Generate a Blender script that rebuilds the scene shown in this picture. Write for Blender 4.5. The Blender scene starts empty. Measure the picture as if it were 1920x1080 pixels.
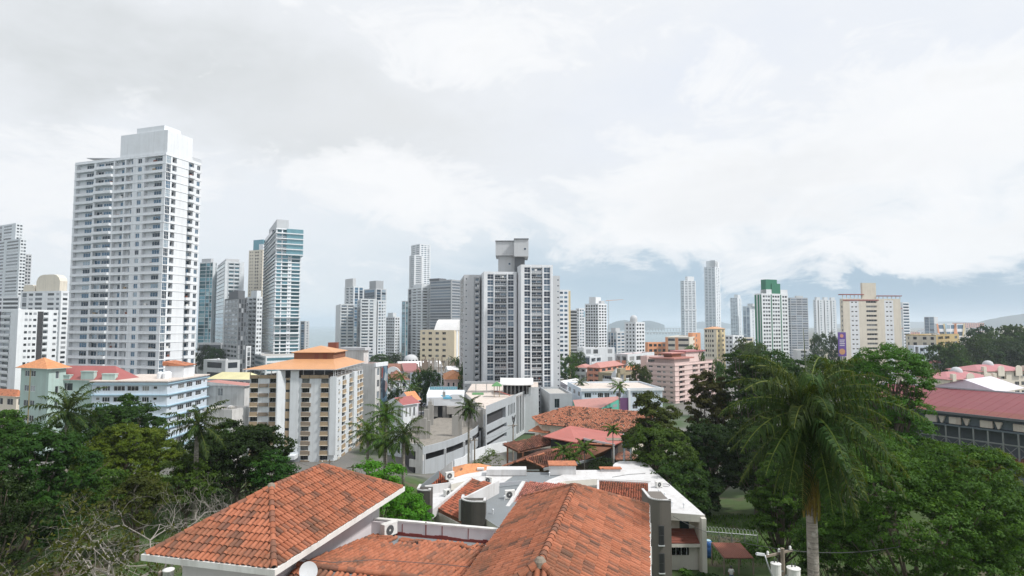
import bpy, math, random
import numpy as np
from math import sin, cos, tan, atan, atan2, pi, radians, sqrt, exp
from mathutils import Vector, Matrix
D = bpy.data
S = bpy.context.scene
col = S.collection
random.seed(7)

# ---------------------------------------------------------------- camera
F, TH = 1100.0, atan(68 / 1100)          # focal length in photo pixels, upward pitch
cam = D.cameras.new("Camera"); cam_ob = D.objects.new("Camera", cam); col.objects.link(cam_ob)
cam.sensor_width = 36; cam.lens = 36 * F / 1920; cam.clip_start = 0.5; cam.clip_end = 60000
cam_ob.location = (0, 0, 0); cam_ob.rotation_euler = (pi / 2 + TH, 0, 0)
S.camera = cam_ob
# ---------------------------------------------------------------- view
S.view_settings.view_transform = 'Standard'; S.view_settings.look = 'None'
S.view_settings.exposure = 0.35; S.view_settings.gamma = 1
S.render.engine = 'CYCLES'
S.cycles.use_denoising = True
S.cycles.max_bounces = 6; S.cycles.diffuse_bounces = 3; S.cycles.glossy_bounces = 3
S.cycles.transmission_bounces = 3; S.cycles.volume_bounces = 1; S.cycles.transparent_max_bounces = 8
S.cycles.caustics_reflective = False; S.cycles.caustics_refractive = False
# ---------------------------------------------------------------- sun
SUN_EL, SUN_AZ = radians(50), radians(110)   # azimuth clockwise from the view direction (+Y)
sun = D.lights.new("Sun", 'SUN'); sun.energy = 3.0; sun.angle = radians(5); sun.color = (1, .965, .92)
sun_ob = D.objects.new("Sun", sun); col.objects.link(sun_ob)
sd = Vector((sin(SUN_AZ) * cos(SUN_EL), cos(SUN_AZ) * cos(SUN_EL), sin(SUN_EL)))
sun_ob.rotation_euler = sd.to_track_quat('Z', 'Y').to_euler(); sun_ob.location = sd * 300


# ---------------------------------------------------------------- node helpers
class N:
    def __init__(s, tree):
        s.t = tree; s.n = tree.nodes; s.l = tree.links
    def new(s, typ, **kw):
        n = s.n.new(typ)
        for k, v in kw.items():
            setattr(n, k, v)
        return n
    def set(s, inp, v):
        if hasattr(v, 'is_output') or isinstance(v, bpy.types.NodeSocket):
            s.l.new(v, inp)
        else:
            if inp.type == 'RGBA' and len(v) == 3: v = (*v, 1)
            inp.default_value = v
    def math(s, op, a, b=0.0, c=0.0, clamp=False):
        n = s.new('ShaderNodeMath', operation=op, use_clamp=clamp)
        s.set(n.inputs[0], a); s.set(n.inputs[1], b); s.set(n.inputs[2], c)
        return n.outputs[0]
    def mix(s, f, a, b, mode='MIX'):
        n = s.new('ShaderNodeMix', data_type='RGBA', blend_type=mode)
        s.set(n.inputs[0], f); s.set(n.inputs[6], a); s.set(n.inputs[7], b)
        return n.outputs[2]
    def noise(s, vec, scale, detail=3, rough=.55, dist=0.0):
        n = s.new('ShaderNodeTexNoise')
        if vec is not None: s.l.new(vec, n.inputs['Vector'])
        n.inputs['Scale'].default_value = scale; n.inputs['Detail'].default_value = detail
        n.inputs['Roughness'].default_value = rough; n.inputs['Distortion'].default_value = dist
        return n.outputs[0]
    def ramp(s, fac, stops, interp='LINEAR'):
        n = s.new('ShaderNodeValToRGB'); e = n.color_ramp.elements
        n.color_ramp.interpolation = interp
        while len(e) < len(stops): e.new(.5)
        for q, (p, c) in zip(e, stops):
            q.position = p; q.color = (*c, 1) if len(c) == 3 else c
        s.set(n.inputs[0], fac)
        return n.outputs[0]
    def sc(s, vec, xyz):
        n = s.new('ShaderNodeMapping'); s.l.new(vec, n.inputs[0]); n.inputs['Scale'].default_value = xyz
        return n.outputs[0]


# ---------------------------------------------------------------- world: Nishita sky with broken cloud over it
W = D.worlds.new("World"); S.world = W; W.use_nodes = True
n = N(W.node_tree); n.n.clear()
tc = n.new('ShaderNodeTexCoord')
sky = n.new('ShaderNodeTexSky', sky_type='NISHITA', sun_disc=False, sun_elevation=SUN_EL, sun_rotation=SUN_AZ)
sky.dust_density = 2.0; sky.altitude = 60
sep = n.new('ShaderNodeSeparateXYZ'); n.l.new(tc.outputs['Generated'], sep.inputs[0])
az = n.math('ARCTAN2', sep.outputs[0], sep.outputs[1])
el = n.math('ARCSINE', sep.outputs[2])
w1 = n.noise(n.sc(tc.outputs['Generated'], (1, 1, 1.7)), 4.2, 5, .58, .4)
w2 = n.noise(n.sc(tc.outputs['Generated'], (1, 1, 2.6)), 9.0, 5, .6, .6)
wa = n.math('MULTIPLY_ADD', w1, .34, -.17)
wb = n.math('MULTIPLY_ADD', w2, .15, -.075)
az2 = n.math('ADD', n.math('ADD', az, wa), wb)
el2 = n.math('ADD', n.math('MULTIPLY_ADD', wa, .55, el), n.math('MULTIPLY', wb, -.8))
def blob(px, py, sx, sy, power=1.0, tilt=0.0):
    a0 = atan((px - 960) / F); e0 = atan((608 - py) / F * cos(a0))
    dx = n.math('MULTIPLY', n.math('SUBTRACT', az2, a0), F / sx)
    dy = n.math('MULTIPLY', n.math('ADD', n.math('SUBTRACT', el2, e0), n.math('MULTIPLY', n.math('SUBTRACT', az2, a0), -tilt)), F / sy)
    q = n.math('ADD', n.math('MULTIPLY', dx, dx), n.math('MULTIPLY', dy, dy))
    return n.math('MULTIPLY', n.math('EXPONENT', n.math('MULTIPLY', q, -1.0)), power, clamp=True)
K = 10.0 * .785                                       # Background strength 0.1, exposure 0.35
def C(r, g, b): return (r * K, g * K, b * K)
c = n.mix(.93, sky.outputs[0], C(.935, .955, .985))
fine = n.ramp(n.noise(n.sc(tc.outputs['Generated'], (1, 1, 2.2)), 6.5, 7, .6, .3), [(.38, (0, 0, 0)), (.62, (1, 1, 1))])
thin = n.math('SUBTRACT', 1.0, fine)
edge = n.noise(n.sc(tc.outputs['Generated'], (1, 1, 1.9)), 6.0, 9, .66, .7)
def over(c, msk, colr, ragged=.0):
    if ragged: msk = n.math('MULTIPLY', msk, n.math('MULTIPLY_ADD', thin, ragged, 1 - ragged * .6), clamp=True)
    return n.mix(msk, c, C(*colr))
c = over(c, n.math('MULTIPLY', thin, .35), (.87, .895, .93))
c = over(c, blob(1330, 130, 330, 90, .9, .25), (.83, .87, .945), .6)
c = over(c, blob(1850, 70, 200, 60, .8), (.84, .88, .95), .6)
c = over(c, blob(400, 430, 330, 120, .8), (.85, .89, .945), .4)
c = over(c, blob(760, 500, 520, 70, .8), (.84, .895, .935), .3)
c = over(c, blob(280, 125, 470, 105, .95, -.10), (.70, .73, .75), .35)
c = over(c, blob(740, 215, 230, 60, .7, -.1), (.79, .81, .83), .4)
c = over(c, blob(1250, 455, 260, 75, .8), (.72, .80, .87), .3)
c = over(c, blob(1640, 500, 620, 110, .75), (.60, .72, .82), .25)
c = over(c, blob(1600, 590, 700, 110, 1.0), (.29, .45, .60))
c = over(c, blob(1180, 590, 300, 80, .9), (.42, .57, .69), .1)
c = over(c, blob(1880, 540, 220, 60, .7), (.36, .49, .60))
wh = n.math('ADD', n.math('ADD', blob(1640, 290, 480, 130, 1.0, .10), blob(1230, 400, 130, 70, .9, .2)), n.math('ADD', blob(1760, 440, 270, 40, .95, .12), blob(730, 365, 230, 75, .9, -.1)))
wh = n.math('ADD', wh, n.math('ADD', blob(900, 60, 300, 90, .7), blob(40, 330, 200, 120, .7)))
wh = n.ramp(n.math('ADD', wh, n.math('MULTIPLY_ADD', edge, 2.6, -1.3)), [(.30, (0, 0, 0)), (.55, (.6, .6, .6)), (1.0, (1, 1, 1))])
c = n.mix(wh, c, C(.975, .985, 1.0))
shade = n.ramp(n.math('MULTIPLY', wh, n.noise(n.sc(tc.outputs['Generated'], (1, 1, 2.4)), 5.0, 6, .6)), [(.48, (0, 0, 0)), (.70, (1, 1, 1))])
c = n.mix(n.math('MULTIPLY', shade, .5), c, C(.87, .885, .90))
c = over(c, blob(1500, 330, 260, 45, .6, .1), (.86, .875, .895), .5)
c = over(c, blob(250, 590, 700, 50, .7), (.84, .905, .93))
bg = n.new('ShaderNodeBackground'); n.l.new(c, bg.inputs[0]); bg.inputs[1].default_value = .1
out = n.new('ShaderNodeOutputWorld'); n.l.new(bg.outputs[0], out.inputs[0])
S.cycles.sample_clamp_indirect = 6


# ---------------------------------------------------------------- pixels of the photo -> points of the place
def at(px, py, Y):
    a = (px - 960) / F; b = (540 - py) / F
    t = Y / (cos(TH) - b * sin(TH))
    return Vector((a * t, Y, t * (sin(TH) + b * cos(TH))))
def gz(px, py, z):
    a = (px - 960) / F; b = (540 - py) / F
    return Vector((a, cos(TH) - b * sin(TH), sin(TH) + b * cos(TH))) * (z / (sin(TH) + b * cos(TH)))
def lerp(x, pts):
    for (a, fa), (b, fb) in zip(pts, pts[1:]):
        if x <= b: return fa + (fb - fa) * max(0, (x - a) / (b - a))
    return pts[-1][1]
def sst(x): x = min(1, max(0, x)); return x * x * (3 - 2 * x)
PROF = [(-200, -15), (25, -17), (45, -22), (60, -25.5), (80, -26), (100, -30), (130, -33), (250, -36), (500, -40), (900, -46), (1150, -54), (1300, -63)]
def ground(x, y):
    z = lerp(y, PROF)
    if y < 140:
        z += 4.5 * sst((-x - 8) / 14) * sst((y - 45) / 20) * sst((140 - y) / 45)
        z += 3 * sst((x - 30) / 40) * sst((y - 60) / 30) * sst((140 - y) / 40)
    if y > 900 and x > -50:                     # the plain on the right runs on inland
        inl = sst((x + 50 - .02 * (y - 900)) / max(60, .12 * y))
        inl = sst((x - .40 * y) / (.12 * y))
        z = z * (1 - inl) + (-46 + 8 * sst((y - 1500) / 3000)) * inl
    return z


# ---------------------------------------------------------------- materials
MATS = {}
def newmat(name):
    m = D.materials.new(name); m.use_nodes = True
    n = N(m.node_tree); b = n.n['Principled BSDF']
    return m, n, b
def wall(name, colr, dirt=.35, rough=.8, streak=True, scale=.25, tint=(.32, .29, .25)):
    if name in MATS: return MATS[name]
    m, n, b = newmat(name)
    t = n.new('ShaderNodeTexCoord').outputs['Object']
    base = n.mix(n.noise(t, scale, 4, .6), [q * .9 for q in colr], [min(.9, q * 1.07) for q in colr])
    if dirt:
        st = n.noise(n.sc(t, (1.3, 1.3, .06)), 1.1, 4, .65)
        bl = n.noise(t, .35, 5, .7)
        f = n.ramp(n.math('MULTIPLY', st, n.math('ADD', bl, .45)), [(.43, (0, 0, 0)), (.68, (1, 1, 1))])
        base = n.mix(n.math('MULTIPLY', f, dirt), base, [a * .55 + bq * .25 for a, bq in zip(colr, tint)])
    n.l.new(base, b.inputs['Base Color']); b.inputs['Roughness'].default_value = rough
    b.inputs['Specular IOR Level'].default_value = .25
    MATS[name] = m
    return m
def plain(name, colr, rough=.6, metal=0.0, var=.12, scale=2.0):
    if name in MATS: return MATS[name]
    m, n, b = newmat(name)
    t = n.new('ShaderNodeTexCoord').outputs['Object']
    base = n.mix(n.noise(t, scale, 4, .6), [q * (1 - var) for q in colr], [min(.95, q * (1 + var)) for q in colr])
    n.l.new(base, b.inputs['Base Color']); b.inputs['Roughness'].default_value = rough; b.inputs['Metallic'].default_value = metal
    MATS[name] = m
    return m
def glass(name, dark, mid, light, metal=.25, curtain=.25):
    """window glass: mostly dark or sky-tinted panes, some with a pale curtain behind"""
    if name in MATS: return MATS[name]
    m, n, b = newmat(name)
    o = n.new('ShaderNodeObjectInfo').outputs['Random']
    g = n.new('ShaderNodeNewGeometry').outputs['Random Per Island']
    r = n.math('FRACT', n.math('ADD', n.math('MULTIPLY', o, 7.31), g))
    cc = n.ramp(r, [(0, dark), (.34, dark), (.52, mid), (1 - curtain, mid), (1 - curtain + .02, light)], 'CONSTANT' if 0 else 'LINEAR')
    n.l.new(cc, b.inputs['Base Color']); b.inputs['Roughness'].default_value = .12; b.inputs['Metallic'].default_value = metal
    b.inputs['Specular IOR Level'].default_value = .6
    MATS[name] = m
    return m
def leafmat(name, c0, c1, c2, trans=.28):
    c0, c1, c2 = [(c_[0] * .86, c_[1] * .92, c_[2] * .38) for c_ in (c0, c1, c2)]
    if name in MATS: return MATS[name]
    m, n, b = newmat(name)
    at_ = n.new('ShaderNodeAttribute', attribute_name='rnd')
    cc = n.ramp(at_.outputs['Fac'], [(0, c0), (.55, c1), (1, c2)])
    oi = n.new('ShaderNodeObjectInfo').outputs['Random']
    hs = n.new('ShaderNodeHueSaturation'); n.l.new(cc, hs.inputs['Color'])
    n.l.new(n.math('MULTIPLY_ADD', oi, .04, .48), hs.inputs['Hue']); n.l.new(n.math('MULTIPLY_ADD', oi, .3, .85), hs.inputs['Value'])
    n.l.new(hs.outputs[0], b.inputs['Base Color']); b.inputs['Roughness'].default_value = .6
    b.inputs['Specular IOR Level'].default_value = .16
    tr = n.new('ShaderNodeBsdfTranslucent'); n.l.new(n.mix(.5, hs.outputs[0], (c2[0] * 1.6, c2[1] * 1.6, c2[2] * .8)), tr.inputs[0])
    mx = n.new('ShaderNodeMixShader'); mx.inputs[0].default_value = trans
    n.l.new(b.outputs[0], mx.inputs[1]); n.l.new(tr.outputs[0], mx.inputs[2])
    n.l.new(mx.outputs[0], n.n['Material Output'].inputs[0])
    MATS[name] = m
    return m
def tilemat(name, stops):
    """terracotta tiles: each tile its own shade, some stained by algae"""
    if name in MATS: return MATS[name]
    m, n, b = newmat(name)
    a = n.new('ShaderNodeAttribute', attribute_name='rnd').outputs['Fac']
    cc = n.ramp(a, stops)
    t = n.new('ShaderNodeTexCoord').outputs['Object']
    blot = n.ramp(n.noise(t, 9, 4, .7), [(.5, (0, 0, 0)), (.72, (1, 1, 1))])
    cc = n.mix(n.math('MULTIPLY', blot, .45), cc, (.11, .06, .045))
    moss = n.ramp(n.math('MULTIPLY', n.noise(t, .45, 4, .7), n.math('ADD', n.noise(t, 5, 5, .75), .5)), [(.46, (0, 0, 0)), (.66, (1, 1, 1))])
    cc = n.mix(n.math('MULTIPLY', moss, .55), cc, (.085, .065, .045))
    cc = n.mix(n.math('MULTIPLY', n.ramp(n.noise(t, .7, 4, .6), [(.4, (0, 0, 0)), (.7, (1, 1, 1))]), .28), cc, (.30, .11, .06))
    n.l.new(cc, b.inputs['Base Color']); b.inputs['Roughness'].default_value = .8; b.inputs['Specular IOR Level'].default_value = .2
    MATS[name] = m
    return m
def rooftile(name, c0, c1, spots=.5, scale=2.0, dark=(.07, .045, .035)):
    """far tiled roof: ribs as bump, mottled colour"""
    if name in MATS: return MATS[name]
    m, n, b = newmat(name)
    t = n.new('ShaderNodeTexCoord').outputs['Object']
    v = n.new('ShaderNodeTexVoronoi'); n.l.new(t, v.inputs['Vector']); v.inputs['Scale'].default_value = scale
    vr = n.new('ShaderNodeSeparateColor'); n.l.new(v.outputs['Color'], vr.inputs[0])
    cc = n.mix(n.noise(t, .4, 5, .7), c0, c1)
    cc = n.mix(n.math('MULTIPLY', vr.outputs[0], .45), cc, [q * .6 for q in c0])
    sp = n.ramp(vr.outputs[1], [(1 - spots, (0, 0, 0)), (1 - spots + .06, (1, 1, 1))])
    cc = n.mix(n.math('MULTIPLY', sp, .8), cc, dark)
    n.l.new(cc, b.inputs['Base Color']); b.inputs['Roughness'].default_value = .85
    bp = n.new('ShaderNodeBump'); bp.inputs['Distance'].default_value = .12; bp.inputs['Strength'].default_value = .8
    n.l.new(v.outputs['Distance'], bp.inputs['Height']); n.l.new(bp.outputs[0], b.inputs['Normal'])
    MATS[name] = m
    return m
def metalroof(name, c0, rough=.5, rust=.3):
    if name in MATS: return MATS[name]
    m, n, b = newmat(name)
    t = n.new('ShaderNodeTexCoord').outputs['Object']
    cc = n.mix(n.noise(t, .3, 4, .65), [q * .8 for q in c0], [min(.9, q * 1.15) for q in c0])
    f = n.ramp(n.noise(n.sc(t, (1, .3, 1)), .9, 5, .7), [(.5, (0, 0, 0)), (.75, (1, 1, 1))])
    cc = n.mix(n.math('MULTIPLY', f, rust), cc, (.2, .09, .06))
    n.l.new(cc, b.inputs['Base Color']); b.inputs['Roughness'].default_value = rough
    MATS[name] = m
    return m


# ---------------------------------------------------------------- objects
OFF = {}
def tag(o, label=None, cat=None, group=None, kind=None):
    if label: o['label'] = label
    if cat: o['category'] = cat
    if group: o['group'] = group
    if kind: o['kind'] = kind
    return o
def thing(name, label, cat, loc=(0, 0, 0), rz=0.0, group=None):
    o = D.objects.new(name, None); col.objects.link(o); o.empty_display_size = .3
    o.location = loc; o.rotation_euler = (0, 0, rz); OFF[o.name] = Vector(loc)
    return tag(o, label, cat, group)
def rootof(o):
    while o.parent: o = o.parent
    return o
class MB:
    def __init__(s): s.v = []; s.f = []; s.m = []
    def face(s, pts, m=0):
        k = len(s.v); s.v.extend([tuple(p) for p in pts]); s.f.append(tuple(range(k, k + len(pts)))); s.m.append(m)
    def hexa(s, b, t, m=0, mt=None):
        """closed solid from bottom ring b and top ring t"""
        k = len(s.v); q = len(b); s.v.extend([tuple(p) for p in b]); s.v.extend([tuple(p) for p in t])
        s.f.append(tuple(range(k + q - 1, k - 1, -1))); s.m.append(m)
        s.f.append(tuple(range(k + q, k + 2 * q))); s.m.append(m if mt is None else mt)
        for i in range(q):
            j = (i + 1) % q
            s.f.append((k + i, k + j, k + q + j, k + q + i)); s.m.append(m)
    def prism(s, poly, z0, z1, m=0, mt=None):
        s.hexa([(p[0], p[1], z0) for p in poly], [(p[0], p[1], z1) for p in poly], m, mt)
    def box(s, x0, y0, z0, x1, y1, z1, m=0):
        s.prism([(x0, y0), (x1, y0), (x1, y1), (x0, y1)], z0, z1, m)
    def obox(s, o, u, a, b, d0, d1, z0, z1, m=0):
        """box in plan: along unit u from a to b, along the left normal (away from viewer) from d0 to d1"""
        nx, ny = -u[1], u[0]
        q = [(o[0] + u[0] * t + nx * d, o[1] + u[1] * t + ny * d) for t, d in ((a, d0), (b, d0), (b, d1), (a, d1))]
        s.prism(q, z0, z1, m)
    def tube(s, p, r, nseg=8, m=0, cap=True):
        """tapered tube through points p with radii r"""
        p = [Vector(q) for q in p]; k0 = len(s.v); x = None
        for i, q in enumerate(p):
            d = (p[min(i + 1, len(p) - 1)] - p[max(i - 1, 0)]).normalized()
            if x is None: x = d.orthogonal().normalized()
            x = (x - d * x.dot(d)).normalized(); y = d.cross(x)
            for j in range(nseg):
                a = 2 * pi * j / nseg
                s.v.append(tuple(q + (x * cos(a) + y * sin(a)) * r[i]))
        for i in range(len(p) - 1):
            for j in range(nseg):
                a = k0 + i * nseg + j; b = k0 + i * nseg + (j + 1) % nseg
                s.f.append((a, b, b + nseg, a + nseg)); s.m.append(m)
        if cap:
            s.f.append(tuple(range(k0 + nseg - 1, k0 - 1, -1))); s.m.append(m)
            e = k0 + (len(p) - 1) * nseg; s.f.append(tuple(range(e, e + nseg))); s.m.append(m)
    def lathe(s, c0, prof, nseg=16, m=0, a0=0.0, a1=2 * pi):
        k0 = len(s.v); full = abs(a1 - a0 - 2 * pi) < 1e-6; q = nseg if full else nseg + 1
        for r, z in prof:
            for j in range(q):
                a = a0 + (a1 - a0) * j / nseg
                s.v.append((c0[0] + r * cos(a), c0[1] + r * sin(a), c0[2] + z))
        for i in range(len(prof) - 1):
            for j in range(nseg):
                a = k0 + i * q + j; b = k0 + i * q + (j + 1) % q
                s.f.append((a, b, b + q, a + q)); s.m.append(m)
    def build(s, name, mats, parent=None, smooth=False, off=None):
        me = D.meshes.new(name)
        o3 = off if off is not None else (OFF[rootof(parent).name] if parent else Vector((0, 0, 0)))
        vs = [(v[0] - o3[0], v[1] - o3[1], v[2] - o3[2]) for v in s.v]
        me.from_pydata(vs, [], s.f)
        for m in (mats if isinstance(mats, (list, tuple)) else [mats]): me.materials.append(m)
        if len(me.materials) > 1: me.polygons.foreach_set('material_index', s.m)
        if smooth: me.polygons.foreach_set('use_smooth', [True] * len(s.f))
        me.update()
        o = D.objects.new(name, me); col.objects.link(o)
        if parent: o.parent = parent
        else: OFF[o.name] = Vector((0, 0, 0))
        return o
def inst(name, me, parent, loc, rz=0.0, scale=None):
    o = D.objects.new(name, me); col.objects.link(o); o.parent = parent
    o.location = loc; o.rotation_euler = (0, 0, rz)
    if scale: o.scale = scale
    return o
def copy_tree(o, parent=None):
    c_ = o.copy(); col.objects.link(c_); c_.parent = parent
    for ch in list(o.children): copy_tree(ch, c_)
    return c_


# ---------------------------------------------------------------- facades
class Tmpl:
    """a small repeated part (window, balcony): one mesh shared by all its copies"""
    def __init__(s, mats): s.mb = MB(); s.mats = mats; s.me = None
TM = {}
def win_t(w, h, nm, nr, gm, fm, bar=.06, sill=False):
    w, h = round(w, 2), round(h, 2); k = ('w', w, h, nm, nr, gm.name, fm.name, bar, sill)
    if k in TM: return TM[k]
    t = Tmpl([gm, fm]); m = t.mb
    m.face([(0, 0, 0), (w, 0, 0), (w, 0, h), (0, 0, h)], 0)
    if bar:
        for i in range(nm + 1):
            x = (w - bar) * i / max(1, nm); m.box(x, -.05, 0, x + bar, .012, h, 1)
        for j in range(nr + 1):
            z = (h - bar) * j / max(1, nr); m.box(bar, -.045, z, w - bar, .008, z + bar, 1)
    if sill: m.box(-.08, -.16, -.09, w + .08, .02, 0.004, 1)
    TM[k] = t
    return t
def bal_t(w, h, dep, wm, rail=None, rm=None):
    w, h, dep = round(w, 2), round(h, 2), round(dep, 2); k = ('b', w, h, dep, wm.name, rail, rm.name if rm else 0)
    if k in TM: return TM[k]
    t = Tmpl([wm, rm or wm]); m = t.mb
    m.box(0, -dep, -.12, w, .06, .06, 0)
    if rail:
        for i in range(int(w / .9) + 2):
            x = min(w - .05, i * (w - .05) / (int(w / .9) + 1)); m.box(x, -dep + .01, .06, x + .05, -dep + .06, h, 0)
        m.box(0, -dep, h, w, -dep + .07, h + .06, 0)
        m.box(0.01, -dep + .025, .1, w - .01, -dep + .045, h - .05, 1)
    else:
        m.box(0, -dep, .06, w, -dep + .12, h, 0)
        if dep > .3:
            m.box(0, -dep + .12, .06, .1, 0, h, 0); m.box(w - .1, -dep + .12, .06, w, 0, h, 0)
    TM[k] = t
    return t
RB = random.Random(21)
def box_t(w, h, m):
    k = ('x', w, h, m)
    if k not in TM:
        TM[k] = Tmpl([M[m]]); TM[k].mb.box(0, -.2, 0, w, .2, h)
    return TM[k]
class Bld:
    def __init__(s, name, label, loc, cat='building', group=None, sep=False, limit=100):
        s.root = thing(name, label, cat, loc, 0, group); s.mb = MB(); s.mats = []; s.reps = {}; s.sep = sep; s.limit = limit
    def mi(s, m):
        if m not in s.mats: s.mats.append(m)
        return s.mats.index(m)
    def rep(s, kind, t, loc, ang): s.reps.setdefault(kind, []).append((t, Vector(loc), ang))
    def part(s, name, mb, mats, **k): return mb.build(name, mats, s.root, **k)
    def done(s, wallname='wall'):
        for kind, li in s.reps.items():
            li.sort(key=lambda q: q[1].length)
            own = li[:s.limit] if s.sep else []
            rest = li[len(own):]
            for t, p, a in own:
                if t.me is None:
                    o = t.mb.build(kind, t.mats, s.root, off=Vector((0, 0, 0))); t.me = o.data
                else:
                    o = D.objects.new(kind, t.me); col.objects.link(o); o.parent = s.root
                o.location = p - OFF[s.root.name]; o.rotation_euler = (0, 0, a)
            if rest:
                tgt, mats = (MB(), []) if s.sep else (s.mb, s.mats)
                for t, p, a in rest:
                    ca, sa = cos(a), sin(a); k = len(tgt.v)
                    tgt.v.extend([(p.x + v[0] * ca - v[1] * sa, p.y + v[0] * sa + v[1] * ca, p.z + v[2]) for v in t.mb.v])
                    tgt.f.extend([tuple(i + k for i in f) for f in t.mb.f])
                    ix = []
                    for m in t.mats:
                        if m not in mats: mats.append(m)
                        ix.append(mats.index(m))
                    tgt.m.extend([ix[q] for q in t.mb.m])
                if s.sep: tag(tgt.build(kind, mats, s.root), kind='stuff')
        s.mb.build(wallname, s.mats, s.root)
        return s
TY = dict(W=dict(v=(.32, .82), rec=.14, nm=2, nr=1), w=dict(v=(.52, .78), rec=.12, nm=1, nr=1), G=dict(v=(.06, .94), rec=.06, nm=3, nr=2),
          V=dict(v=(.02, .97), rec=.05, nm=2, nr=1), H=dict(v=(.34, .9), rec=.12, nm=4, nr=1), B=dict(v=(.03, .86), rec=1.1, bal=.36, dep=.04),
          P=dict(v=(.03, .86), rec=.9, bal=.36, dep=.8), R=dict(v=(.03, .88), rec=1.1, bal=.36, dep=.25, rail=1), D=dict(v=(.04, .8), rec=1.3, nm=2, nr=1))
def facade(b, o, u, w, z0, z1, nf, spec, wm, gm, fm, ty=None, alt=None, band=None, balm=None, railm=None, bar=.06, back=None):
    """openings on a wall that runs from o along u (left to right as seen); floors counted from the top down"""
    fh = (z1 - z0) / nf; n_ = (-u[1], u[0]); ang = atan2(u[1], u[0]); W_ = b.mi(wm); A_ = b.mi(alt or wm)
    def P(x, d, z): return Vector((o[0] + u[0] * x + n_[0] * d, o[1] + u[1] * x + n_[1] * d, z))
    def q(x0, x1, za, zb, m, d=0.0): b.mb.face([P(x0, d, za), P(x1, d, za), P(x1, d, zb), P(x0, d, zb)], m)
    tok = [(float(t[:-1] or 1), t[-1]) for t in spec.split()]; tot = sum(t[0] for t in tok); x = 0.0
    balm = balm or wm
    for wt, c_ in tok:
        xa, xb = x, x + w * wt / tot; x = xb
        if c_ == '.': q(xa, xb, z0, z1, W_); continue
        if c_ == 'C': q(xa, xb, z0, z1, A_); continue
        if c_ == '|':
            b.mb.obox(o, u, xa, xb, -.45, .05, z0, z1 + .3, W_); continue
        if c_ == '!':
            b.mb.obox(o, u, xa, xb, -.25, .05, z0, z1 + .2, A_); continue
        if c_ == 'S':
            d = 1.5
            q(xa, xb, z0, z1, A_, d)
            for xx in (xa, xb): b.mb.face([P(xx, 0, z0), P(xx, d, z0), P(xx, d, z1), P(xx, 0, z1)], A_)
            continue
        T = dict(TY[c_]); T.update((ty or {}).get(c_, {}))
        e = min(.06, (xb - xa) * .06); xi, xj = xa + e, xb - e
        q(xa, xi, z0, z1, W_); q(xj, xb, z0, z1, W_)
        rec = T['rec']; top = z0; ow = T.get('sp') and A_ or W_
        for k in range(nf):
            zb = z0 + k * fh; va, vb = zb + fh * T['v'][0], zb + fh * T['v'][1]
            q(xi, xj, top, va, ow); top = vb
            if rec > .02:
                b.mb.face([P(xi, 0, va), P(xj, 0, va), P(xj, rec, va), P(xi, rec, va)], W_)
                b.mb.face([P(xi, 0, vb), P(xj, 0, vb), P(xj, rec, vb), P(xi, rec, vb)], W_)
                for xx in (xi, xj): b.mb.face([P(xx, 0, va), P(xx, rec, va), P(xx, rec, vb), P(xx, 0, vb)], W_)
            if 'bal' in T:
                q(xi, xj, va, vb, b.mi(back or wm), rec)
                for f0, f1, g0, g1 in T.get('wf', [(.08, .92, .0, .86)]):
                    ww, hh = (xj - xi) * (f1 - f0), (vb - va) * (g1 - g0)
                    b.rep('window', win_t(ww, hh, max(1, int(ww / 1.0)), 1, gm, fm, bar), P(xi + (xj - xi) * f0, rec - .012, va + .02 + (vb - va) * g0), ang)
                if b.sep and RB.random() < .3:
                    fu = RB.uniform(.1, .8); b.rep('balcony_unit', box_t(RB.choice((.6, .9, 1.3)), RB.choice((.7, 1.0, 1.5)), RB.choice(('dark_metal', 'w_tan', 'ac_white', 'w_rust'))), P(xi + (xj - xi) * fu, rec * .35, va + .02), ang)
                hb = fh * T['bal']
                b.rep('balcony', bal_t(xj - xi, hb, T['dep'], balm, T.get('rail'), railm), P(xi, 0, va), ang)
            else:
                ww, hh = xj - xi, vb - va
                nm = T['nm'] if T['nm'] > 1 and ww > .9 else 1
                b.rep('window', win_t(ww, hh, max(nm, int(ww / 1.4)), T['nr'], gm, fm, bar, T.get('sill')), P(xi, rec - .004, va), ang)
                if T.get('panel'):
                    b.mb.obox(o, u, xi + .02, xj - .02, -T.get('pd', .12), .0, zb + .1, va - .03, b.mi(T['panel']))
                    if T.get('ledge'): b.mb.obox(o, u, xi - .1, xj + .1, -T.get('pd', .12) - .25, .0, zb - .02, zb + .097, b.mi(T['ledge']))
                if T.get('box'):
                    b.rep('balcony', bal_t(xj - xi, fh * .2, .3, balm), P(xi, 0, va - fh * .2), ang)
        q(xi, xj, top, z1, ow)
    if band:
        bh, bp, bm = band[:3]
        for k in range(nf + (1 if len(band) < 4 else 0)):
            b.mb.obox(o, u, -bp * .98, w + bp * .98, -bp, .02, z0 + k * fh - bh / 2, z0 + k * fh + bh / 2, b.mi(bm))
def hit(C, d, px, ym=608):
    k = at(px, ym, 1).x
    w_ = (k * C[1] - C[0]) / (d[0] - k * d[1])
    if not 0 < w_ < 300: print('HIT', px, C, w_); w_ = 14.0
    return w_
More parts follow.
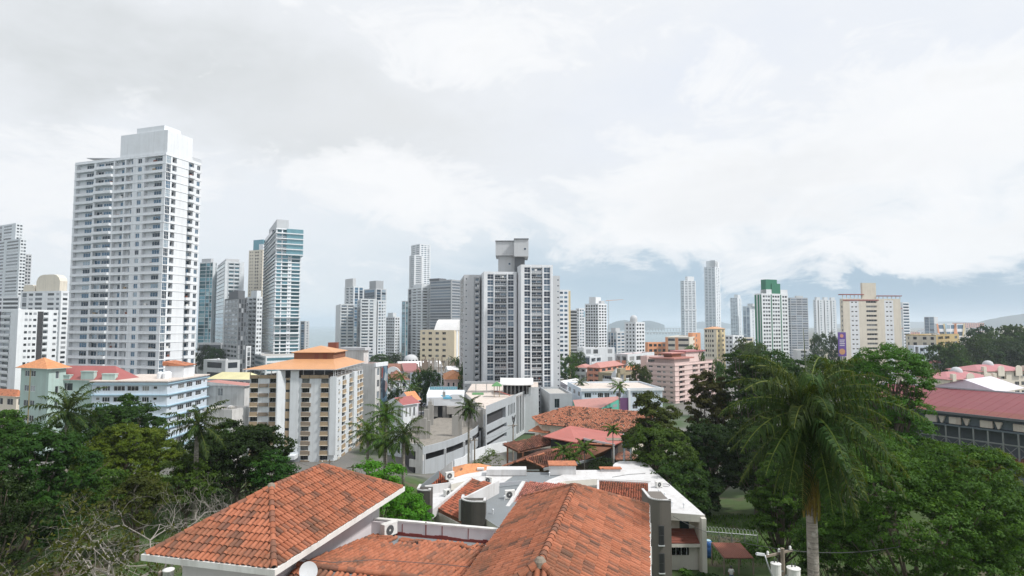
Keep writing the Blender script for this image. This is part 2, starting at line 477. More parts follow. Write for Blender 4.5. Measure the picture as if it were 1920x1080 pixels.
def tower(name, label, xl, xm, xr, Y, a, ytop, sL, sR, nf=None, fh=3.1, wm=None, gm=None, fm=None, ym=608, zb=None, sep=False, cat='tower',
          group=None, roof=None, wl=None, wr=None, par=.9, zt=None, into=None, limit=100, **k):
    """a block with its near corner at pixel column xm and depth Y; a is the angle of its right-hand face"""
    c0 = at(xm, ym, Y); Cn = (c0.x, c0.y)
    a = radians(a); r = (cos(a), sin(a)); l = (-sin(a), cos(a))
    wl = wl or hit(Cn, l, xl, ym); wr = wr or hit(Cn, r, xr, ym)
    z1 = zt if zt is not None else at(xm, ytop, Y).z
    zg = min(ground(Cn[0] + l[0] * wl * i + r[0] * wr * j, Cn[1] + l[1] * wl * i + r[1] * wr * j) for i in (0, 1) for j in (0, 1)) - .5
    z0 = zg if zb is None else zb
    b = into or Bld(name, label, (Cn[0], Cn[1], z0), cat, group, sep, limit)
    b.C, b.r, b.l, b.wl, b.wr, b.z0, b.z1 = Cn, r, l, wl, wr, z0, z1
    b.nf = nf or max(1, round((z1 - z0 - par) / fh)); b.wm, b.gm, b.fm = wm, gm, fm
    def pt(i, j): return (Cn[0] + r[0] * i + l[0] * j, Cn[1] + r[1] * i + l[1] * j)
    b.pt = pt
    zf = z1 - par; z0f = zf - (zf - z0) // 1 if 0 else z0
    fhh = (zf - z0) / b.nf
    L = pt(0, wl); m = b.mi(wm)
    ul = (-l[0], -l[1])
    kl = dict(k); kr = dict(k)
    if 'tyL' in k: kl['ty'] = kl.pop('tyL'); kr.pop('tyL')
    if 'altL' in k: kl['alt'] = kl.pop('altL'); kr.pop('altL')
    if 'wmL' in k: kl.pop('wmL'); kr.pop('wmL')
    facade(b, L, ul, wl, z0, zf, b.nf, sL, k.get('wmL') or wm, gm, fm, **kl)
    facade(b, Cn, r, wr, z0, zf, b.nf, sR, wm, gm, fm, **kr)
    R = pt(wr, 0); Bk = pt(wr, wl)
    for p, q in ((R, Bk), (Bk, L)): b.mb.face([(*p, z0), (*q, z0), (*q, zf), (*p, zf)], m)
    b.mb.face([(*p, zf) for p in (Cn, R, Bk, L)], b.mi(roof or MATS['roof_grey']))
    # parapet rim, outer face a hair proud of the wall below
    t = .3
    for p, q in () if par < .1 else ((L, Cn), (Cn, R), (R, Bk), (Bk, L)):
        d = Vector((q[0] - p[0], q[1] - p[1])).normalized(); ln = (Vector(q) - Vector(p)).length
        b.mb.obox(p, (d.x, d.y), -.01, ln - t, -.01, t, zf - .02, z1, m)
    return b
def lowrise(name, label, xl, xm, xr, Y, a, ytop, sL, sR, nf, rk=None, rm=None, rise=2.0, over=.6, mu=None, cat='house', eq=0, **k):
    b = tower(name, label, xl, xm, xr, Y, a, ytop, sL, sR, nf=nf, cat=cat, par=0.0 if rk else .7, **k)
    if rk:
        mb = MB(); hip(mb, b.C, b.r, b.wr, b.wl, b.z1, rise, 0, over, rk, mu=1)
        b.part('roof', mb, [rm, mu or b.wm])
    if eq: clutter(b, eq, int(xm), [MATS['w_white'], MATS['concrete'], MATS['w_lgrey']])
    return b.done()
def cap(b, i0, i1, j0, j1, h, m, name='penthouse', z=None, inset_top=0):
    """box on the roof, in fractions of the right (i) and left (j) face"""
    mb = MB(); z = b.z1 - .5 if z is None else z
    q = [b.pt(b.wr * i, b.wl * j) for i, j in ((i0, j0), (i1, j0), (i1, j1), (i0, j1))]
    mb.prism(q, z, z + h, 0)
    return b.part(name, mb, m)
def clutter(b, n_, seed, mats, z=None, big=1.0):
    """water tanks and plant boxes on a flat roof"""
    rg = random.Random(seed); z = (b.z1 - .9) if z is None else z
    for k in range(n_):
        i, j = rg.uniform(.1, .85), rg.uniform(.1, .8); x, y = b.pt(b.wr * i, b.wl * j); mb = MB()
        if rg.random() < .35:
            mb.lathe((x, y, z), [(.7 * big, 0), (.75 * big, 1.3 * big), (.3 * big, 1.6 * big), (0.01, 1.62 * big)], 10, 0); nm = 'roof_tank'
        else:
            s1, s2, h = rg.uniform(.5, 1.6) * big, rg.uniform(.5, 1.4) * big, rg.uniform(.7, 1.9) * big
            mb.obox((x, y), b.r, 0, s1, 0, s2, z, z + h, 0); nm = 'roof_unit'
        b.part(nm, mb, rg.choice(mats))
def hip(mb, o, u, a, w, z, rise, m=0, over=.5, kind='hip', th=.14, mu=None):
    """closed pitched roof over a rectangle o + u*a x left-normal*w"""
    v = (-u[1], u[0]); mu = m if mu is None else mu
    def P(i, j, zz): return (o[0] + u[0] * i + v[0] * j, o[1] + u[1] * i + v[1] * j, zz)
    c_ = [(-over, -over), (a + over, -over), (a + over, w + over), (-over, w + over)]
    if kind == 'gable': r0, r1 = (-over, w / 2), (a + over, w / 2)
    elif kind == 'gable2': r0, r1 = (a / 2, -over), (a / 2, w + over)
    elif kind == 'pyr': r0 = r1 = (a / 2, w / 2)
    elif kind == 'shed': r0, r1 = (-over, w + over), (a + over, w + over)
    elif a >= w: r0, r1 = (w / 2, w / 2), (a - w / 2, w / 2)
    else: r0, r1 = (a / 2, a / 2), (a / 2, w - a / 2)
    b_ = [P(*q, z) for q in c_]; t = [P(*q, z + th) for q in c_]; R0, R1 = P(*r0, z + th + rise), P(*r1, z + th + rise)
    for i in range(4):
        j = (i + 1) % 4; mb.face([b_[i], b_[j], t[j], t[i]], mu)
    mb.face(b_[::-1], mu)
    if kind == 'pyr':
        for i in range(4): mb.face([t[i], t[(i + 1) % 4], R0], m)
    elif kind == 'shed':
        mb.face([t[0], t[1], R1, R0], m)
        for f in ([t[1], t[2], R1], [t[3], t[0], R0], [t[2], t[3], R0, R1]): mb.face(f, mu)
    elif kind == 'gable2' or (kind == 'hip' and a < w):
        mb.face([t[0], t[1], R0], m if kind == 'hip' else mu); mb.face([t[1], t[2], R1, R0], m); mb.face([t[2], t[3], R1], m if kind == 'hip' else mu); mb.face([t[3], t[0], R0, R1], m)
    else:
        mb.face([t[0], t[1], R1, R0], m); mb.face([t[1], t[2], R1], m if kind == 'hip' else mu); mb.face([t[2], t[3], R0, R1], m); mb.face([t[3], t[0], R0], m if kind == 'hip' else mu)


# ---------------------------------------------------------------- foliage
def quads(name, co, rnd):
    """mesh of loose quads from an (n,4,3) array with a random value per face"""
    k = len(co); me = D.meshes.new(name)
    me.vertices.add(k * 4); me.vertices.foreach_set('co', co.astype(np.float32).ravel())
    me.loops.add(k * 4); me.loops.foreach_set('vertex_index', np.arange(k * 4, dtype=np.int32))
    me.polygons.add(k); me.polygons.foreach_set('loop_start', np.arange(0, k * 4, 4, dtype=np.int32))
    me.update(calc_edges=True)
    at_ = me.attributes.new('rnd', 'FLOAT', 'FACE'); at_.data.foreach_set('value', np.clip(rnd, 0, 1).astype(np.float32))
    return me
def norm(a): return a / np.maximum(1e-6, np.linalg.norm(a, axis=-1, keepdims=True))
def leaves(lobes, nleaf, size, seed, clump=None, shell=.14, per=60, up=.5):
    """leaf-sized faces gathered in small tufts over the shells of the lobes (centre, radii)"""
    g = np.random.default_rng(seed)
    c_ = np.array([q[0] for q in lobes], float); r_ = np.array([q[1] for q in lobes], float)
    area = (r_[:, 0] * r_[:, 1] + r_[:, 0] * r_[:, 2] + r_[:, 1] * r_[:, 2]); ncl = max(6, nleaf // per)
    idx = g.choice(len(lobes), ncl * 3, p=area / area.sum())
    d = norm(g.normal(size=(ncl * 3, 3))); d[:, 2] = np.where((d[:, 2] < -.3) & (g.random(ncl * 3) < .6), -d[:, 2], d[:, 2])
    rad = 1.04 - np.abs(g.normal(size=ncl * 3)) * shell
    pc = c_[idx] + d * r_[idx] * rad[:, None]
    keep = np.ones(len(pc), bool)                            # drop tufts buried inside another lobe
    for i in range(len(lobes)):
        q = (((pc - c_[i]) / r_[i]) ** 2).sum(1) < .6
        keep &= ~(q & (idx != i))
    pc, d, idx = pc[keep][:ncl], d[keep][:ncl], idx[keep][:ncl]
    k = len(pc); tot = area.sum() * 4; base = clump or .62 * sqrt(tot / max(1, k))
    cs = g.uniform(.55, 1.25, k) * base
    li = np.repeat(np.arange(k), per); m = len(li)
    off = norm(g.normal(size=(m, 3))) * (g.random((m, 1)) ** .45); off[:, 2] = np.abs(off[:, 2]) * .8 - .15
    off = off + d[li] * .25
    p = pc[li] + off * cs[li][:, None]
    nrm = norm(off * .8 + d[li] * .3 + np.array([0, 0, up]) + g.normal(size=(m, 3)) * .45)
    a = norm(np.cross(nrm, g.normal(size=(m, 3)))); b = np.cross(nrm, a)
    s = size * g.uniform(.6, 1.35, m)[:, None]
    tip = a * s - nrm * s * .25
    co = np.stack([p - a * s * .5, p + b * s * .34, p + tip * .7, p - b * s * .34], 1)
    rnd = g.beta(2, 2.2, k)[li] * .5 + g.random(m) * .3 + np.clip(off[:, 2], 0, 1) * .2  # random tone, plus a lighter one towards the top of each tuft
    return co, rnd
def crown_lobes(kind, R, H, seed):
    g = random.Random(seed); L = []
    if kind == 'round':
        L.append(((0, 0, H * .5), (R * .62, R * .62, H * .42)))
        for k in range(15):
            t = k * 2.4; e = (k + .5) / 15; z = H * (.18 + .72 * e); rr = R * .72 * sqrt(max(.05, 1 - ((z / H - .42) / .62) ** 2))
            s = R * g.uniform(.26, .42)
            L.append(((rr * cos(t) * g.uniform(.8, 1.05), rr * sin(t) * g.uniform(.8, 1.05), z + g.uniform(-.05, .05) * H), (s, s, s * g.uniform(.6, .85))))
    elif kind == 'spread':
        for k in range(20):
            t = k * 2.4; e = sqrt((k + .4) / 20); s = R * g.uniform(.22, .36)
            L.append(((R * .8 * e * cos(t), R * .8 * e * sin(t), H * (.82 - .6 * e * e) + g.uniform(-.1, .1) * H), (s, s, s * g.uniform(.4, .6))))
        L.append(((0, 0, H * .42), (R * .55, R * .55, H * .36)))
    elif kind == 'layer':
        for k in range(24):
            t = k * 2.4 + g.uniform(-.3, .3); z = H * (.02 + .86 * (k / 24)); rr = R * .72 * g.uniform(.55, 1) * (1 - .45 * (k / 24))
            s = R * g.uniform(.22, .36)
            L.append(((rr * cos(t), rr * sin(t), z), (s, s, s * .3)))
        L.append(((0, 0, H * .74), (R * .66, R * .66, H * .26)))
        for k in range(7): L.append(((R * .42 * cos(k * .9), R * .42 * sin(k * .9), H * .72), (R * .3, R * .3, H * .16)))
        L.append(((0, 0, H * .45), (R * .38, R * .38, H * .35)))
    elif kind == 'tall':
        for k in range(18):
            t = k * 2.4; z = H * (.1 + .84 * k / 18); rr = R * g.uniform(.35, .7) * (1 - .5 * abs(k / 18 - .45)); s = R * g.uniform(.3, .48)
            L.append(((rr * cos(t), rr * sin(t), z), (s, s, s * .8)))
    return L
def trunk_mb(lobes, H0, R, rt, seed, sub=2):
    """tapered trunk from z=0 to the crown base with limbs into the lobes"""
    g = random.Random(seed); mb = MB(); zf = H0 * .8
    w = [(0, 0, -.3), (g.uniform(-.1, .1) * R * .2, g.uniform(-.1, .1) * R * .2, zf * .5), (0, 0, zf), (0, 0, H0 + .2)]
    mb.tube(w, [rt * 1.35, rt * 1.02, rt * .9, rt * .55], 9)
    for c_, r_ in lobes:
        e = Vector(c_) + Vector((0, 0, H0)); s = Vector((0, 0, zf * g.uniform(.86, 1.0))); m = s.lerp(e, .5) + Vector((0, 0, -.08 * (e - s).length)) + Vector((g.uniform(-1, 1), g.uniform(-1, 1), 0)) * R * .05
        mb.tube([s, m, e], [rt * .45, rt * .27, rt * .09], 6)
        for q in range(sub):
            e2 = e + Vector((g.uniform(-1, 1) * r_[0], g.uniform(-1, 1) * r_[1], g.uniform(-.4, .8) * r_[2]))
            mb.tube([m.lerp(e, .5), e2], [rt * .14, rt * .04], 5)
    return mb
PROTO = {}
def tree(label, px, py, Y, rpx, hc, kind, mat, name='broadleaf_tree', nleaf=None, size=None, seed=0, group=None, unique=True, bark=None, dz=0.0, base=None, shell=.16, clump=None, per=60, cat='tree'):
    """a tree whose crown tops out at pixel (px, py) at depth Y, rpx pixels wide to each side, crown hc of its height"""
    top = at(px, py, Y); R = rpx / F * Y; gzz = ground(top.x, top.y) if base is None else base
    Ht = max(2.5, top.z - gzz + dz); Hc = Ht * hc; H0 = Ht - Hc
    t = thing(name, label, cat, (top.x, top.y, gzz), 0, group); bark = bark or MATS['bark']
    rt = max(.14, Ht * .022)
    if unique:
        L = crown_lobes(kind, R, Hc, seed)
        nl = nleaf or int(min(46000, 1500 + 800 * R * R)); sz = size or max(.17, Y * .0036)
        co, rnd = leaves(L, nl, sz, seed, clump=clump, shell=shell, per=per)
        me = quads('crown', co + np.array([0, 0, H0]), rnd); me.materials.append(mat)
        o = D.objects.new('crown', me); col.objects.link(o); o.parent = t
        trunk_mb(L, H0, R, rt, seed).build('trunk', bark, t, off=Vector((0, 0, 0)))
    else:
        k = (kind, seed % 3)
        if k not in PROTO:
            L = crown_lobes(kind, 1, 1.1, seed); co, rnd = leaves(L, 5200, .075, seed, per=26)
            me = quads('crown', co, rnd); me.materials.append(mat); tm = trunk_mb(L, .6, 1, .05, seed, 0).build('trunk', bark, t, off=Vector((0, 0, 0)))
            PROTO[k] = (me, tm.data); D.objects.remove(tm)
        me, tm = PROTO[k]; rz = seed * 1.7
        o = inst('crown', me, t, (0, 0, H0), rz, (R, R, Hc / 1.05)); o.material_slots[0].link = 'OBJECT'; o.material_slots[0].material = mat
        inst('trunk', tm, t, (0, 0, 0), rz, (R, R, max(.3, (Ht - Hc * .5) / 1.15)))
    return t
FR = {}
def frond_mesh(L, e0, droop, nl, lw, seed, hang=.6, lf=.2, plume=.75):
    """pinnate palm frond along +X: arching midrib with leaflets on both sides"""
    g = np.random.default_rng(seed); st = 16; s_ = np.linspace(0, 1, st + 1)
    th = e0 - droop * s_ ** 1.15; dx = np.cos(th) * L / st; dz = np.sin(th) * L / st
    x = np.concatenate([[0], np.cumsum(dx[:-1])]); z = np.concatenate([[0], np.cumsum(dz[:-1])])
    Q = []; rn = []
    for i in range(st):                                     # midrib
        w0, w1 = .05 * (1 - s_[i]) + .012, .05 * (1 - s_[i + 1]) + .012
        a, b = np.array([x[i], 0, z[i]]), np.array([x[i + 1], 0, z[i + 1]])
        up_ = np.array([-sin(th[i]), 0, cos(th[i])]) * .03
        for sg in (-1, 1):
            Q.append([a + up_, b + up_, b + np.array([0, sg * w1, 0]), a + np.array([0, sg * w0, 0])]); rn.append(.95)
    u = np.linspace(.10, .995, nl)
    for sg in (-1, 1):
        for t in u:
            k = min(st - 1, int(t * st)); f = t * st - k
            p = np.array([x[k] + (x[k + 1] - x[k]) * f, 0, z[k] + (z[k + 1] - z[k]) * f]); tt = th[k]
            tan_ = np.array([cos(tt), 0, sin(tt)]); up_ = np.array([-sin(tt), 0, cos(tt)])
            ln = L * lf * (sin(pi * min(1, .18 + t * .80)) ** .7) * g.uniform(.82, 1.12)
            side = np.array([0, sg * 1.0, 0]); lift = g.uniform(-.25 - plume * .6, plume)
            d0 = norm(side * .95 + tan_ * g.uniform(.45, .75) + up_ * lift); d1 = norm(d0 * (1 - hang) + np.array([0, 0, -1.]) * hang * 1.2)
            m = p + d0 * ln * .45; e = m + d1 * ln * .55
            wv = norm(np.cross(d0, up_ + .2)) * lw
            c_ = g.beta(2, 2) * .8
            Q.append([p - wv * .5, p + wv * .5, m + wv * .6, m - wv * .6]); rn.append(c_)
            Q.append([m - wv * .6, m + wv * .6, e + wv * .08, e - wv * .08]); rn.append(c_)
    return quads('frond', np.array(Q), np.array(rn))
def palm(label, px, py, Y, L, nfr, mat, trunk_r, seed=0, group=None, base=None, name='palm_tree', lod=0, e=(1.25, -.5), drp=(1.15, .5), shaft=True, lean=(0, 0), hang=.55, lf=.2, bark=None):
    """feather palm with its growing point at pixel (px, py) at depth Y"""
    top = at(px, py, Y); gzz = ground(top.x + lean[0], top.y + lean[1]) if base is None else base
    t = thing(name, label, 'palm', (top.x + lean[0], top.y + lean[1], gzz), 0, group); g = random.Random(seed)
    c_ = Vector((-lean[0], -lean[1], top.z - gzz)); bark = bark or MATS['palm_bark']
    sh = min(1.6, L * .3) if shaft else .1
    pts = [Vector((0, 0, -.3)), c_ * .35 + Vector((0, 0, 0)), c_ * .7, c_ - Vector((0, 0, sh))]
    mb = MB(); mb.tube(pts, [trunk_r * 1.25, trunk_r * 1.05, trunk_r * 1.0, trunk_r * .85], 12); mb.build('trunk', bark, t, True, off=Vector((0, 0, 0)))
    if shaft:
        mb = MB(); mb.tube([c_ - Vector((0, 0, sh + .05)), c_ - Vector((0, 0, sh * .6)), c_ + Vector((0, 0, .15))], [trunk_r * .86, trunk_r * .95, trunk_r * .4], 10)
        mb.build('crownshaft', MATS['palm_shaft'], t, True, off=Vector((0, 0, 0)))
    nl, lw = ((46, .052), (34, .10), (16, .2))[lod]
    for k in range(nfr):
        f = (k + .5) / nfr; e0 = e[0] + (e[1] - e[0]) * f; dr = drp[0] + (drp[1] - drp[0]) * f
        key = (round(L, 1), round(e0, 1), round(dr, 1), nl, round(hang, 1), lf)
        if key not in FR: FR[key] = frond_mesh(L, round(e0, 1), round(dr, 1), nl, lw, len(FR), hang, lf)
        me = FR[key]
        if not me.materials: me.materials.append(mat)
        o = inst('frond', me, t, c_, k * 2.39996 + g.uniform(-.2, .2), None)
        s = g.uniform(.86, 1.08); o.scale = (s, s, s)
        o.material_slots[0].link = 'OBJECT'; o.material_slots[0].material = mat
    return t
def bush(label, p, R, H, mat, seed=0, nleaf=2500, size=.2, group=None, name='shrub', cat='shrub'):
    t = thing(name, label, cat, p, 0, group); g = random.Random(seed)
    L = [((g.uniform(-.5, .5) * R, g.uniform(-.5, .5) * R, H * g.uniform(.3, .7)), (R * .5, R * .5, H * .36)) for _ in range(6)]
    co, rnd = leaves(L, nleaf, size, seed, per=12); me = quads('foliage', co, rnd); me.materials.append(mat)
    o = D.objects.new('foliage', me); col.objects.link(o); o.parent = t
    mb = MB()
    for c_, r_ in L: mb.tube([(0, 0, -.1), (c_[0] * .6, c_[1] * .6, c_[2] * .6), c_], [.06, .04, .015], 5)
    mb.build('stem', MATS['bark'], t, off=Vector((0, 0, 0)))
    return t


# ---------------------------------------------------------------- real roof tiles
def tile_plane(poly, tw, tl, seed, pan=True, lift=0.02, holes=None, jit=.012, stain=.16, ns=7, rim=True):
    """barrel tiles laid in courses over a planar polygon whose first edge is the eave; returns quads and a random value per tile, set darker at tile ends and channels"""
    P = [np.array(p, float) for p in poly]; eu = norm(P[1] - P[0]); nn = norm(np.cross(P[1] - P[0], P[-1] - P[0]))
    if nn[2] < 0: nn = -nn
    ev = np.cross(nn, eu)
    if np.dot(ev, P[2] - P[0]) < 0: ev = -ev
    q2 = [(np.dot(p - P[0], eu), np.dot(p - P[0], ev)) for p in P]
    def inside(x, y):
        r = False
        for i in range(len(q2)):
            (x1, y1), (x2, y2) = q2[i], q2[i - 1]
            if (y1 > y) != (y2 > y) and x < (x2 - x1) * (y - y1) / (y2 - y1) + x1: r = not r
        return r
    g = random.Random(seed); u0, u1 = min(q[0] for q in q2), max(q[0] for q in q2); v1 = max(q[1] for q in q2)
    Q = []; R = []; rb = tw * .40
    for j in range(int(v1 / tl) + 1):
        v = j * tl; run = 0
        for i in range(int((u1 - u0) / tw) + 1):
            u = u0 + (i + .5) * tw
            if not inside(u, v + tl * .5): continue
            if holes and holes(u - u0, v): continue
            if run > 0: run -= 1; rr = .93
            else:
                rr = g.random() * .74
                if g.random() < stain * (.4 + 1.2 * abs(sin(u * 1.7 + v * 2.3 + seed))): rr = min(1, .75 + abs(g.gauss(0, .075))); run = g.choice((0, 0, 0, 1))
            du, dv, dz = g.gauss(0, jit), g.gauss(0, jit), abs(g.gauss(0, jit * .5)); ov = tl * .12
            prof = [(cos(pi - pi * k / ns) * rb, sin(pi * k / ns) * rb) for k in range(ns + 1)]
            def X(x, y, z): return P[0] + eu * (u + du + x) + ev * (v + dv + y) + nn * (z + dz + lift)
            hl, hu = .045, .004; tp = .88
            for k in range(ns):
                (xa, za), (xb, zb) = prof[k], prof[k + 1]
                Q.append([X(xa, -ov, za + hl), X(xb, -ov, zb + hl), X(xb * tp, tl, zb * tp + hu), X(xa * tp, tl, za * tp + hu)]); R.append(rr)
                if rim:
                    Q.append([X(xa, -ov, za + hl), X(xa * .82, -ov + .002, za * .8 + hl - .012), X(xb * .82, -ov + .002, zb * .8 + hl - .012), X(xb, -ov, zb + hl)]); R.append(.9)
            if pan:
                hw = tw * .5
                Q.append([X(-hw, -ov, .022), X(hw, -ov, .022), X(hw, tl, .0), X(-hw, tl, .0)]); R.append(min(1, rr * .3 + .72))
    return Q, R
def ridge_caps(a, b, r, ln, seed):
    """overlapping half-round caps from a to b"""
    a, b = np.array(a, float), np.array(b, float); d = b - a; L = np.linalg.norm(d); d = d / L
    s = norm(np.cross(d, [0, 0, 1.])); up = np.cross(s, d); g = random.Random(seed); Q = []; R = []; k = int(L / ln); ns = 8
    for i in range(k):
        p = a + d * (i * L / k); rr = g.random() * .7 if g.random() < .7 else .85; l2 = L / k * 1.1
        for j in range(ns):
            t0, t1 = -.25 + (pi + .5) * j / ns, -.25 + (pi + .5) * (j + 1) / ns
            def X(t, y, r_): return p + d * y + s * cos(t) * r_ + up * sin(t) * r_
            Q.append([X(t0, 0, r * 1.08), X(t1, 0, r * 1.08), X(t1, l2, r * .86), X(t0, l2, r * .86)]); R.append(rr)
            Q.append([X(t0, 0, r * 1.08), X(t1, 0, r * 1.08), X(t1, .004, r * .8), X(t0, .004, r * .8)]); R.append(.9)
    return Q, R
def qobj(name, Q, R, mat, parent):
    o3 = OFF[rootof(parent).name]
    me = quads(name, np.array(Q) - np.array(o3)[None, None, :], np.array(R)); me.materials.append(mat)
    o = D.objects.new(name, me); col.objects.link(o); o.parent = parent
    return o
def ac_unit(label, p, ang, w=.9, h=.65, d=.35, group='air conditioner units on the roofs'):
    t = thing('air_conditioner', label, 'air conditioner', p, ang, group); mb = MB()
    mb.box(-w / 2, -d / 2, .06, w / 2, d / 2, h, 0); mb.box(-w / 2 - .01, -d / 2 - .01, h - .05, w / 2 + .01, d / 2 + .01, h + .02, 0)
    mb.build('casing', MATS['ac_white'], t, off=Vector((0, 0, 0)))
    mb = MB(); k = 14; cx, cz, r = -.08 * w, h * .53, h * .38
    for i in range(k):
        a0, a1 = 2 * pi * i / k, 2 * pi * (i + 1) / k
        mb.face([(cx + cos(a0) * r, -d / 2 - .012, cz + sin(a0) * r), (cx + cos(a1) * r, -d / 2 - .012, cz + sin(a1) * r), (cx + cos(a1) * r * .25, -d / 2 - .02, cz + sin(a1) * r * .25), (cx + cos(a0) * r * .25, -d / 2 - .02, cz + sin(a0) * r * .25)], 0)
    mb.build('fan_grille', MATS['dark_metal'], t, off=Vector((0, 0, 0)))
    for x in (-.35 * w, .35 * w):
        mb = MB(); mb.box(x - .04, -d / 2, -.02, x + .04, d / 2, .055, 0); mb.build('foot', MATS['dark_metal'], t, off=Vector((0, 0, 0)))
    return t


# ================================================================ materials in use
wall('w_white', (.72, .75, .78), .3); wall('w_white2', (.65, .69, .72), .45); wall('w_lgrey', (.52, .54, .56), .3); wall('w_grey', (.36, .38, .40), .3)
wall('w_dgrey', (.13, .14, .155), .2); wall('w_black', (.05, .05, .055), .1); wall('w_cream', (.68, .63, .535), .4); wall('w_cream2', (.62, .55, .42), .3)
wall('w_pink', (.68, .53, .50), .3); wall('w_salmon', (.66, .30, .21), .3); wall('w_orange', (.72, .33, .17), .2); wall('w_yellow', (.64, .53, .32), .5)
wall('w_mint', (.42, .54, .51), .5); wall('w_pblue', (.60, .67, .74), .3); wall('w_blue', (.36, .53, .64), .3); wall('w_teal', (.10, .40, .31), .35)
wall('w_olive', (.33, .29, .20), .4); wall('w_lilac', (.60, .58, .64), .2); wall('w_purple', (.16, .07, .17), .1); wall('w_tan', (.36, .28, .19), .3)
wall('w_brown', (.22, .10, .06), .2); wall('w_taupe', (.24, .20, .16), .4); wall('w_green', (.05, .20, .13), .2); wall('w_ochre', (.46, .35, .17), .5)
wall('concrete', (.36, .35, .33), .8, scale=.5); wall('old_white', (.62, .62, .61), .8, scale=.4); wall('w_rust', (.20, .07, .05), .3); wall('stone', (.16, .12, .10), .5, scale=1.6)
wall('deck', (.27, .25, .22), .95, scale=.5, tint=(.12, .10, .09))
wall('roof_grey', (.46, .45, .43), .6, scale=.2); wall('roof_white', (.60, .60, .605), .6, scale=.3, tint=(.4, .34, .28)); wall('roof_pale', (.62, .56, .51), .7, scale=.3, tint=(.35, .15, .1))
wall('membrane', (.21, .23, .245), .3, scale=.4); wall('house_wall', (.66, .62, .64), .25, scale=.6); wall('house_white', (.70, .68, .62), .35, scale=.5); wall('stair_dark', (.075, .07, .065), .5, scale=.8)
wall('stair_grey', (.17, .155, .14), .5, scale=.8); wall('band_grey', (.40, .43, .46), .35)
metalroof('m_orange', (.56, .29, .14), .5, .12); metalroof('m_red', (.33, .10, .095), .5, .3); metalroof('m_salmon', (.46, .20, .17), .5, .35); metalroof('m_pink', (.42, .16, .17), .5, .3)
metalroof('m_hall', (.19, .05, .06), .75, .25); metalroof('m_bright', (.42, .12, .095), .5, .12); metalroof('m_rust', (.24, .085, .055), .7, .5); metalroof('m_yellow', (.66, .62, .36), .5, .1)
metalroof('m_white', (.74, .74, .74), .45, .1); metalroof('m_grey', (.40, .42, .45), .4, .15); metalroof('m_hallrust', (.17, .048, .038), .75, .5)
rooftile('t_far', (.42, .15, .075), (.52, .20, .10), .10); rooftile('t_spot', (.42, .145, .075), (.50, .19, .10), .15, 1.4); rooftile('t_old', (.20, .085, .06), (.40, .17, .10), .30, 2.4); rooftile('t_orange', (.60, .25, .11), (.66, .30, .14), .03)
glass('g_dark', (.008, .010, .013), (.028, .035, .045), (.22, .23, .23), .2, .18); glass('g_blue', (.018, .04, .065), (.075, .155, .24), (.32, .40, .46), .35, .16)
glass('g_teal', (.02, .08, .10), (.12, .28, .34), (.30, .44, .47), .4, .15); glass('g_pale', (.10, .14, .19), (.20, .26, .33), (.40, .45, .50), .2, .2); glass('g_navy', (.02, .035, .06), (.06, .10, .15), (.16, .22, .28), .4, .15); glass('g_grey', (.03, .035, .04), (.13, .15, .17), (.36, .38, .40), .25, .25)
plain('bark', (.12, .095, .075), .9, 0, .3, 3); plain('bark_pale', (.30, .275, .25), .9, 0, .25, 4);  plain('palm_shaft', (.10, .13, .06), .5, 0, .2)
plain('ac_white', (.70, .70, .68), .5); plain('dark_metal', (.10, .105, .11), .5, .3); plain('steel', (.36, .38, .40), .4, .6); plain('steel_blue', (.13, .16, .19), .5, .2); plain('white_paint', (.78, .78, .77), .4, 0, .05)
plain('tank_blue', (.03, .11, .32), .35, 0, .08); plain('pool', (.12, .50, .72), .1, 0, .05); plain('play_green', (.10, .25, .10), .7)
plain('gravel_grey', (.20, .19, .18), .9, 0, .2, .3)
m, n, b = newmat('palm_bark'); t = n.new('ShaderNodeTexCoord').outputs['Object']
rg_ = n.noise(n.sc(t, (.5, .5, 9)), 1.0, 4, .7); bl_ = n.noise(t, 3.0, 5, .7)
n.l.new(n.mix(n.ramp(bl_, [(.5, (0, 0, 0)), (.68, (1, 1, 1))]), n.mix(n.ramp(rg_, [(.38, (0, 0, 0)), (.55, (1, 1, 1))]), (.13, .115, .10), (.26, .235, .205)), (.40, .38, .34)), b.inputs['Base Color']); b.inputs['Roughness'].default_value = .9; MATS['palm_bark'] = m
LG = leafmat('leaf_dark', (.010, .028, .010), (.028, .070, .020), (.075, .135, .036)); LM = leafmat('leaf_mid', (.018, .045, .012), (.050, .110, .024), (.12, .20, .045))  # tones darkened in place of cloud shadow; mid green's light end paints a highlight
LY = leafmat('leaf_yellow', (.040, .065, .013), (.095, .135, .026), (.20, .22, .05)); LB = leafmat('leaf_bright', (.03, .085, .014), (.085, .20, .03), (.17, .32, .06)); LBR = leafmat('leaf_brown', (.028, .030, .014), (.062, .060, .030), (.12, .105, .055))
LV = leafmat('leaf_fresh', (.020, .052, .012), (.058, .130, .025), (.14, .235, .05)); LD = leafmat('leaf_deep', (.006, .016, .007), (.016, .040, .013), (.045, .085, .025)); LO = leafmat('leaf_olive', (.022, .034, .012), (.055, .075, .024), (.11, .12, .04))
PG = leafmat('frond_green', (.010, .026, .013), (.030, .062, .028), (.15, .18, .08), .22); PL = leafmat('frond_light', (.03, .07, .02), (.065, .13, .03), (.14, .19, .06), .25); PD = leafmat('frond_dead', (.13, .09, .05), (.20, .14, .08), (.26, .19, .11), .2)  # green frond's pale end paints highlights on ribs and some leaflets
M = MATS

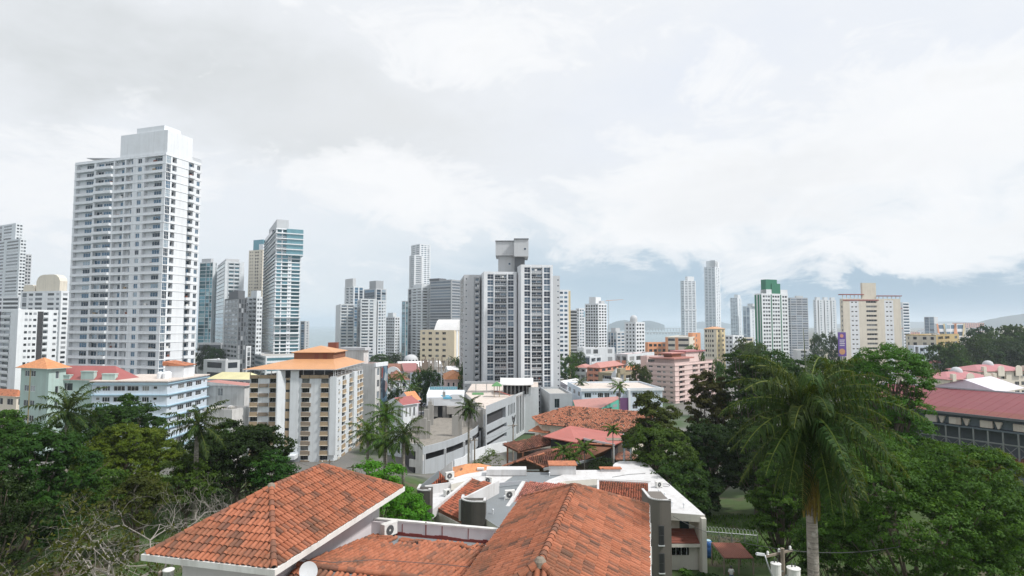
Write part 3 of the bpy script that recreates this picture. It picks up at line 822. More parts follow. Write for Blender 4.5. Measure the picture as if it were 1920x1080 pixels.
# ================================================================ ground, sea, hills, haze
def terrain():
    ys = [-30, 0, 12, 25, 35, 45, 55, 65, 75, 85, 95, 105, 115, 125, 135, 145, 160, 180, 210, 250, 300, 380, 500, 650, 800, 900, 1000, 1100, 1180, 1240, 1300, 1500, 2000, 3000, 4500, 6500]
    mb = MB(); nx = 49; rows = []
    for y in ys:
        row = []
        for i in range(nx):
            t = (i / (nx - 1) - .5) * 2; x = (abs(t) ** 1.6) * (1 if t > 0 else -1) * max(130, y * 1.5)
            row.append((x, y, ground(x, y)))
        rows.append(row)
    for a, b in zip(rows, rows[1:]):
        for i in range(nx - 1): mb.face([a[i], a[i + 1], b[i + 1], b[i]])
    m, n, b = newmat('ground_cover')
    t = n.new('ShaderNodeTexCoord').outputs['Object']; sp = n.new('ShaderNodeSeparateXYZ'); n.l.new(t, sp.inputs[0])
    gr = n.mix(n.noise(t, .5, 5, .7), (.022, .05, .010), (.075, .125, .028)); so = n.mix(n.noise(t, .8, 4, .6), (.07, .05, .035), (.13, .10, .07))
    gr = n.mix(n.ramp(n.noise(t, .16, 4, .6), [(.52, (0, 0, 0)), (.66, (1, 1, 1))]), gr, so)
    ci = n.mix(n.noise(t, .06, 3, .6), (.10, .10, .10), (.20, .19, .17)); ci = n.mix(n.ramp(n.noise(t, .02, 4, .6), [(.5, (0, 0, 0)), (.6, (1, 1, 1))]), ci, (.05, .085, .03))
    n.l.new(n.mix(n.math('MULTIPLY', n.math('SUBTRACT', sp.outputs[1], 108.0), .08, clamp=True), gr, ci), b.inputs['Base Color']); b.inputs['Roughness'].default_value = .95
    tag(mb.build('ground', m), 'rolling ground, grassy near the houses and paved under the city', None, None, 'structure')
terrain()
m, n, b = newmat('sea_water')
t = n.new('ShaderNodeTexCoord').outputs['Object']
b.inputs['Base Color'].default_value = (.10, .17, .18, 1); b.inputs['Roughness'].default_value = .22
bp = n.new('ShaderNodeBump'); bp.inputs['Strength'].default_value = .35; bp.inputs['Distance'].default_value = 1.0; n.l.new(n.noise(n.sc(t, (1, 2.5, 1)), .05, 5, .7), bp.inputs['Height']); n.l.new(bp.outputs[0], b.inputs['Normal'])
mb = MB(); mb.face([(-12000, -100, -60), (14000, -100, -60), (14000, 21000, -60), (-12000, 21000, -60)])
tag(mb.build('sea', m), 'pale calm bay behind the towers', None, None, 'structure')
plain('hill_green', (.014, .028, .022), .9, 0, .35, .004)
def hill(px0, px1, Y, prof, zb, dep, name='hill', label=''):
    """a ridge whose skyline runs through the pixel heights prof"""
    mb = MB(); k = 40; rg = random.Random(int(px0)); rows = []
    for j, f in ((0, 0), (1, .55), (2, 1), (3, .5), (4, 0)):
        row = []
        for i in range(k + 1):
            px = px0 + (px1 - px0) * i / k; top = at(px, lerp(px, prof) + rg.uniform(-.35, .35), Y); y = Y + (j - 2) * dep
            row.append((top.x * y / Y, y, zb + (top.z - zb) * f))
        rows.append(row)
    for a, b_ in zip(rows, rows[1:]):
        for i in range(k): mb.face([a[i], a[i + 1], b_[i + 1], b_[i]])
    tag(mb.build(name, M['hill_green'], smooth=True), label, None, None, 'structure')
hill(1140, 1200, 6500, [(1140, 609), (1155, 602.5), (1170, 600), (1185, 602), (1200, 609)], -61, 200, 'island_hill', 'small wooded island in the bay behind the white towers')
hill(1194, 1246, 6900, [(1194, 609), (1205, 602), (1218, 601), (1232, 604.5), (1246, 609)], -61, 200, 'island_hill', 'long low wooded island right of the smaller one')
hill(1290, 1375, 8800, [(1290, 609), (1312, 603), (1345, 602), (1375, 609)], -61, 250, 'island_hill', 'faint far island behind the two tallest thin towers')
hill(1560, 1850, 9000, [(1560, 608), (1620, 605), (1700, 603.5), (1800, 603), (1850, 606)], -61, 300, 'hill', 'faint far ridge on the right skyline')
hill(1820, 2200, 5200, [(1820, 608), (1850, 600), (1880, 594), (1920, 588), (2000, 578), (2100, 582), (2200, 606)], -61, 300, 'hill', 'blue-grey hill rising at the right edge')

# ================================================================ towers on the left
G_, Wt = M['g_blue'], M['w_white']
FRM = M['white_paint']
BF = dict(B=dict(v=(.03, .93), wf=[(.46, .96, .02, .9), (.28, .37, .5, .8)], rec=1.2, bal=.27, dep=.06), P=dict(v=(.03, .93), wf=[(.02, .34, .02, .9), (.40, .98, .02, .9)], dep=.9, bal=.30), W=dict(v=(.3, .86), nm=2, nr=1, rec=.2))
b = tower('apartment_tower', 'tall white apartment tower with stacked balconies and blue corner windows, behind the mint-green building', 127, 300, 368, 202, 72, 285,
          '.35. 3.7B .35. 3.5P .25. 2B .2. 1.4B .9. .8W .5. 3.4B .6.', '.1. 1.9G .5. 1.8B .5. 4. .3. 2.4P 1.2. 1.5W .4.', nf=32, wm=Wt, gm=G_, fm=FRM, sep=True, limit=100,
          ty=BF, tyL=dict(BF, B=dict(v=(.03, .93), wf=[(.42, .96, .02, .9)], rec=1.2, bal=.27)), band=(.16, .14, Wt))
cap(b, .02, .72, .0, .50, 8.6, Wt); cap(b, .05, .5, .05, .34, 10.6, Wt); cap(b, .42, .95, .06, .5, 1.6, Wt, 'roof_slab')
mb = MB()
for i in range(22):
    p = b.pt(b.wr * (.3 + .69 * i / 21), .15); mb.obox(p, b.r, 0, .06, 0, .06, b.z1 - .02, b.z1 + 1.15)
mb.obox(b.pt(b.wr * .3, .15), b.r, 0, b.wr * .69, .0, .06, b.z1 + 1.15, b.z1 + 1.22); b.part('roof_railing', mb, M['steel'])
mb = MB(); p = b.pt(b.wr * .1, b.wl * .78); p1 = b.pt(b.wr * .1, b.wl * .55)
mb.hexa([(*b.pt(1, b.wl * .9), b.z1 + 1.5), (*b.pt(1, b.wl * .56), b.z1 + .1), (*b.pt(6, b.wl * .56), b.z1 + .1), (*b.pt(6, b.wl * .9), b.z1 + 1.5)], [(*b.pt(1, b.wl * .9), b.z1 + 1.7), (*b.pt(1, b.wl * .56), b.z1 + .3), (*b.pt(6, b.wl * .56), b.z1 + .3), (*b.pt(6, b.wl * .9), b.z1 + 1.7)])
b.part('sloping_canopy', mb, M['m_grey']); b.done()

b = tower('stepped_tower', 'pale grey stepped tower rising at the far left edge', -60, 20, 34, 560, 62, 418, '1. 2G .5. 2G .5. 2G .5. 2W 1.', '1. 2W .6. 2W .6.', wm=M['w_white2'], gm=M['g_grey'], fm=FRM, bar=0)
tower('', '', -50, 30, 42, 540, 62, 447, '.5. 2W .5. 2W .5. 2W .3.', '.5. 2W .5. 2W .3.', wm=M['w_white2'], gm=M['g_grey'], fm=FRM, bar=0, into=b)
tower('', '', 28, 41, 53, 545, 50, 476, '.4. 2R .4. 2R .4.', '.5. 2R .5. 2R .5.', wm=M['w_lgrey'], gm=M['g_grey'], fm=FRM, bar=0, into=b); b.done()
b = tower('apartment_block', 'low white block with dark window bands in front of the stepped grey tower', -60, 34, 46, 450, 75, 556, '.4. 4H .3. 4H .3. 4H .3.', '.5. 2H .5.', wm=Wt, gm=M['g_dark'], fm=FRM, bar=0); b.done()
b = tower('apartment_tower', 'white block with two rounded beige rooftop barrels left of the tallest white tower', 36, 112, 140, 380, 74, 545, '.5. 1.4G .6. 1.4W .6. 2.2H 1.6. 2W .6. 1W .5.', '.6. 1.6W .6. 1.6W .6.', wm=Wt, gm=M['g_grey'], fm=FRM, bar=0)
def barrel(b, i0, i1, j0, j1, h, m, name):
    mb = MB(); z = b.z1 - .6; q = [(0, 0), (0, h * .62), (.06, h * .82), (.16, h * .95), (.3, h), (.7, h), (.84, h * .95), (.94, h * .82), (1, h * .62), (1, 0)]
    f = [[(*b.pt(b.wr * i, b.wl * (j1 + (j0 - j1) * t)), z + hz) for t, hz in q] for i in (i0, i1)]
    mb.hexa(f[0], f[1]); b.part(name, mb, m)
barrel(b, .1, .6, .08, .66, 11.5, M['w_cream'], 'barrel_penthouse'); barrel(b, .1, .6, .7, .98, 5.0, M['w_cream'], 'barrel_penthouse'); b.done()
b = tower('apartment_tower', 'white tower with black vertical stripes and stacked balconies at the left edge', -60, 33, 108, 300, 62, 580, '.5. 2.4C 2R .4. 2C 2R 1.5.', '2.4. 1.2w .4. 1.1w .5. 1.3w .3. 2.2C 2R .3. 1.6. 1.4w .4.', wm=Wt, gm=M['g_grey'], fm=FRM, bar=0, alt=M['w_black'], ty=dict(w=dict(v=(.4, .8), nm=1, nr=1, rec=.12)))
clutter(b, 3, 4, [Wt]); b.done()

b = tower('glass_tower', 'slim teal glass tower with white edge just right of the tallest white tower', 371, 396, 404, 490, 68, 491, '.15. 5V .2. 3V .2. 2V .3.', '1. .3V .3.', wm=M['w_white2'], gm=M['g_teal'], fm=FRM, bar=0, ty=dict(V=dict(v=(.12, 1.0), rec=.3)))
cap(b, .1, .7, .2, .9, 3.5, M['w_lgrey']); b.done()
b = tower('glass_tower', 'broad teal glass tower with white middle pier beside the slim teal one', 400, 419, 455, 470, 32, 490, '.2. 5V .3.', '1.6. .2| 2.6R .25| 2.4R .3| 1.2. .9C', wm=M['w_white2'], gm=M['g_teal'], fm=FRM, bar=0, ty=dict(V=dict(v=(.12, 1.0), rec=.3)), alt=M['w_white'])
cap(b, .1, .8, .1, .9, 3.5, M['w_lgrey']); b.done()
lowrise('podium_block', 'low white podium with long window bands at the foot of the teal glass towers', 372, 416, 424, 440, 74, 643, '.2. 8H .2.', '.3. 3H .3.', 3, wm=M['w_lgrey'], gm=M['g_grey'], fm=FRM, bar=0, cat='building')
b = tower('apartment_tower', 'dark grey tower with a lighter left face, left of the blue and white tower', 420, 446, 462, 400, 40, 558, '.3. 1.6W .3. 1.6W .3. 1.6W .3. 1.2W .4.', '.4. 1.4G .5. 1.4G .5. 1.4G .4.', wm=M['w_dgrey'], wmL=M['w_grey'], gm=M['g_grey'], fm=FRM, bar=0)
cap(b, .1, .9, .1, .75, 5.5, M['w_dgrey']); b.done()
b = tower('apartment_tower', 'narrow cream tower with a green glass box on top behind the blue and white tower', 463, 489, 504, 560, 66, 468, '.7. .7w .7. .7w 1.4. .9W .5. .9W .5. 1. .6w .5.', '1. 1W 1. 1W 1.', wm=M['w_cream'], gm=M['g_dark'], fm=FRM, bar=0)
cap(b, .1, .9, .05, .75, 10.5, M['g_teal'], 'glass_penthouse'); cap(b, .05, .8, .0, .3, 6, M['w_white']); b.done()
b = tower('apartment_tower', 'grey-white tower of open balconies between the dark grey and the blue and white towers', 459, 480, 491, 430, 55, 556, '.4. 1.5G .4. 2.4R .3. 2.4R .4.', '.6. 2W .6. 2W .4.', wm=M['w_white2'], gm=M['g_grey'], fm=FRM, bar=0)
cap(b, .2, .9, .1, .6, 5, M['w_white2']); tower('', '', 450, 463, 472, 420, 60, 649, '.8. 3G .6.', '.8. 2G .5.', wm=Wt, gm=M['g_grey'], fm=FRM, bar=0, into=b); b.done()
b = tower('glass_tower', 'blue and white glass tower with a teal banded crown, left of the open sea view', 491, 514, 561, 450, 28, 427, '.15. 4V .25.', '.3. 1.5G .35. 1.9G .3. .5w .4. 2.8V .2. ', nf=40, wm=Wt, gm=M['g_teal'], fm=FRM, bar=0, railm=M['g_teal'], ty=dict(V=dict(v=(.22, .98), nm=2, nr=1, rec=.3), G=dict(v=(.2, .95), rec=.3, nm=2, nr=1)), band=(.35, .5, Wt))
mb = MB(); q = [b.pt(b.wr * i, b.wl * j) for i, j in ((-.02, -.03), (1.08, -.03), (1.08, .6), (-.02, .6))]
for k in range(5): mb.prism(q, b.z1 - 21 + k * 4.1, b.z1 - 20.2 + k * 4.1, 0)
b.part('crown_band', mb, Wt); mb = MB(); q = [b.pt(b.wr * i, b.wl * j) for i, j in ((.4, -.02), (1.075, -.02), (1.075, .55), (.4, .55))]; mb.prism(q, b.z1 - 21.5, b.z1 - .5, 0); b.part('crown_glazing', mb, plain('teal_glass', (.15, .31, .36), .15, .4, .25, .3))
cap(b, .12, .62, .2, .8, 10.5, M['w_lgrey']); cap(b, .0, .3, .3, 1.0, 3.2, M['g_navy'], 'glass_penthouse')
mb = MB(); q = [b.pt(b.wr * i, b.wl * j) for i, j in ((-.03, -.03), (1.02, -.03), (1.02, .5), (-.03, .5))]; zz = at(514, 596, 450).z
for k in range(3): mb.prism(q, zz - k * 6.2, zz + .9 - k * 6.2, 0)
b.part('floor_band', mb, Wt); b.done()
tower('podium_block', 'long low white podium with a teal glass band below the blue and white tower', 470, 500, 590, 400, 34, 668, '.3. 4H .3.', '.2. 9H .3.', nf=5, wm=Wt, gm=M['g_teal'], fm=FRM, bar=0, cat='building').done()
tower('apartment_tower', 'slim pale tower half hidden right behind the blue and white tower', 563, 572, 580, 700, 50, 602, '.5. 2G .5.', '1. .6W .8.', wm=M['w_lgrey'], gm=M['g_blue'], fm=FRM, bar=0).done()

# ================================================================ cluster right of the sea view
CL = dict(wm=M['w_white2'], gm=M['g_blue'], fm=FRM, bar=0)
tower('apartment_tower', 'blue-windowed tower with blank white left flank, first of the cluster right of the sea gap', 629, 638, 664, 600, 22, 570, '2. .2. .3.', '.4. 3R .5. 3R .4.', **CL).done()
b = tower('apartment_tower', 'taller ribbed white tower with a blank core shaft in the cluster by the sea gap', 645, 662, 681, 640, 40, 537, '.6. 1R .5. 1R .3.', '.5. 1.6G .5. 1.6G .4.', **CL); cap(b, .0, .3, .1, .95, 9.5, M['w_lgrey']); b.done()
tower('apartment_tower', 'broad banded blue and white tower in the middle of the cluster by the sea gap', 669, 676, 706, 585, 20, 560, '.3. 2V .3.', '.4. 3.5R .6. 2R .3. 1.4. ', **CL).done()
tower('apartment_tower', 'narrow white tower with small windows at the right of the cluster', 703, 708, 724, 590, 24, 563, '.5. 1w .3.', '.6. 1.4W .6. 1W .6. .8w .6.', **CL).done()
b = tower('glass_tower', 'blue glass tower with a square grey top behind the cluster', 680, 704, 724, 690, 42, 541, '.4. 3V .4.', '.4. 2G .5. 2G .4.', wm=M['w_lgrey'], gm=M['g_blue'], fm=FRM, bar=0); cap(b, .05, .75, .05, .55, 10, M['w_grey']); b.done()
b = tower('apartment_tower', 'plain white gridded tower just right of the cluster, shorter than it', 723, 740, 750, 640, 55, 594, '.4. 1W .3. 1W .3. 1W .3. 1W .4.', '.6. 1W .6. 1W .6.', wm=M['w_white2'], gm=M['g_dark'], fm=FRM, bar=0); cap(b, .2, .8, .3, .9, 5, M['w_white2']); b.done()
tower('glass_tower', 'stepped teal glass tower left of the tall white spire tower', 753, 760, 770, 700, 30, 564, '.3. 3V .3.', '.3. 1.4V .3. 1.4V .3.', wm=M['w_lgrey'], gm=M['g_teal'], fm=FRM, bar=0).done()
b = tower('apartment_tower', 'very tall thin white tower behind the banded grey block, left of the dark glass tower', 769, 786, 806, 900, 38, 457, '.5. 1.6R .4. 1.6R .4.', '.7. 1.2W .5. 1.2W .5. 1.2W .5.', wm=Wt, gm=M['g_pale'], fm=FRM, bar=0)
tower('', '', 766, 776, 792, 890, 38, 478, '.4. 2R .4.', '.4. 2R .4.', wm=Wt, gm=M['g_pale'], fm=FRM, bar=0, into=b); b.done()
b = tower('apartment_tower', 'grey and white banded block in front of the very tall thin white tower', 764, 790, 823, 640, 32, 538, '.4. 1.4V .3. 2R .3. 2R .3.', '.5. 2R .5. 2R .5. 1.2W .5.', wm=M['w_white2'], gm=M['g_dark'], fm=FRM, bar=0); cap(b, .0, .6, .0, .6, 4, M['w_white2']); b.done()
b = tower('glass_tower', 'dark blue glass slab tower left of the central twin-slab tower', 805, 846, 872, 620, 55, 524, '.2. 6V .2.', '.2. 4V .2.', wm=M['w_grey'], gm=M['g_navy'], fm=M['w_grey'], bar=.35, ty=dict(V=dict(v=(.1, .9)))); cap(b, -.01, .5, .55, 1.01, 2.6, M['w_dgrey']); b.done()

# cream hotel with vaulted roof
b = tower('hotel_building', 'cream hotel with square windows and a white vaulted roof left of the central tower', 788, 852, 872, 400, 72, 619,
          '.7. 1.1W 1.2. 1.3W 1.2. 1.3W 1.2. 1.3W 3.', '.8. .7! .5. .7! .5. .7! .8.', nf=9, wm=wall('w_hotel', (.72, .63, .47), .3), gm=M['g_dark'], fm=M['w_cream2'], ty=dict(W=dict(v=(.35, .78), rec=.4, nm=2, nr=1)), alt=M['w_white'], sep=True, limit=40, par=.5)
mb = MB(); f = []
for j in (-.02, .62): f.append([(*b.pt(b.wr * (.08 + .84 * t), b.wl * j), b.z1 - .2 + 7.5 * sin(pi * t)) for t in [i / 12 for i in range(13)]])
mb.hexa(f[1], f[0]); b.part('vaulted_roof', mb, M['m_white']); b.done()

# ================================================================ central twin-slab tower
FG = M['g_navy']; WC = M['w_white']
CT = dict(wm=WC, gm=FG, fm=FRM, ty=dict(G=dict(v=(.1, .94), nm=2, nr=2, rec=.1), R=dict(v=(.02, .9), rec=1.2, bal=.36, dep=.1, rail=1, wf=[(.04, .48, .02, .85), (.54, .98, .02, .85)]), B=dict(v=(.05, .85), rec=.8, bal=.3, dep=.7)), fh=3.0, railm=M['g_grey'])
b = tower('apartment_tower', 'central twin-slab tower with window grids and a boxy grey roof tank above the parking deck', 898, 907, 969, 234, 8, 509,
          '1.', '1.0. 1.9G .3| 3.6R .35| 1.8G .5| .4.', nf=24, sep=True, **CT)
b1 = tower('', '', 967, 977, 1037, 228, 8, 496, '1.', '.9. 1.8G .3| 3.2R .4| 1.9G .5| .3.', nf=25, into=b, altL=M['w_grey'], **CT)
CT2 = dict(CT); CT2['wm'] = M['w_lgrey']
tower('', '', 862, 870, 900, 243, 8, 515, '.5. 1G .3.', '.5. .7w 2.6. .5C 1.6B .4C', nf=23, into=b, alt=M['w_grey'], **CT2)
tower('', '', 1030, 1034, 1050, 242, 8, 517, '1.', '2.4. .9w .3.', nf=23, into=b, **CT2)
b.r, b.l = b1.r, b1.l
c0 = at(940, 452, 246); mb = MB(); zt = at(940, 453, 246).z; z1 = at(940, 483, 246).z
def quadp(x0, x1, Y0, Y1): return [(at(x0, 540, Y0).x, Y0), (at(x1, 540, Y0).x, Y0), (at(x1, 540, Y0).x, Y1), (at(x0, 540, Y0).x, Y1)]
mb.prism(quadp(929, 966, 238, 252), z1, zt - 1, 0); mb.prism(quadp(964, 991, 235, 250), at(940, 481, 236).z, zt - .6, 0); b.part('roof_tank_house', mb, M['w_lgrey'])
mb = MB(); mb.prism(quadp(934, 966, 240, 252), at(940, 530, 240).z, z1, 0); b.part('lift_shaft', mb, M['w_lgrey'])
mb = MB(); mb.prism(quadp(965, 984, 238, 250), at(940, 530, 240).z, z1 + .1, 0); b.part('lift_shaft', mb, M['w_dgrey'])
for x, y, Y in ((982, 469, 235), (953, 497, 240)):
    p = at(x, y, Y); b.rep('window', win_t(1.0, 1.0, 1, 1, FG, FRM, .08), (p.x, Y - .02, p.z), 0)
mb = MB(); mb.prism(quadp(928.5, 967, 237.6, 252.4), zt - 1, zt - .75, 0); mb.prism(quadp(963.6, 991.4, 234.6, 250.4), zt - .6, zt - .3, 0); b.part('roof_slab', mb, M['w_dgrey'])
b.done()

# ================================================================ right of the central tower
tower('apartment_tower', 'white tower with a yellow-edged right corner, close behind the central tower', 1040, 1046, 1070, 420, 16, 543, '1.', '.8. 1.6W .5. 1.4W .5. .9C', wm=Wt, gm=M['g_blue'], fm=FRM, bar=0, alt=M['w_yellow']).done()
tower('apartment_tower', 'dark grey slab behind the yellow-edged tower', 1062, 1068, 1083, 560, 20, 581, '1.', '.3. 3H .3.', wm=M['w_grey'], gm=M['g_dark'], fm=FRM, bar=0).done()
b = tower('apartment_tower', 'small white tower with a blue panel near its top, left of the gridded tower', 1080, 1086, 1098, 620, 26, 578, '.4. 1W .4.', '.5. 1.2W .5. 1.2W .4. .8.', wm=Wt, gm=M['g_blue'], fm=FRM, bar=0); cap(b, .72, 1.02, -.02, .3, 6, M['w_blue'], 'blue_panel', z=b.z1 - 9); b.done()
b = tower('apartment_tower', 'white tower with dark gridded windows and a square roof box, right of the central tower', 1097, 1122, 1138, 480, 50, 569, '.35. 1W .3. 1W .3. 1W .3. 1W .3. 1W .35.', '.5. 1.3W .5. 1.3W .5. 1.3W .3.', nf=24, wm=Wt, gm=M['g_dark'], fm=FRM, bar=0, ty=dict(W=dict(v=(.25, .85), rec=.5, nm=1, nr=1))); cap(b, .1, .7, .25, .75, 6, Wt); cap(b, .5, .9, .1, .5, 3, M['w_lgrey']); b.done()
b = tower('apartment_tower', 'short greyish tower between two white gridded towers', 1139, 1156, 1172, 560, 45, 622, '.4. 1G .4. 1G .4. 1G .4.', '.4. 1.4W .4. 1.4W .4.', wm=M['w_lgrey'], gm=M['g_blue'], fm=FRM, bar=0); cap(b, .1, .6, .2, .7, 4, M['w_lgrey']); b.done()
b = tower('apartment_tower', 'white tower with square dark windows and a domed roof tank', 1171, 1192, 1209, 470, 40, 604, '.8. .9W .7. .9W .7. .9W .7.', '.4. .8W .4. .8W .4. .8W .4.', nf=14, wm=Wt, gm=M['g_dark'], fm=FRM, bar=0)
p = b.pt(b.wr * .4, b.wl * .5); mb = MB(); mb.lathe((p[0], p[1], b.z1 - 1), [(3, 0), (3, 4), (2.7, 5), (1.8, 6.2), (.02, 6.8)], 14); b.part('domed_tank', mb, M['w_lgrey']); b.done()
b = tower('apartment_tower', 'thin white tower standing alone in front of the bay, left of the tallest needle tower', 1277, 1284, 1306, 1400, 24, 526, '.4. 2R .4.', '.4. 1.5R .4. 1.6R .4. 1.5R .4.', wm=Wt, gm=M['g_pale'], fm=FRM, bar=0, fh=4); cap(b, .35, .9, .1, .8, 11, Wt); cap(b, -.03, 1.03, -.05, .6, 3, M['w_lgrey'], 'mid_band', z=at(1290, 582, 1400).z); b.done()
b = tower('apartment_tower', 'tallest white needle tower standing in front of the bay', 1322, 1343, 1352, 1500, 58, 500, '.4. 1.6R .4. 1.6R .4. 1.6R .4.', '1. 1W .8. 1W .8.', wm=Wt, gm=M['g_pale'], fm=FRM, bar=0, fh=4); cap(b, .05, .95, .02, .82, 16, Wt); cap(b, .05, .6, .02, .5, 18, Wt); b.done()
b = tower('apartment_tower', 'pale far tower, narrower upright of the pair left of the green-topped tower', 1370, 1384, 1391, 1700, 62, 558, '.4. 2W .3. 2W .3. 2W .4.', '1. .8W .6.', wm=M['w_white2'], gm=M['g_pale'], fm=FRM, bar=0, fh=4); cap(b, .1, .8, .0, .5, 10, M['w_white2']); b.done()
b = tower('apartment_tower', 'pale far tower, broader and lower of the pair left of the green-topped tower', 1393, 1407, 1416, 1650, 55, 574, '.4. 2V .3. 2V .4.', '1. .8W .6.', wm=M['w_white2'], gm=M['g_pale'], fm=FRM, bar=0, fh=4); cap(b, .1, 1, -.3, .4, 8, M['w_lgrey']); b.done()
b = tower('apartment_tower', 'white tower with green vertical stripes and a green box on the roof', 1416, 1429, 1479, 430, 22, 550, '1C .6. 1C .4. .7C', '.5. .8W .15. .8W .15. .8W .3. .25! .3. .8W .15. .8W .15. .8W .3. .25! .5. .8W .2. .8W .4.', nf=22, wm=Wt, gm=M['g_grey'], fm=FRM, bar=0, altL=M['w_green'], alt=M['w_green'], ty=dict(W=dict(v=(.28, .78), rec=.4, nm=1, nr=1)))
cap(b, .2, 1.0, .05, .9, 3.6, Wt); cap(b, .2, .62, .1, .8, 11, M['w_green'], 'green_roof_box'); cap(b, .4, .72, .02, .6, 8, M['w_green'], 'green_roof_box'); b.done()
b = tower('glass_tower', 'dark blue glass office block right of the green-striped tower', 1478, 1483, 1516, 760, 16, 558, '.2. 3V .2.', '.2. 3V .15. 3V .15. 3V .2.', wm=M['w_grey'], gm=M['g_navy'], fm=M['w_lgrey'], bar=.3); cap(b, .35, .75, .1, .6, 3, M['w_lgrey']); b.done()
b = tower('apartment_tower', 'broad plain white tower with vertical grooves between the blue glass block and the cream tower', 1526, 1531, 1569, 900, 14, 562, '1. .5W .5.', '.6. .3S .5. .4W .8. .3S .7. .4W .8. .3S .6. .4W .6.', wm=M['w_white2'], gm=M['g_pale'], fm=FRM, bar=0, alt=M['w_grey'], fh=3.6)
for q in (.05, .42, .78): cap(b, q, q + .18, .1, .8, 4.5, M['w_white2'])
b.done()
b = tower('apartment_tower', 'cream tower with two white window strips and red terrace roofs, right of the big palm', 1576, 1582, 1690, 350, 4, 560, '1. 1W .6.',
          '1.6. .35C .55w .35C .55w .35C 1.5. .3. 2.6H .35. 1.5. .35C .55w .35C .55w .35C 1.8.', nf=19, wm=M['w_cream'], gm=M['g_dark'], fm=FRM, alt=Wt, sep=True, ty=dict(w=dict(v=(.42, .68), rec=.12, nm=1, nr=1, sp=1), H=dict(v=(.42, .86), rec=.7, nm=4, nr=1)))
mb = MB(); mb.prism([b.pt(b.wr * i, b.wl * j) for i, j in ((.36, .3), (.6, .3), (.6, .8), (.36, .8))], b.z1 - 1, at(1630, 530, 350).z); b.part('lift_house', mb, M['w_cream'])
for i0, i1, zo in ((-.03, .37, 2.3), (.6, 1.03, 1.5)):
    mb = MB(); q = [b.pt(b.wr * i, b.wl * j) for i, j in ((i0, -.06), (i1, -.06), (i1, .9), (i0, .9))]; mb.prism(q, b.z1 + zo, b.z1 + zo + .5); b.part('terrace_roof', mb, M['m_red'])
    for t in range(6):
        mb = MB(); p = b.pt(b.wr * (i0 + .03 + (i1 - i0 - .06) * t / 5), .3); mb.obox(p, b.r, 0, .25, 0, .25, b.z1 - .1, b.z1 + zo); b.part('terrace_post', mb, M['w_cream'])
mb = MB(); mb.prism([b.pt(b.wr * i, b.wl * j) for i, j in ((0, -.05), (.62, -.05), (.62, .05), (0, .05))], b.z1 - 1.2, b.z1 - .5); b.part('eave_band', mb, M['m_red'])
for k in range(5): cap(b, 1.0, 1.03, .05, .4, .5, M['m_salmon'], 'window_hood', z=b.z1 - 6 - k * 12)
b.done()
tower('office_tower', 'slim striped grey tower peeping out right behind the cream tower', 1690, 1694, 1706, 720, 20, 567, '1.', '.2. 3H .2.', wm=Wt, gm=M['g_navy'], fm=FRM, bar=0, fh=3.6).done()


# ================================================================ mid-distance buildings, left
b = tower('corner_building', 'mint-green building with a square tile-roofed turret, at the left behind the palm', 44, 96, 128, 150, 68, 692, '.8. 1G .25C 1G 2.6.', '1. .6W 1.', nf=6, wm=M['w_mint'], gm=M['g_grey'], fm=FRM, alt=M['w_ochre'], sep=True, par=0.0, ty=dict(G=dict(v=(.45, .85), nm=2, nr=1, rec=.12)))
mb = MB(); hip(mb, b.C, b.r, b.wr, b.wl, b.z1, 2.6, 0, .9, 'pyr', mu=1); b.part('roof', mb, [M['t_orange'], M['w_mint']])
b2 = tower('', '', 84, 224, 262, 152, 84, 714, '1.5. 1W 1.5. 1W 1.', '1. 1W 1. 1W 1.', nf=5, wm=M['w_mint'], gm=M['g_grey'], fm=FRM, into=b, par=0.0)
mb = MB(); hip(mb, b2.C, b2.r, b2.wr, b2.wl, b2.z1, 3.4, 0, .4, 'hip', mu=1); b.part('roof', mb, [M['m_red'], M['w_mint']])
for t, h in ((.02, 1.6), (.3, 2.2), (.62, 1.2)):
    mb = MB(); p = b2.pt(-.3, b2.wl * t); mb.obox(p, (-b2.l[0], -b2.l[1]), -3.6, 0, .0, 1.0, b2.z1 - .3, b2.z1 + h); mb.obox(p, (-b2.l[0], -b2.l[1]), -3.7, .1, -.1, 1.1, b2.z1 + h, b2.z1 + h + .25); b.part('parapet', mb, M['w_mint'])
b.done()
BW = dict(wm=M['w_pblue'], gm=M['g_dark'], fm=FRM)
b = tower('apartment_block', 'pale blue-white block with bright blue ledges, in front of the tallest white tower', 178, 318, 392, 150, 90, 716, '.6. .7w .3. 1.3W .5. 1.9W .3. 1.9W .5. 1.2W .6. .7w 1.6.', '.6. .5w 1.4. 1.6W .5. 1.6W .8. 1.6W .5. .5w .6.', nf=7, sep=True, par=.5, band=(.22, .5, M['w_blue']), roof=M['roof_pale'], ty=dict(W=dict(v=(.36, .8), nm=3, nr=1, rec=.14)), **BW)
q = [b.pt(-.55, -.55), b.pt(b.wr + .4, -.55), b.pt(b.wr + .4, b.wl + .5), b.pt(-.55, b.wl + .5)]
mb = MB(); mb.prism(q, b.z1 + .002, b.z1 + .3); b.part('roof_slab', mb, M['roof_pale'])
mb = MB(); mb.prism([b.pt(i, j) for i, j in ((9, 1), (14, 1), (14, 6), (9, 6))], b.z1, b.z1 + 3.4); b.part('stair_house', mb, M['w_white']); mb = MB(); hip(mb, b.pt(9, 1), b.r, 5, 5, b.z1 + 3.4, 1.1, 0, .5, 'shed'); b.part('stair_house_roof', mb, M['t_far'])
for k, (i, j) in enumerate(((6, 4), (7.5, 4.2), (6.2, 5.6))):
    mb = MB(); x, y = b.pt(i, j); mb.lathe((x, y, b.z1), [(.75, .3), (.8, 1.7), (.3, 2.1), (.01, 2.15)], 10); b.part('roof_tank', mb, M['w_white'])
mb = MB(); x, y = b.pt(12, 3); mb.tube([(x, y, b.z1), (x, y, b.z1 + 11)], [.09, .05], 5)
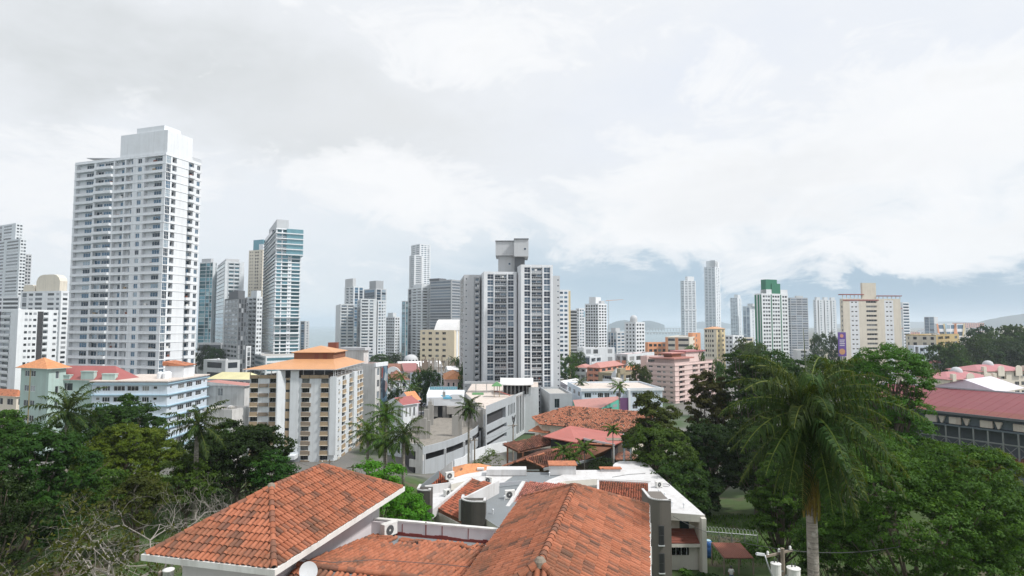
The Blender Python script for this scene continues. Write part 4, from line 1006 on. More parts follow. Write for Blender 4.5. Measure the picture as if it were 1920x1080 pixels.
for k in range(9): mb.box(x - .5 + .03 * k, y - .03, b.z1 + 3.6 + k * .8, x + .5 - .03 * k, y + .03, b.z1 + 3.66 + k * .8)
b.part('antenna_mast', mb, M['steel']); b.done()
lowrise('house', 'low beige building with a tiled roof at the left edge below the striped tower', -40, 38, 52, 190, 70, 744, '.5. 1W .6. 1W .6. 1W .6. 1W .5.', '.5. 1W .5.', 3, 'hip', M['t_far'], 2.0, wm=M['w_cream'], gm=M['g_dark'], fm=FRM)
b = lowrise('old_building', 'weathered white windowless walls between the blue-ledged block and the orange-roofed apartments', 388, 440, 474, 142, 72, 768, '1.', '1.', 3, wm=M['old_white'], gm=M['g_dark'], fm=FRM, roof=M['roof_pale'], cat='building', eq=2)
lowrise('old_building', 'stained white block with reddish roof sheets behind the weathered windowless walls', 392, 462, 480, 168, 78, 724, '1. .5W 2.', '1.', 4, 'shed', M['m_salmon'], 1.0, wm=M['old_white'], gm=M['g_dark'], fm=FRM, cat='building')
lowrise('office_building', 'white block with a pale yellow-green metal roof left of the orange-roofed apartments', 399, 476, 492, 225, 80, 712, '.4. 1W .35. 1W .35. 1W .35. 1W .35. 1W .35. 1W .4.', '1. 1W 1.', 4, 'hip', M['m_yellow'], 2.4, 1.2, wm=M['w_white2'], gm=M['g_dark'], fm=FRM, cat='building')
lowrise('building', 'grey flat-roofed shed at the foot of the grey-white towers', 384, 425, 452, 330, 60, 676, '.5. 2H .5.', '.5. 2H .5.', 3, wm=M['w_lgrey'], gm=M['g_dark'], fm=FRM, bar=0, cat='building', eq=2)

# ---- apartments with the orange roof
be, led = M['w_tan'], M['w_cream']
OT = dict(W=dict(v=(.48, .95), rec=.5, nm=3, nr=1, panel=be, pd=.25, ledge=led), D=dict(v=(.06, .4), rec=.05, nm=2, nr=1), w=dict(v=(.5, .7), rec=.12, nm=1, nr=1, box=1))
b = tower('apartment_building', 'apartment block of white and beige panels under an orange metal roof', 471, 630, 682, 145, 90, 709,
          '.15. 2.1W .1. 2.5M .1. 2.1W .3. 1.7. 1.2Z 2.3. .6. 2.1W .1. 2.5M .1. 2.1W 1.3.', '1.7. .4w 1.1. 1.6W .7. 1.2. 1.3W .9. 1.6. 1.6W .5. 1.5W .3.', nf=8, fh=2.9, wm=M['w_white2'], gm=M['g_dark'], fm=M['dark_metal'], sep=True, par=.0,
          ty=OT, balm=led) if 0 else None
TY['M'] = dict(v=(.04, .40), rec=.03, nm=2, nr=1); TY['Z'] = dict(v=(.52, .80), rec=.14, nm=2, nr=1, sp=1)
wz = M['w_white2']
b = tower('apartment_building', 'apartment block of white and beige panels under an orange metal roof', 471, 630, 682, 145, 90, 709,
          '.15. 2.1W .15. 2.5. .15. 2.1W .3. 1.7. 1.2Z 2.3. .6. 2.1W .15. 2.5. .15. 2.1W 1.5.', '1.7. .5w 1.3. 1.6W .7. 1.2. 1.3W .9. 1.6. 1.6W .5. 1.5W .3.', nf=9, wm=wz, gm=M['g_dark'], fm=M['dark_metal'], sep=True, par=.0,
          ty=OT, balm=led, alt=be, zb=ground(-50, 150) - .6)
tot = sum(float(t[:-1]) for t in '.15. 2.1W .15. 2.5. .15. 2.1W .3. 1.7. 1.2Z 2.3. .6. 2.1W .15. 2.5. .15. 2.1W 1.5.'.split()); fh = (b.z1 - b.z0) / 9; ul = (-b.l[0], -b.l[1]); L = b.pt(0, b.wl)
for xa in (2.4, 13.3):
    for k in range(9):
        mb = MB(); x0 = (xa + .1) / tot * b.wl; x1 = (xa + 2.4) / tot * b.wl; mb.obox(L, ul, x0, x1, -.32, 0.03, b.z0 + k * fh + .15, b.z0 + k * fh + fh * .42); b.part('panel_box', mb, M['w_taupe'])
for xa, xb, pr in ((7.45, 9.1, 1.6), (10.5, 12.6, 1.0)):       # the two big white fins beside the stair strip
    mb = MB(); x0, x1 = xa / tot * b.wl, xb / tot * b.wl
    def PP(x, d): return (L[0] + ul[0] * x - ul[1] * d, L[1] + ul[1] * x + ul[0] * d)
    q = [PP(x0, -.25), PP(x1, -.25 if pr < 1.2 else .02), PP(x1, .05), PP(x0, .05)] if pr < 1.2 else [PP(x0, -pr), PP(x0 + .3, -pr), PP(x1, .02), PP(x0, .02)]
    mb.prism(q, b.z0 + fh * 1.0, b.z1 + 1.9); b.part('wall_fin', mb, wz)
mb = MB(); q = [PP(7.0 / tot * b.wl, -2.4), PP(12.8 / tot * b.wl, -2.4), PP(12.8 / tot * b.wl, .02), PP(7.0 / tot * b.wl, .02)]; mb.prism(q, b.z0 + fh * .75, b.z0 + fh * 1.15); b.part('entrance_canopy', mb, wz)
mb = MB(); mb.obox(b.C, b.r, -.35, .0, -.5, 1.1, b.z0 + fh, b.z1 + .4); mb.obox(b.C, b.r, b.wr * .56, b.wr * .68, -.7, .02, b.z0 + fh * .9, b.z1 + .3); b.part('wall_fin', mb, wz)
# roof terrace: parapets, posts, orange roofs
zt = b.z1; ze = zt + 2.05
for x0, x1 in ((.15, 2.25), (2.45, 4.9), (5.05, 7.2), (13.15, 15.25), (15.35, 17.9), (18.0, 20.1)):
    mb = MB(); mb.obox(L, ul, x0 / tot * b.wl, x1 / tot * b.wl, -.2, .1, zt - .05, zt + .75); b.part('terrace_parapet', mb, be)
for side, n_ in ((0, 8), (1, 8)):
    for i in range(n_ + 1):
        f = i / n_; p = b.pt(.3, b.wl * (1 - f)) if side == 0 else b.pt(b.wr * f, .3); mb = MB(); mb.obox(p, b.r, 0, .14, 0, .14, zt, ze + .3); b.part('terrace_post', mb, M['w_lgrey'])
mb = MB()
for h in (.55, 1.0): mb.obox(b.pt(0, .12), b.r, b.wr * .02, b.wr * .98, 0, .05, zt + h, zt + h + .05)
b.part('terrace_railing', mb, M['w_lgrey'])
mb = MB(); mb.prism([b.pt(i * b.wr, j * b.wl) for i, j in ((.12, .3), (.7, .3), (.7, .72), (.12, .72))], zt - .05, ze + .9); b.part('roof_room', mb, M['w_dgrey'])
ov = 1.1; o = (L[0] - 1.3, b.C[1] - ov); A, Wd = b.wl + 1.7, b.wr + 2.0
i0, i1, j0, j1 = A * .43, A * .88, Wd * .25, Wd * .62; zr = ze + 2.1; mb = MB()
def RP(i, j, z): return (o[0] + i, o[1] + j, z)
for dz, rev in ((0.0, 1), (.16, 0)):
    e_ = [RP(0, 0, ze + dz), RP(A, 0, ze + dz), RP(A, Wd, ze + dz), RP(0, Wd, ze + dz)]; t_ = [RP(i0, j0, zr + dz), RP(i1, j0, zr + dz), RP(i1, j1, zr + dz), RP(i0, j1, zr + dz)]
    for k in range(4): mb.face([e_[k], e_[(k + 1) % 4], t_[(k + 1) % 4], t_[k]], 0)
    if dz:
        for k in range(4):
            a_, c_ = e_[k], e_[(k + 1) % 4]; mb.face([(a_[0], a_[1], a_[2] - .16), (c_[0], c_[1], c_[2] - .16), c_, a_], 1)
mo = M['m_orange']; b.part('roof', mb, [mo, M['w_lgrey']])
mb = MB(); mb.prism([RP(i0 + .02, j0 + .02, 0)[:2], RP(i1 - .02, j0 + .02, 0)[:2], RP(i1 - .02, j1, 0)[:2], RP(i0 + .02, j1, 0)[:2]], zr - .6, zr + 1.75); b.part('lantern_wall', mb, M['w_brown'])
mb = MB(); 
for x0, x1 in ((.52, .62), (.74, .84)): mb.box(o[0] + i0 + (i1 - i0) * x0, o[1] + j0 - .06, zr - .1, o[0] + i0 + (i1 - i0) * x1, o[1] + j0 + .05, zr + 1.6)
b.part('lantern_panel', mb, M['w_rust'])
mb = MB(); hip(mb, RP(i0, j0, 0)[:2], (1, 0), i1 - i0, j1 - j0, zr + 1.75, 1.5, 0, .5, 'hip'); b.part('lantern_roof', mb, mo)
mb = MB(); mb.box(o[0] + i0 + 5, o[1] + j1 + 1, zr - 1, o[0] + i0 + 7.4, o[1] + j1 + 3, zr + 4.0); b.part('chimney', mb, M['w_rust'])
b.done()

# ---- grey building with a mural front behind it
b = tower('office_building', 'grey rendered building with a dark blue glass mural front, right behind the orange-roofed apartments', 636, 705, 726, 186, 74, 682, '1.', '.9. 1.2W .25. 3.2V .2.', nf=6, wm=M['old_white'], gm=M['g_navy'], fm=FRM, sep=True, roof=M['m_salmon'], cat='building', ty=dict(V=dict(v=(.0, 1.0), rec=-.25, nm=4, nr=1), W=dict(v=(.2, .82), nm=2, nr=1, rec=.2)))
mb = MB(); mb.obox(b.C, b.r, -.35, b.wr + .3, -.35, .4, b.z1 - 1.0, b.z1 + .2); b.part('cornice', mb, Wt)
m, n, bb = newmat('mural'); t = n.new('ShaderNodeTexCoord').outputs['Object']
vv = n.new('ShaderNodeTexVoronoi'); n.l.new(n.sc(t, (1, 1, .6)), vv.inputs['Vector']); vv.inputs['Scale'].default_value = .55; sp = n.new('ShaderNodeSeparateColor'); n.l.new(vv.outputs['Color'], sp.inputs[0])
n.l.new(n.ramp(sp.outputs[0], [(0, (.02, .03, .05)), (.35, (.06, .13, .20)), (.6, (.16, .24, .30)), (.8, (.35, .40, .42)), (.95, (.22, .06, .05))]), bb.inputs['Base Color']); bb.inputs['Roughness'].default_value = .2
mb = MB(); mb.obox(b.C, b.r, b.wr * .46, b.wr * .98, -.5, -.28, b.z0 + 3, b.z1 - 1.1); b.part('mural_panel', mb, m)
cap(b, .1, .5, .35, .95, 4.6, M['old_white'], 'roof_room'); mb = MB(); mb.prism([b.pt(b.wr * i, b.wl * j) for i, j in ((.05, .3), (.55, .3), (.55, 1.0), (.05, 1.0))], b.z1 + 4.1, b.z1 + 5.0); b.part('roof_slab', mb, M['w_lgrey'])
cap(b, .3, .95, .55, .85, 1.2, M['w_white2'], 'roof_unit'); b.done()

# ================================================================ low roofs between the mural building and the central tower
lowrise('church', 'small white church-like house with a round gable and brown doorway', 716, 722, 766, 305, 14, 697, '1.', '.5. .7W .9. 1.2. .6W .5. .6W .5. .6W .4.', 2, 'gable', M['t_old'], 1.6, wm=Wt, gm=M['g_dark'], fm=M['w_salmon'], cat='building')
t = thing('bell_gable', 'white rounded bell gable on the front of the church-like house', 'gable', at(737, 700, 303)); c0 = at(737, 697, 303); mb = MB(); r_ = 4.2
f = [[(c0.x + r_ * cos(pi * i / 12), y, c0.z - 2 + r_ * 1.1 * sin(pi * i / 12)) for i in range(13)] + [(c0.x - r_, y, c0.z - 6), (c0.x + r_, y, c0.z - 6)] for y in (302.2, 303.2)]
mb.hexa(f[0], f[1]); mb.build('gable_wall', Wt, t); mb = MB(); mb.box(c0.x - .9, 302.05, c0.z - 6, c0.x + .9, 302.19, c0.z); mb.build('doorway', M['w_brown'], t)
t = thing('dome', 'pale rounded dome roof behind the white vaulted hall', 'dome', at(771, 675, 410)); mb = MB(); c0 = at(771, 676, 410); mb.lathe(c0, [(5.4, -5), (5.4, 0), (4.9, 1.7), (3.6, 3.2), (1.9, 4.0), (.02, 4.3)], 22); mb.build('dome_shell', M['w_lgrey'], t, True)
for k in range(5):
    mb = MB(); a = -pi / 2 + (k - 2) * .45; mb.tube([(c0.x + 5.25 * cos(a), c0.y + 5.25 * sin(a), c0.z + .3), (c0.x + 5.5 * cos(a), c0.y + 5.5 * sin(a), c0.z + .3)], [.6, .6], 10); mb.build('window', M['g_dark'], t)
lowrise('hall', 'long white vaulted market hall in front of the dome', 744, 752, 830, 360, 18, 690, '1.', '1.', 2, 'gable', M['m_white'], 3.2, wm=Wt, gm=M['g_dark'], fm=FRM, cat='building')
lowrise('house', 'small white house with a red sheet roof below the vaulted hall', 756, 762, 790, 280, 12, 700, '1.', '.6. .5W 1.4. .5W 1.', 3, 'shed', M['m_red'], 1.0, wm=M['w_cream'], gm=M['g_dark'], fm=FRM)
b = Bld('construction_frame', 'unfinished dark concrete frame with bare columns beside the cream hotel', at(815, 700, 300), 'building'); z0 = at(815, 712, 300).z; rg = random.Random(3)
for k in range(2):
    mb = MB(); mb.box(at(780, 600, 300).x, 300, z0 + k * 3.0, at(850, 600, 300).x - k * 2, 322, z0 + k * 3.0 + .4); b.part('floor_slab', mb, M['concrete'])
for i in range(11):
    for j in range(3):
        mb = MB(); x = at(782 + i * 6.5, 600, 300).x; h = 6.6 + rg.uniform(.3, 4.6); mb.box(x, 300.3 + j * 8, z0 - 4, x + .55, 300.85 + j * 8, z0 + h); b.part('column', mb, M['w_taupe'] if rg.random() < .75 else M['concrete'])
b.done()
lowrise('house', 'pale pink house with a bright orange hip roof left of the central tower', 830, 836, 876, 250, 10, 712, '1.', '.5. .6W .7. .6W .7. .6W .7. .6W .5.', 2, 'hip', M['t_orange'], 2.6, wm=M['w_pink'], gm=M['g_dark'], fm=FRM)
lowrise('house', 'white house between the orange hip roof and the cream hotel', 838, 842, 868, 285, 12, 694, '1.', '.6. .6W .8. .6W .8.', 2, 'gable', M['m_white'], 1.5, wm=Wt, gm=M['g_dark'], fm=FRM)
lowrise('house', 'bluish-white flat-roofed house in front of the concrete frame', 770, 782, 832, 262, 22, 703, '.5. .6W .6.', '.7. .5W .9. .5W 1.6. .6W 1.', 3, wm=M['w_pblue'], gm=M['g_dark'], fm=FRM, eq=2)
lowrise('house', 'white house with a broad old brown tile roof behind the palms', 722, 728, 768, 228, 20, 714, '1.', '.5. .6W .6. .6W .6. .8R .5.', 3, 'hip', M['t_old'], 3.6, wm=M['w_white2'], gm=M['g_dark'], fm=FRM)
lowrise('house', 'white house with blue-grey windows between palms below the brown tile roof', 740, 752, 778, 215, 20, 733, '.5. .6W .5.', '.6. .6W .8. .6W .6.', 3, wm=M['w_pblue'], gm=M['g_dark'], fm=FRM, eq=1)
b = lowrise('house', 'small white house with a red painted ground floor and red roof, beside the parking deck', 730, 758, 784, 150, 52, 760, '.6. .7W .9. .7W .6.', '.6. .6W .5. .6W .6. .6W .6.', 3, 'gable', M['m_red'], 1.6, wm=M['w_white2'], gm=M['g_dark'], fm=FRM)
lowrise('house', 'tiny gabled house with an orange roof behind the red-painted house', 752, 772, 786, 165, 45, 752, '1.', '1. .5W 1.', 2, 'gable', M['t_orange'], 2.2, wm=M['w_lilac'], gm=M['g_dark'], fm=FRM)

# ---- parked cars behind the deck
def car(p, ang, m, label):
    t = thing('parked_car', label, 'car', p, ang, 'cars parked behind the unfinished deck'); Z = Vector((0, 0, 0))
    mb = MB(); mb.hexa([(-2.1, -.85, .28), (2.1, -.85, .28), (2.1, .85, .28), (-2.1, .85, .28)], [(-2.1, -.82, .85), (2.05, -.82, .78), (2.05, .82, .78), (-2.1, .82, .85)]); mb.build('body', m, t, off=Z)
    mb = MB(); mb.hexa([(-1.7, -.78, .852), (1.2, -.78, .805), (1.2, .78, .805), (-1.7, .78, .852)], [(-1.2, -.62, 1.42), (.5, -.62, 1.42), (.5, .62, 1.42), (-1.2, .62, 1.42)]); mb.build('cabin', M['g_navy'], t, off=Z)
    mb = MB(); mb.hexa([(-1.2, -.63, 1.421), (.5, -.63, 1.421), (.5, .63, 1.421), (-1.2, .63, 1.421)], [(-1.1, -.55, 1.48), (.4, -.55, 1.48), (.4, .55, 1.48), (-1.1, .55, 1.48)]); mb.build('roof', m, t, off=Z)
    for x in (-1.3, 1.3):
        for y in (-.86, .70):
            mb = MB(); mb.tube([(x, y, .32), (x, y + .16, .32)], [.32, .32], 12); mb.build('wheel', M['dark_metal'], t, off=Z)
plain('car_white', (.7, .7, .7), .3); plain('car_red', (.45, .05, .04), .3); plain('car_grey', (.3, .31, .33), .3); plain('car_blue', (.08, .14, .3), .3)
for px, py, m, lb in ((797, 744, 'car_white', 'white car parked behind the deck, left of the red car'), (804, 744.5, 'car_red', 'red car parked behind the deck'), (790, 737, 'car_white', 'white car in the second parked row, furthest left'), (798, 736.5, 'car_grey', 'grey car in the middle of the second parked row'), (806, 736.5, 'car_blue', 'blue car at the right of the second parked row'), (795, 730, 'car_white', 'white car in the furthest parked row, its left one'), (803, 729.5, 'car_grey', 'grey car in the furthest parked row'), (788, 746, 'car_grey', 'grey car nearest the red-painted house')):
    Yc = 260 if py < 733 else 232 if py < 740 else 212
    p = at(px, py, Yc); p.z = ground(p.x, p.y); q = p * 1.0; car(q, 1.2 + .1 * (px % 3), M[m], lb)

# ================================================================ mid-distance buildings, right of the central tower
lowrise('apartment_block', 'white block with open dark balconies left of the salmon block', 1077, 1098, 1112, 325, 62, 690, '.4. 1.4B .4. 1.4B .4.', '.6. 1W .6.', 4, 'hip', M['m_salmon'], 1.6, wm=M['w_white2'], gm=M['g_dark'], fm=FRM)
lowrise('apartment_block', 'salmon-coloured block with a pink-red metal roof', 1100, 1124, 1168, 315, 55, 690, '.4. 1.5B .3. 1.5B .4.', '.4. .8W .4. .8W .4. .8W .4. .8W .4.', 5, 'hip', M['m_salmon'], 2.4, wm=M['w_salmon'], gm=M['g_dark'], fm=FRM)
b = tower('apartment_block', 'olive-brown modern block with white balconies and slanting white panels', 1121, 1158, 1190, 280, 50, 700, '.7. 1.8B .3. .5.', '.5. .7S .5. 1.7B .5.', nf=4, wm=M['w_olive'], gm=M['g_dark'], fm=FRM, balm=Wt, back=Wt, alt=Wt); mb = MB()
mb.hexa([(*b.pt(-.3, b.wl * .35), b.z1 - 2.4), (*b.pt(-.3, b.wl * .1), b.z1 - 2.4), (*b.pt(.5, b.wl * .1), b.z1 - 2.4), (*b.pt(.5, b.wl * .35), b.z1 - 2.4)], [(*b.pt(-.3, b.wl * .3), b.z1 - .3), (*b.pt(-.3, b.wl * .1), b.z1 + 2.2), (*b.pt(.5, b.wl * .1), b.z1 + 2.2), (*b.pt(.5, b.wl * .3), b.z1 - .3)]); b.part('slanting_panel', mb, Wt)
cap(b, .1, .4, -.02, .25, 2.6, M['w_olive']); b.done()
lowrise('warehouse', 'low lilac shed with a white metal roof beside the central tower', 1040, 1062, 1090, 265, 55, 722, '.6. .6W .8. .6W .6.', '.6. .7W .5. .7W .6.', 2, 'gable', M['m_white'], 1.6, wm=M['w_lilac'], gm=M['g_dark'], fm=FRM)
b = tower('office_building', 'long three-storey white-blue building with a stained flat roof behind the teal one', 1075, 1090, 1240, 212, 6, 729, '.4. .5W .6. .5W .6. .5W .4.', '.7. 2W .4. .3w .4. .3w .4. 1.6W .3. 1.5W .4. .3w .5. .3w .4. 1.4W 1. 2.2. 1.6W .4. .3w .4. .3w .4. 1.4W .3. 1.4W .4. .3w 1.6.', nf=3, wm=M['w_pblue'], gm=M['g_dark'], fm=FRM, sep=True, roof=M['roof_pale'], cat='building', par=.6, wl=26, ty=dict(W=dict(v=(.38, .78), nm=3, nr=1, rec=.15), w=dict(v=(.6, .8), nm=1, nr=1)))
mb = MB(); mb.obox(b.C, b.r, b.wr * .5, b.wr * .58, 8, 14, b.z1 - .6, b.z1 + 2.6); b.part('stair_house', mb, M['old_white'])
mb = MB(); mb.obox(b.C, b.r, b.wr * .445, b.wr * .56, -1.2, .3, b.z0, b.z1 - 3.4); b.part('purple_panel', mb, M['w_purple']); mb = MB(); mb.obox(b.C, b.r, b.wr * .56, b.wr * .585, -1.5, .3, b.z0, b.z1 - .4); b.part('wall_fin', mb, Wt)
mb = MB(); mb.obox(b.C, b.r, -.5, b.wr + .4, -.5, -.01, b.z1 - .9, b.z1 + .1); b.part('cornice', mb, Wt); b.done()
R4 = [at(1087, 785, 170), at(1160, 747.5, 190), at(1159, 743, 199), at(1074, 750, 199)]
b = Bld('shop_building', 'teal building with a sloping pink-red metal roof', (R4[0].x, R4[0].y, -35)); d = Vector((R4[1].x - R4[0].x, R4[1].y - R4[0].y)); ln = d.length; d.normalize(); W_ = b.mi(M['w_teal'])
facade(b, (R4[0].x, R4[0].y), (d.x, d.y), ln, -36, -27.7, 3, '3. 1.6W .4. 1.3D .6. 2H .3.', M['w_teal'], M['g_grey'], FRM)
q = [(p.x, p.y) for p in R4]; zt4 = [p.z - .2 for p in R4]
b.mb.face([(*q[0], -27.7), (*q[1], -27.7), (*q[1], zt4[1]), (*q[0], zt4[0])], W_)
for i, j in ((1, 2), (2, 3), (3, 0)): b.mb.face([(*q[i], -36), (*q[j], -36), (*q[j], zt4[j]), (*q[i], zt4[i])], W_)
e_ = Vector((d.y, -d.x)) * .02
mb = MB(); o4 = (R4[0].x + e_.x, R4[0].y + e_.y)
for a0, a1, za, zb in ((.40, .47, -27.3, -26.6), (.60, .80, -27.6, -25.9), (.83, .95, -26.2, -25.3)):
    mb = MB(); mb.obox(o4, (d.x, d.y), ln * a0, ln * a1, -.05, .02, za, zb); b.part('window', mb, M['g_grey'])
mb = MB(); mb.hexa([(p.x, p.y, p.z - .18) for p in R4], [tuple(p) for p in R4]); b.part('roof', mb, M['m_salmon']); b.done()
b = tower('apartment_building', 'large pale pink apartment block with stacked corner balconies, left of the big trees', 1211, 1264, 1352, 272, 44, 682, '.5. .9W .9. .9W .4. .6W .9. .6W .5.', '1.2. 1.7B .9. 1.6. 1.7B .7. 1.7B 1.2. 1.7B .9. 2.2C', nf=8, wm=M['w_pink'], gm=M['g_dark'], fm=FRM, sep=True, alt=M['w_dgrey'], band=(.3, .28, M['w_pink']), ty=dict(W=dict(v=(.42, .78), nm=2, nr=1, rec=.15), B=dict(v=(.06, .88), rec=.9, bal=.34, dep=.3, wf=[(.1, .9, 0, .9)])), balm=M['w_pink'])
cap(b, .05, .35, .1, .8, 2.4, M['w_pink'], 'roof_room'); mb = MB(); mb.prism([b.pt(b.wr * i, b.wl * j) for i, j in ((.0, .02), (.4, .02), (.4, .9), (.0, .9))], b.z1 + 1.9, b.z1 + 2.5); b.part('roof_slab', mb, M['m_salmon']); cap(b, .12, .3, .3, .6, 4.6, M['w_brown'], 'roof_room'); cap(b, .08, .34, .25, .7, .5, M['m_salmon'], 'roof_slab', z=b.z1 + 4.1)
cap(b, .42, .8, .35, .85, 5, M['w_pink'], 'roof_room'); cap(b, .4, .82, .3, .9, .6, M['m_pink'], 'roof_slab', z=b.z1 + 4.5); b.done()
lowrise('apartment_block', 'white block with an orange-edged flat roof behind the salmon block', 1152, 1176, 1226, 350, 50, 664, '.3. 1R .3. 1R .3.', '.4. 1W .4. 1W .4. 1W .6. 1.', 4, wm=M['w_white2'], gm=M['g_grey'], fm=FRM, balm=M['w_salmon'], roof=M['m_salmon'], eq=2)
lowrise('apartment_block', 'pinkish block with long balconies just left of the pale pink block', 1200, 1212, 1246, 330, 24, 668, '1.', '.3. 3B .3. 2B .3.', 4, wm=M['w_pink'], gm=M['g_dark'], fm=FRM, roof=M['m_salmon'])
lowrise('office_building', 'small dark-windowed white office behind the trees beside the central tower', 1091, 1106, 1128, 365, 48, 668, '.3. 2V .3.', '.3. 1.2R .3. 1.2R .3.', 4, wm=M['w_white2'], gm=M['g_navy'], fm=FRM, cat='building')
lowrise('office_building', 'low white row of flat-roofed offices below the gridded white tower', 1082, 1094, 1152, 420, 16, 652, '1.', '.5. 1H .5. 1H 1. 1. 1H .5.', 4, wm=Wt, gm=M['g_grey'], fm=FRM, cat='building', eq=3)
lowrise('office_building', 'bluish-grey block left of the pinkish balcony block', 1178, 1190, 1206, 390, 40, 664, '.5. 1W .4. 1W .5.', '.5. 1W .5.', 4, wm=M['w_pblue'], gm=M['g_grey'], fm=FRM, cat='building', roof=M['roof_pale'])
for px, y, Y, w_, lb in ((1168, 694, 345, 28, 'orange-roofed house right of the olive-brown block, nearer one'), (1190, 690, 372, 24, 'orange-roofed house right of the olive-brown block, further one')):
    lowrise('house', lb, px, px + 4, px + w_, Y, 14, y, '1.', '.6. .6W .8. .6W .6.', 3, 'hip', M['t_orange'], 2.2, wm=M['w_pink'], gm=M['g_dark'], fm=FRM)
lowrise('office_building', 'orange and beige striped office block in front of the needle tower', 1247, 1292, 1312, 620, 66, 632, '.8! 2H .1. .9C 3H .2.', '1. 1H 1.', 5, wm=M['w_cream'], alt=M['w_orange'], gm=M['g_dark'], fm=FRM, bar=0, cat='building', ty=dict(H=dict(v=(.4, .85), rec=.2, nm=1, nr=1)))
lowrise('office_building', 'taller orange stair block attached behind the orange and beige striped offices', 1290, 1298, 1313, 660, 24, 624, '1.', '1. .3W 1.', 6, wm=M['w_orange'], gm=M['g_dark'], fm=FRM, bar=0, cat='building')
lowrise('office_building', 'long low orange building left of the orange and beige striped offices', 1207, 1214, 1250, 640, 14, 642, '1.', '.4. 1W .4. 1W .4. 1W .4. 1W .4.', 4, wm=M['w_orange'], gm=M['g_dark'], fm=FRM, bar=0, cat='building', roof=M['w_cream'])
b = lowrise('apartment_tower', 'yellow and cream tower with an orange roof below the needle tower', 1320, 1343, 1359, 440, 56, 617, '.5. .8W .5. .5W .4. .5W .5. .8W .4. 1.', '.5. .6W .9. .6W .5.', 10, 'hip', M['m_orange'], 1.6, wm=M['w_yellow'], wmL=M['w_cream'], gm=M['g_dark'], fm=FRM, bar=0)
b = lowrise('apartment_block', 'white block with beige flank right of the yellow and cream tower', 1358, 1374, 1394, 540, 40, 629, '.5. .9W .5. .9W .5.', '.5. 1R .4. 1R .5.', 8, wm=Wt, gm=M['g_dark'], fm=FRM, bar=0)
lowrise('apartment_block', 'beige banded block next to the white block with the beige flank', 1384, 1392, 1412, 590, 24, 633, '1.', '.4. 3H .4.', 7, wm=M['w_cream'], gm=M['g_dark'], fm=FRM, bar=0)
# ---- right edge
lowrise('apartment_building', 'old ochre-stained cream block right of the cream tower', 1697, 1754, 1797, 410, 42, 628, '.6. .5W .6. .5! 1.1W .5! .7. .5! 1.1W .5! .6. 1W .6.', '.4. 1.2B .4. 1.2B .5. .8. .7W .5.', 8, wm=M['w_ochre'], wmL=M['w_cream'], gm=M['g_dark'], fm=FRM, alt=M['w_cream'], bar=0, cat='building', eq=3)
lowrise('apartment_block', 'grey-blue block with many small balconies below the ochre-stained block', 1701, 1712, 1757, 330, 14, 648, '1.', '.3. .8S .4. 1.3P .3. 1.3P .3. 1.3P .3.', 6, wm=M['w_pblue'], gm=M['g_dark'], fm=FRM, alt=M['w_lgrey'], roof=M['m_pink'])
lowrise('house', 'white house with a pink roof terrace at the foot of the cream tower', 1702, 1716, 1744, 282, 30, 690, '.5. .8W .5.', '.6. .8W .6. .8W .6.', 4, wm=Wt, gm=M['g_dark'], fm=FRM, roof=M['m_pink'], eq=2)
lowrise('house', 'small white house with a maroon hip roof beside the hillside trees', 1736, 1744, 1764, 300, 26, 682, '1. .6W 1.', '1. .6W 1.', 4, 'hip', M['m_pink'], 1.4, wm=Wt, gm=M['g_dark'], fm=FRM)
for nm, x0, x1, x2, Y, a, yt, lb in (('apartment_house', 1764, 1772, 1864, 232, 12, 712, 'white apartment house with a pink-red roof and small arched gable, above the red hall roof'), ('apartment_house', 1822, 1830, 1922, 262, 14, 697, 'white apartment house with a red roof and dome at the right edge')):
    b = tower(nm, lb, x0, x1, x2, Y, a, yt, '1.', '.5. 1W .5. 1W .6. .9! .2. 1.1D .2. .9. .6. 1W .4. 1W .5.', nf=4, wm=M['w_cream'], gm=M['g_dark'], fm=FRM, sep=True, par=0.0, wl=14, ty=dict(W=dict(v=(.36, .8), nm=3, nr=1, rec=.2), D=dict(v=(.1, .8), rec=.8, nm=2, nr=1)))
    mb = MB(); hip(mb, b.C, b.r, b.wr, b.wl, b.z1, 2.4, 0, .8, 'hip', mu=1); b.part('roof', mb, [M['m_pink'], M['m_salmon']])
    for f0 in (.42, .78):
        mb = MB(); w2 = 1.9; k = 10; cx = b.wr * f0
        f = [[(*b.pt(cx + w2 * cos(pi * i / k), d), b.z1 + .6 + w2 * sin(pi * i / k)) for i in range(k + 1)] + [(*b.pt(cx - w2, d), b.z1 - 2.2), (*b.pt(cx + w2, d), b.z1 - 2.2)] for d in (-.95, -.55)]
        mb.hexa(f[0], f[1]); b.part('arched_gable', mb, M['w_cream'])
    mb = MB(); x, y = b.pt(b.wr * .55, b.wl * .55); mb.lathe((x, y, b.z1 + 2), [(2.2, -1), (2.2, .6), (1.8, 1.5), (1, 2.1), (.02, 2.3)], 14); b.part('dome', mb, M['w_lgrey'], smooth=True)
    for f0 in (.1, .92):
        mb = MB(); mb.obox(b.C, b.r, b.wr * f0 - .8, b.wr * f0 + .8, -.9, .4, b.z1 - 1.5, b.z1 + 2.2); b.part('parapet_pier', mb, M['w_cream'])
    b.done()
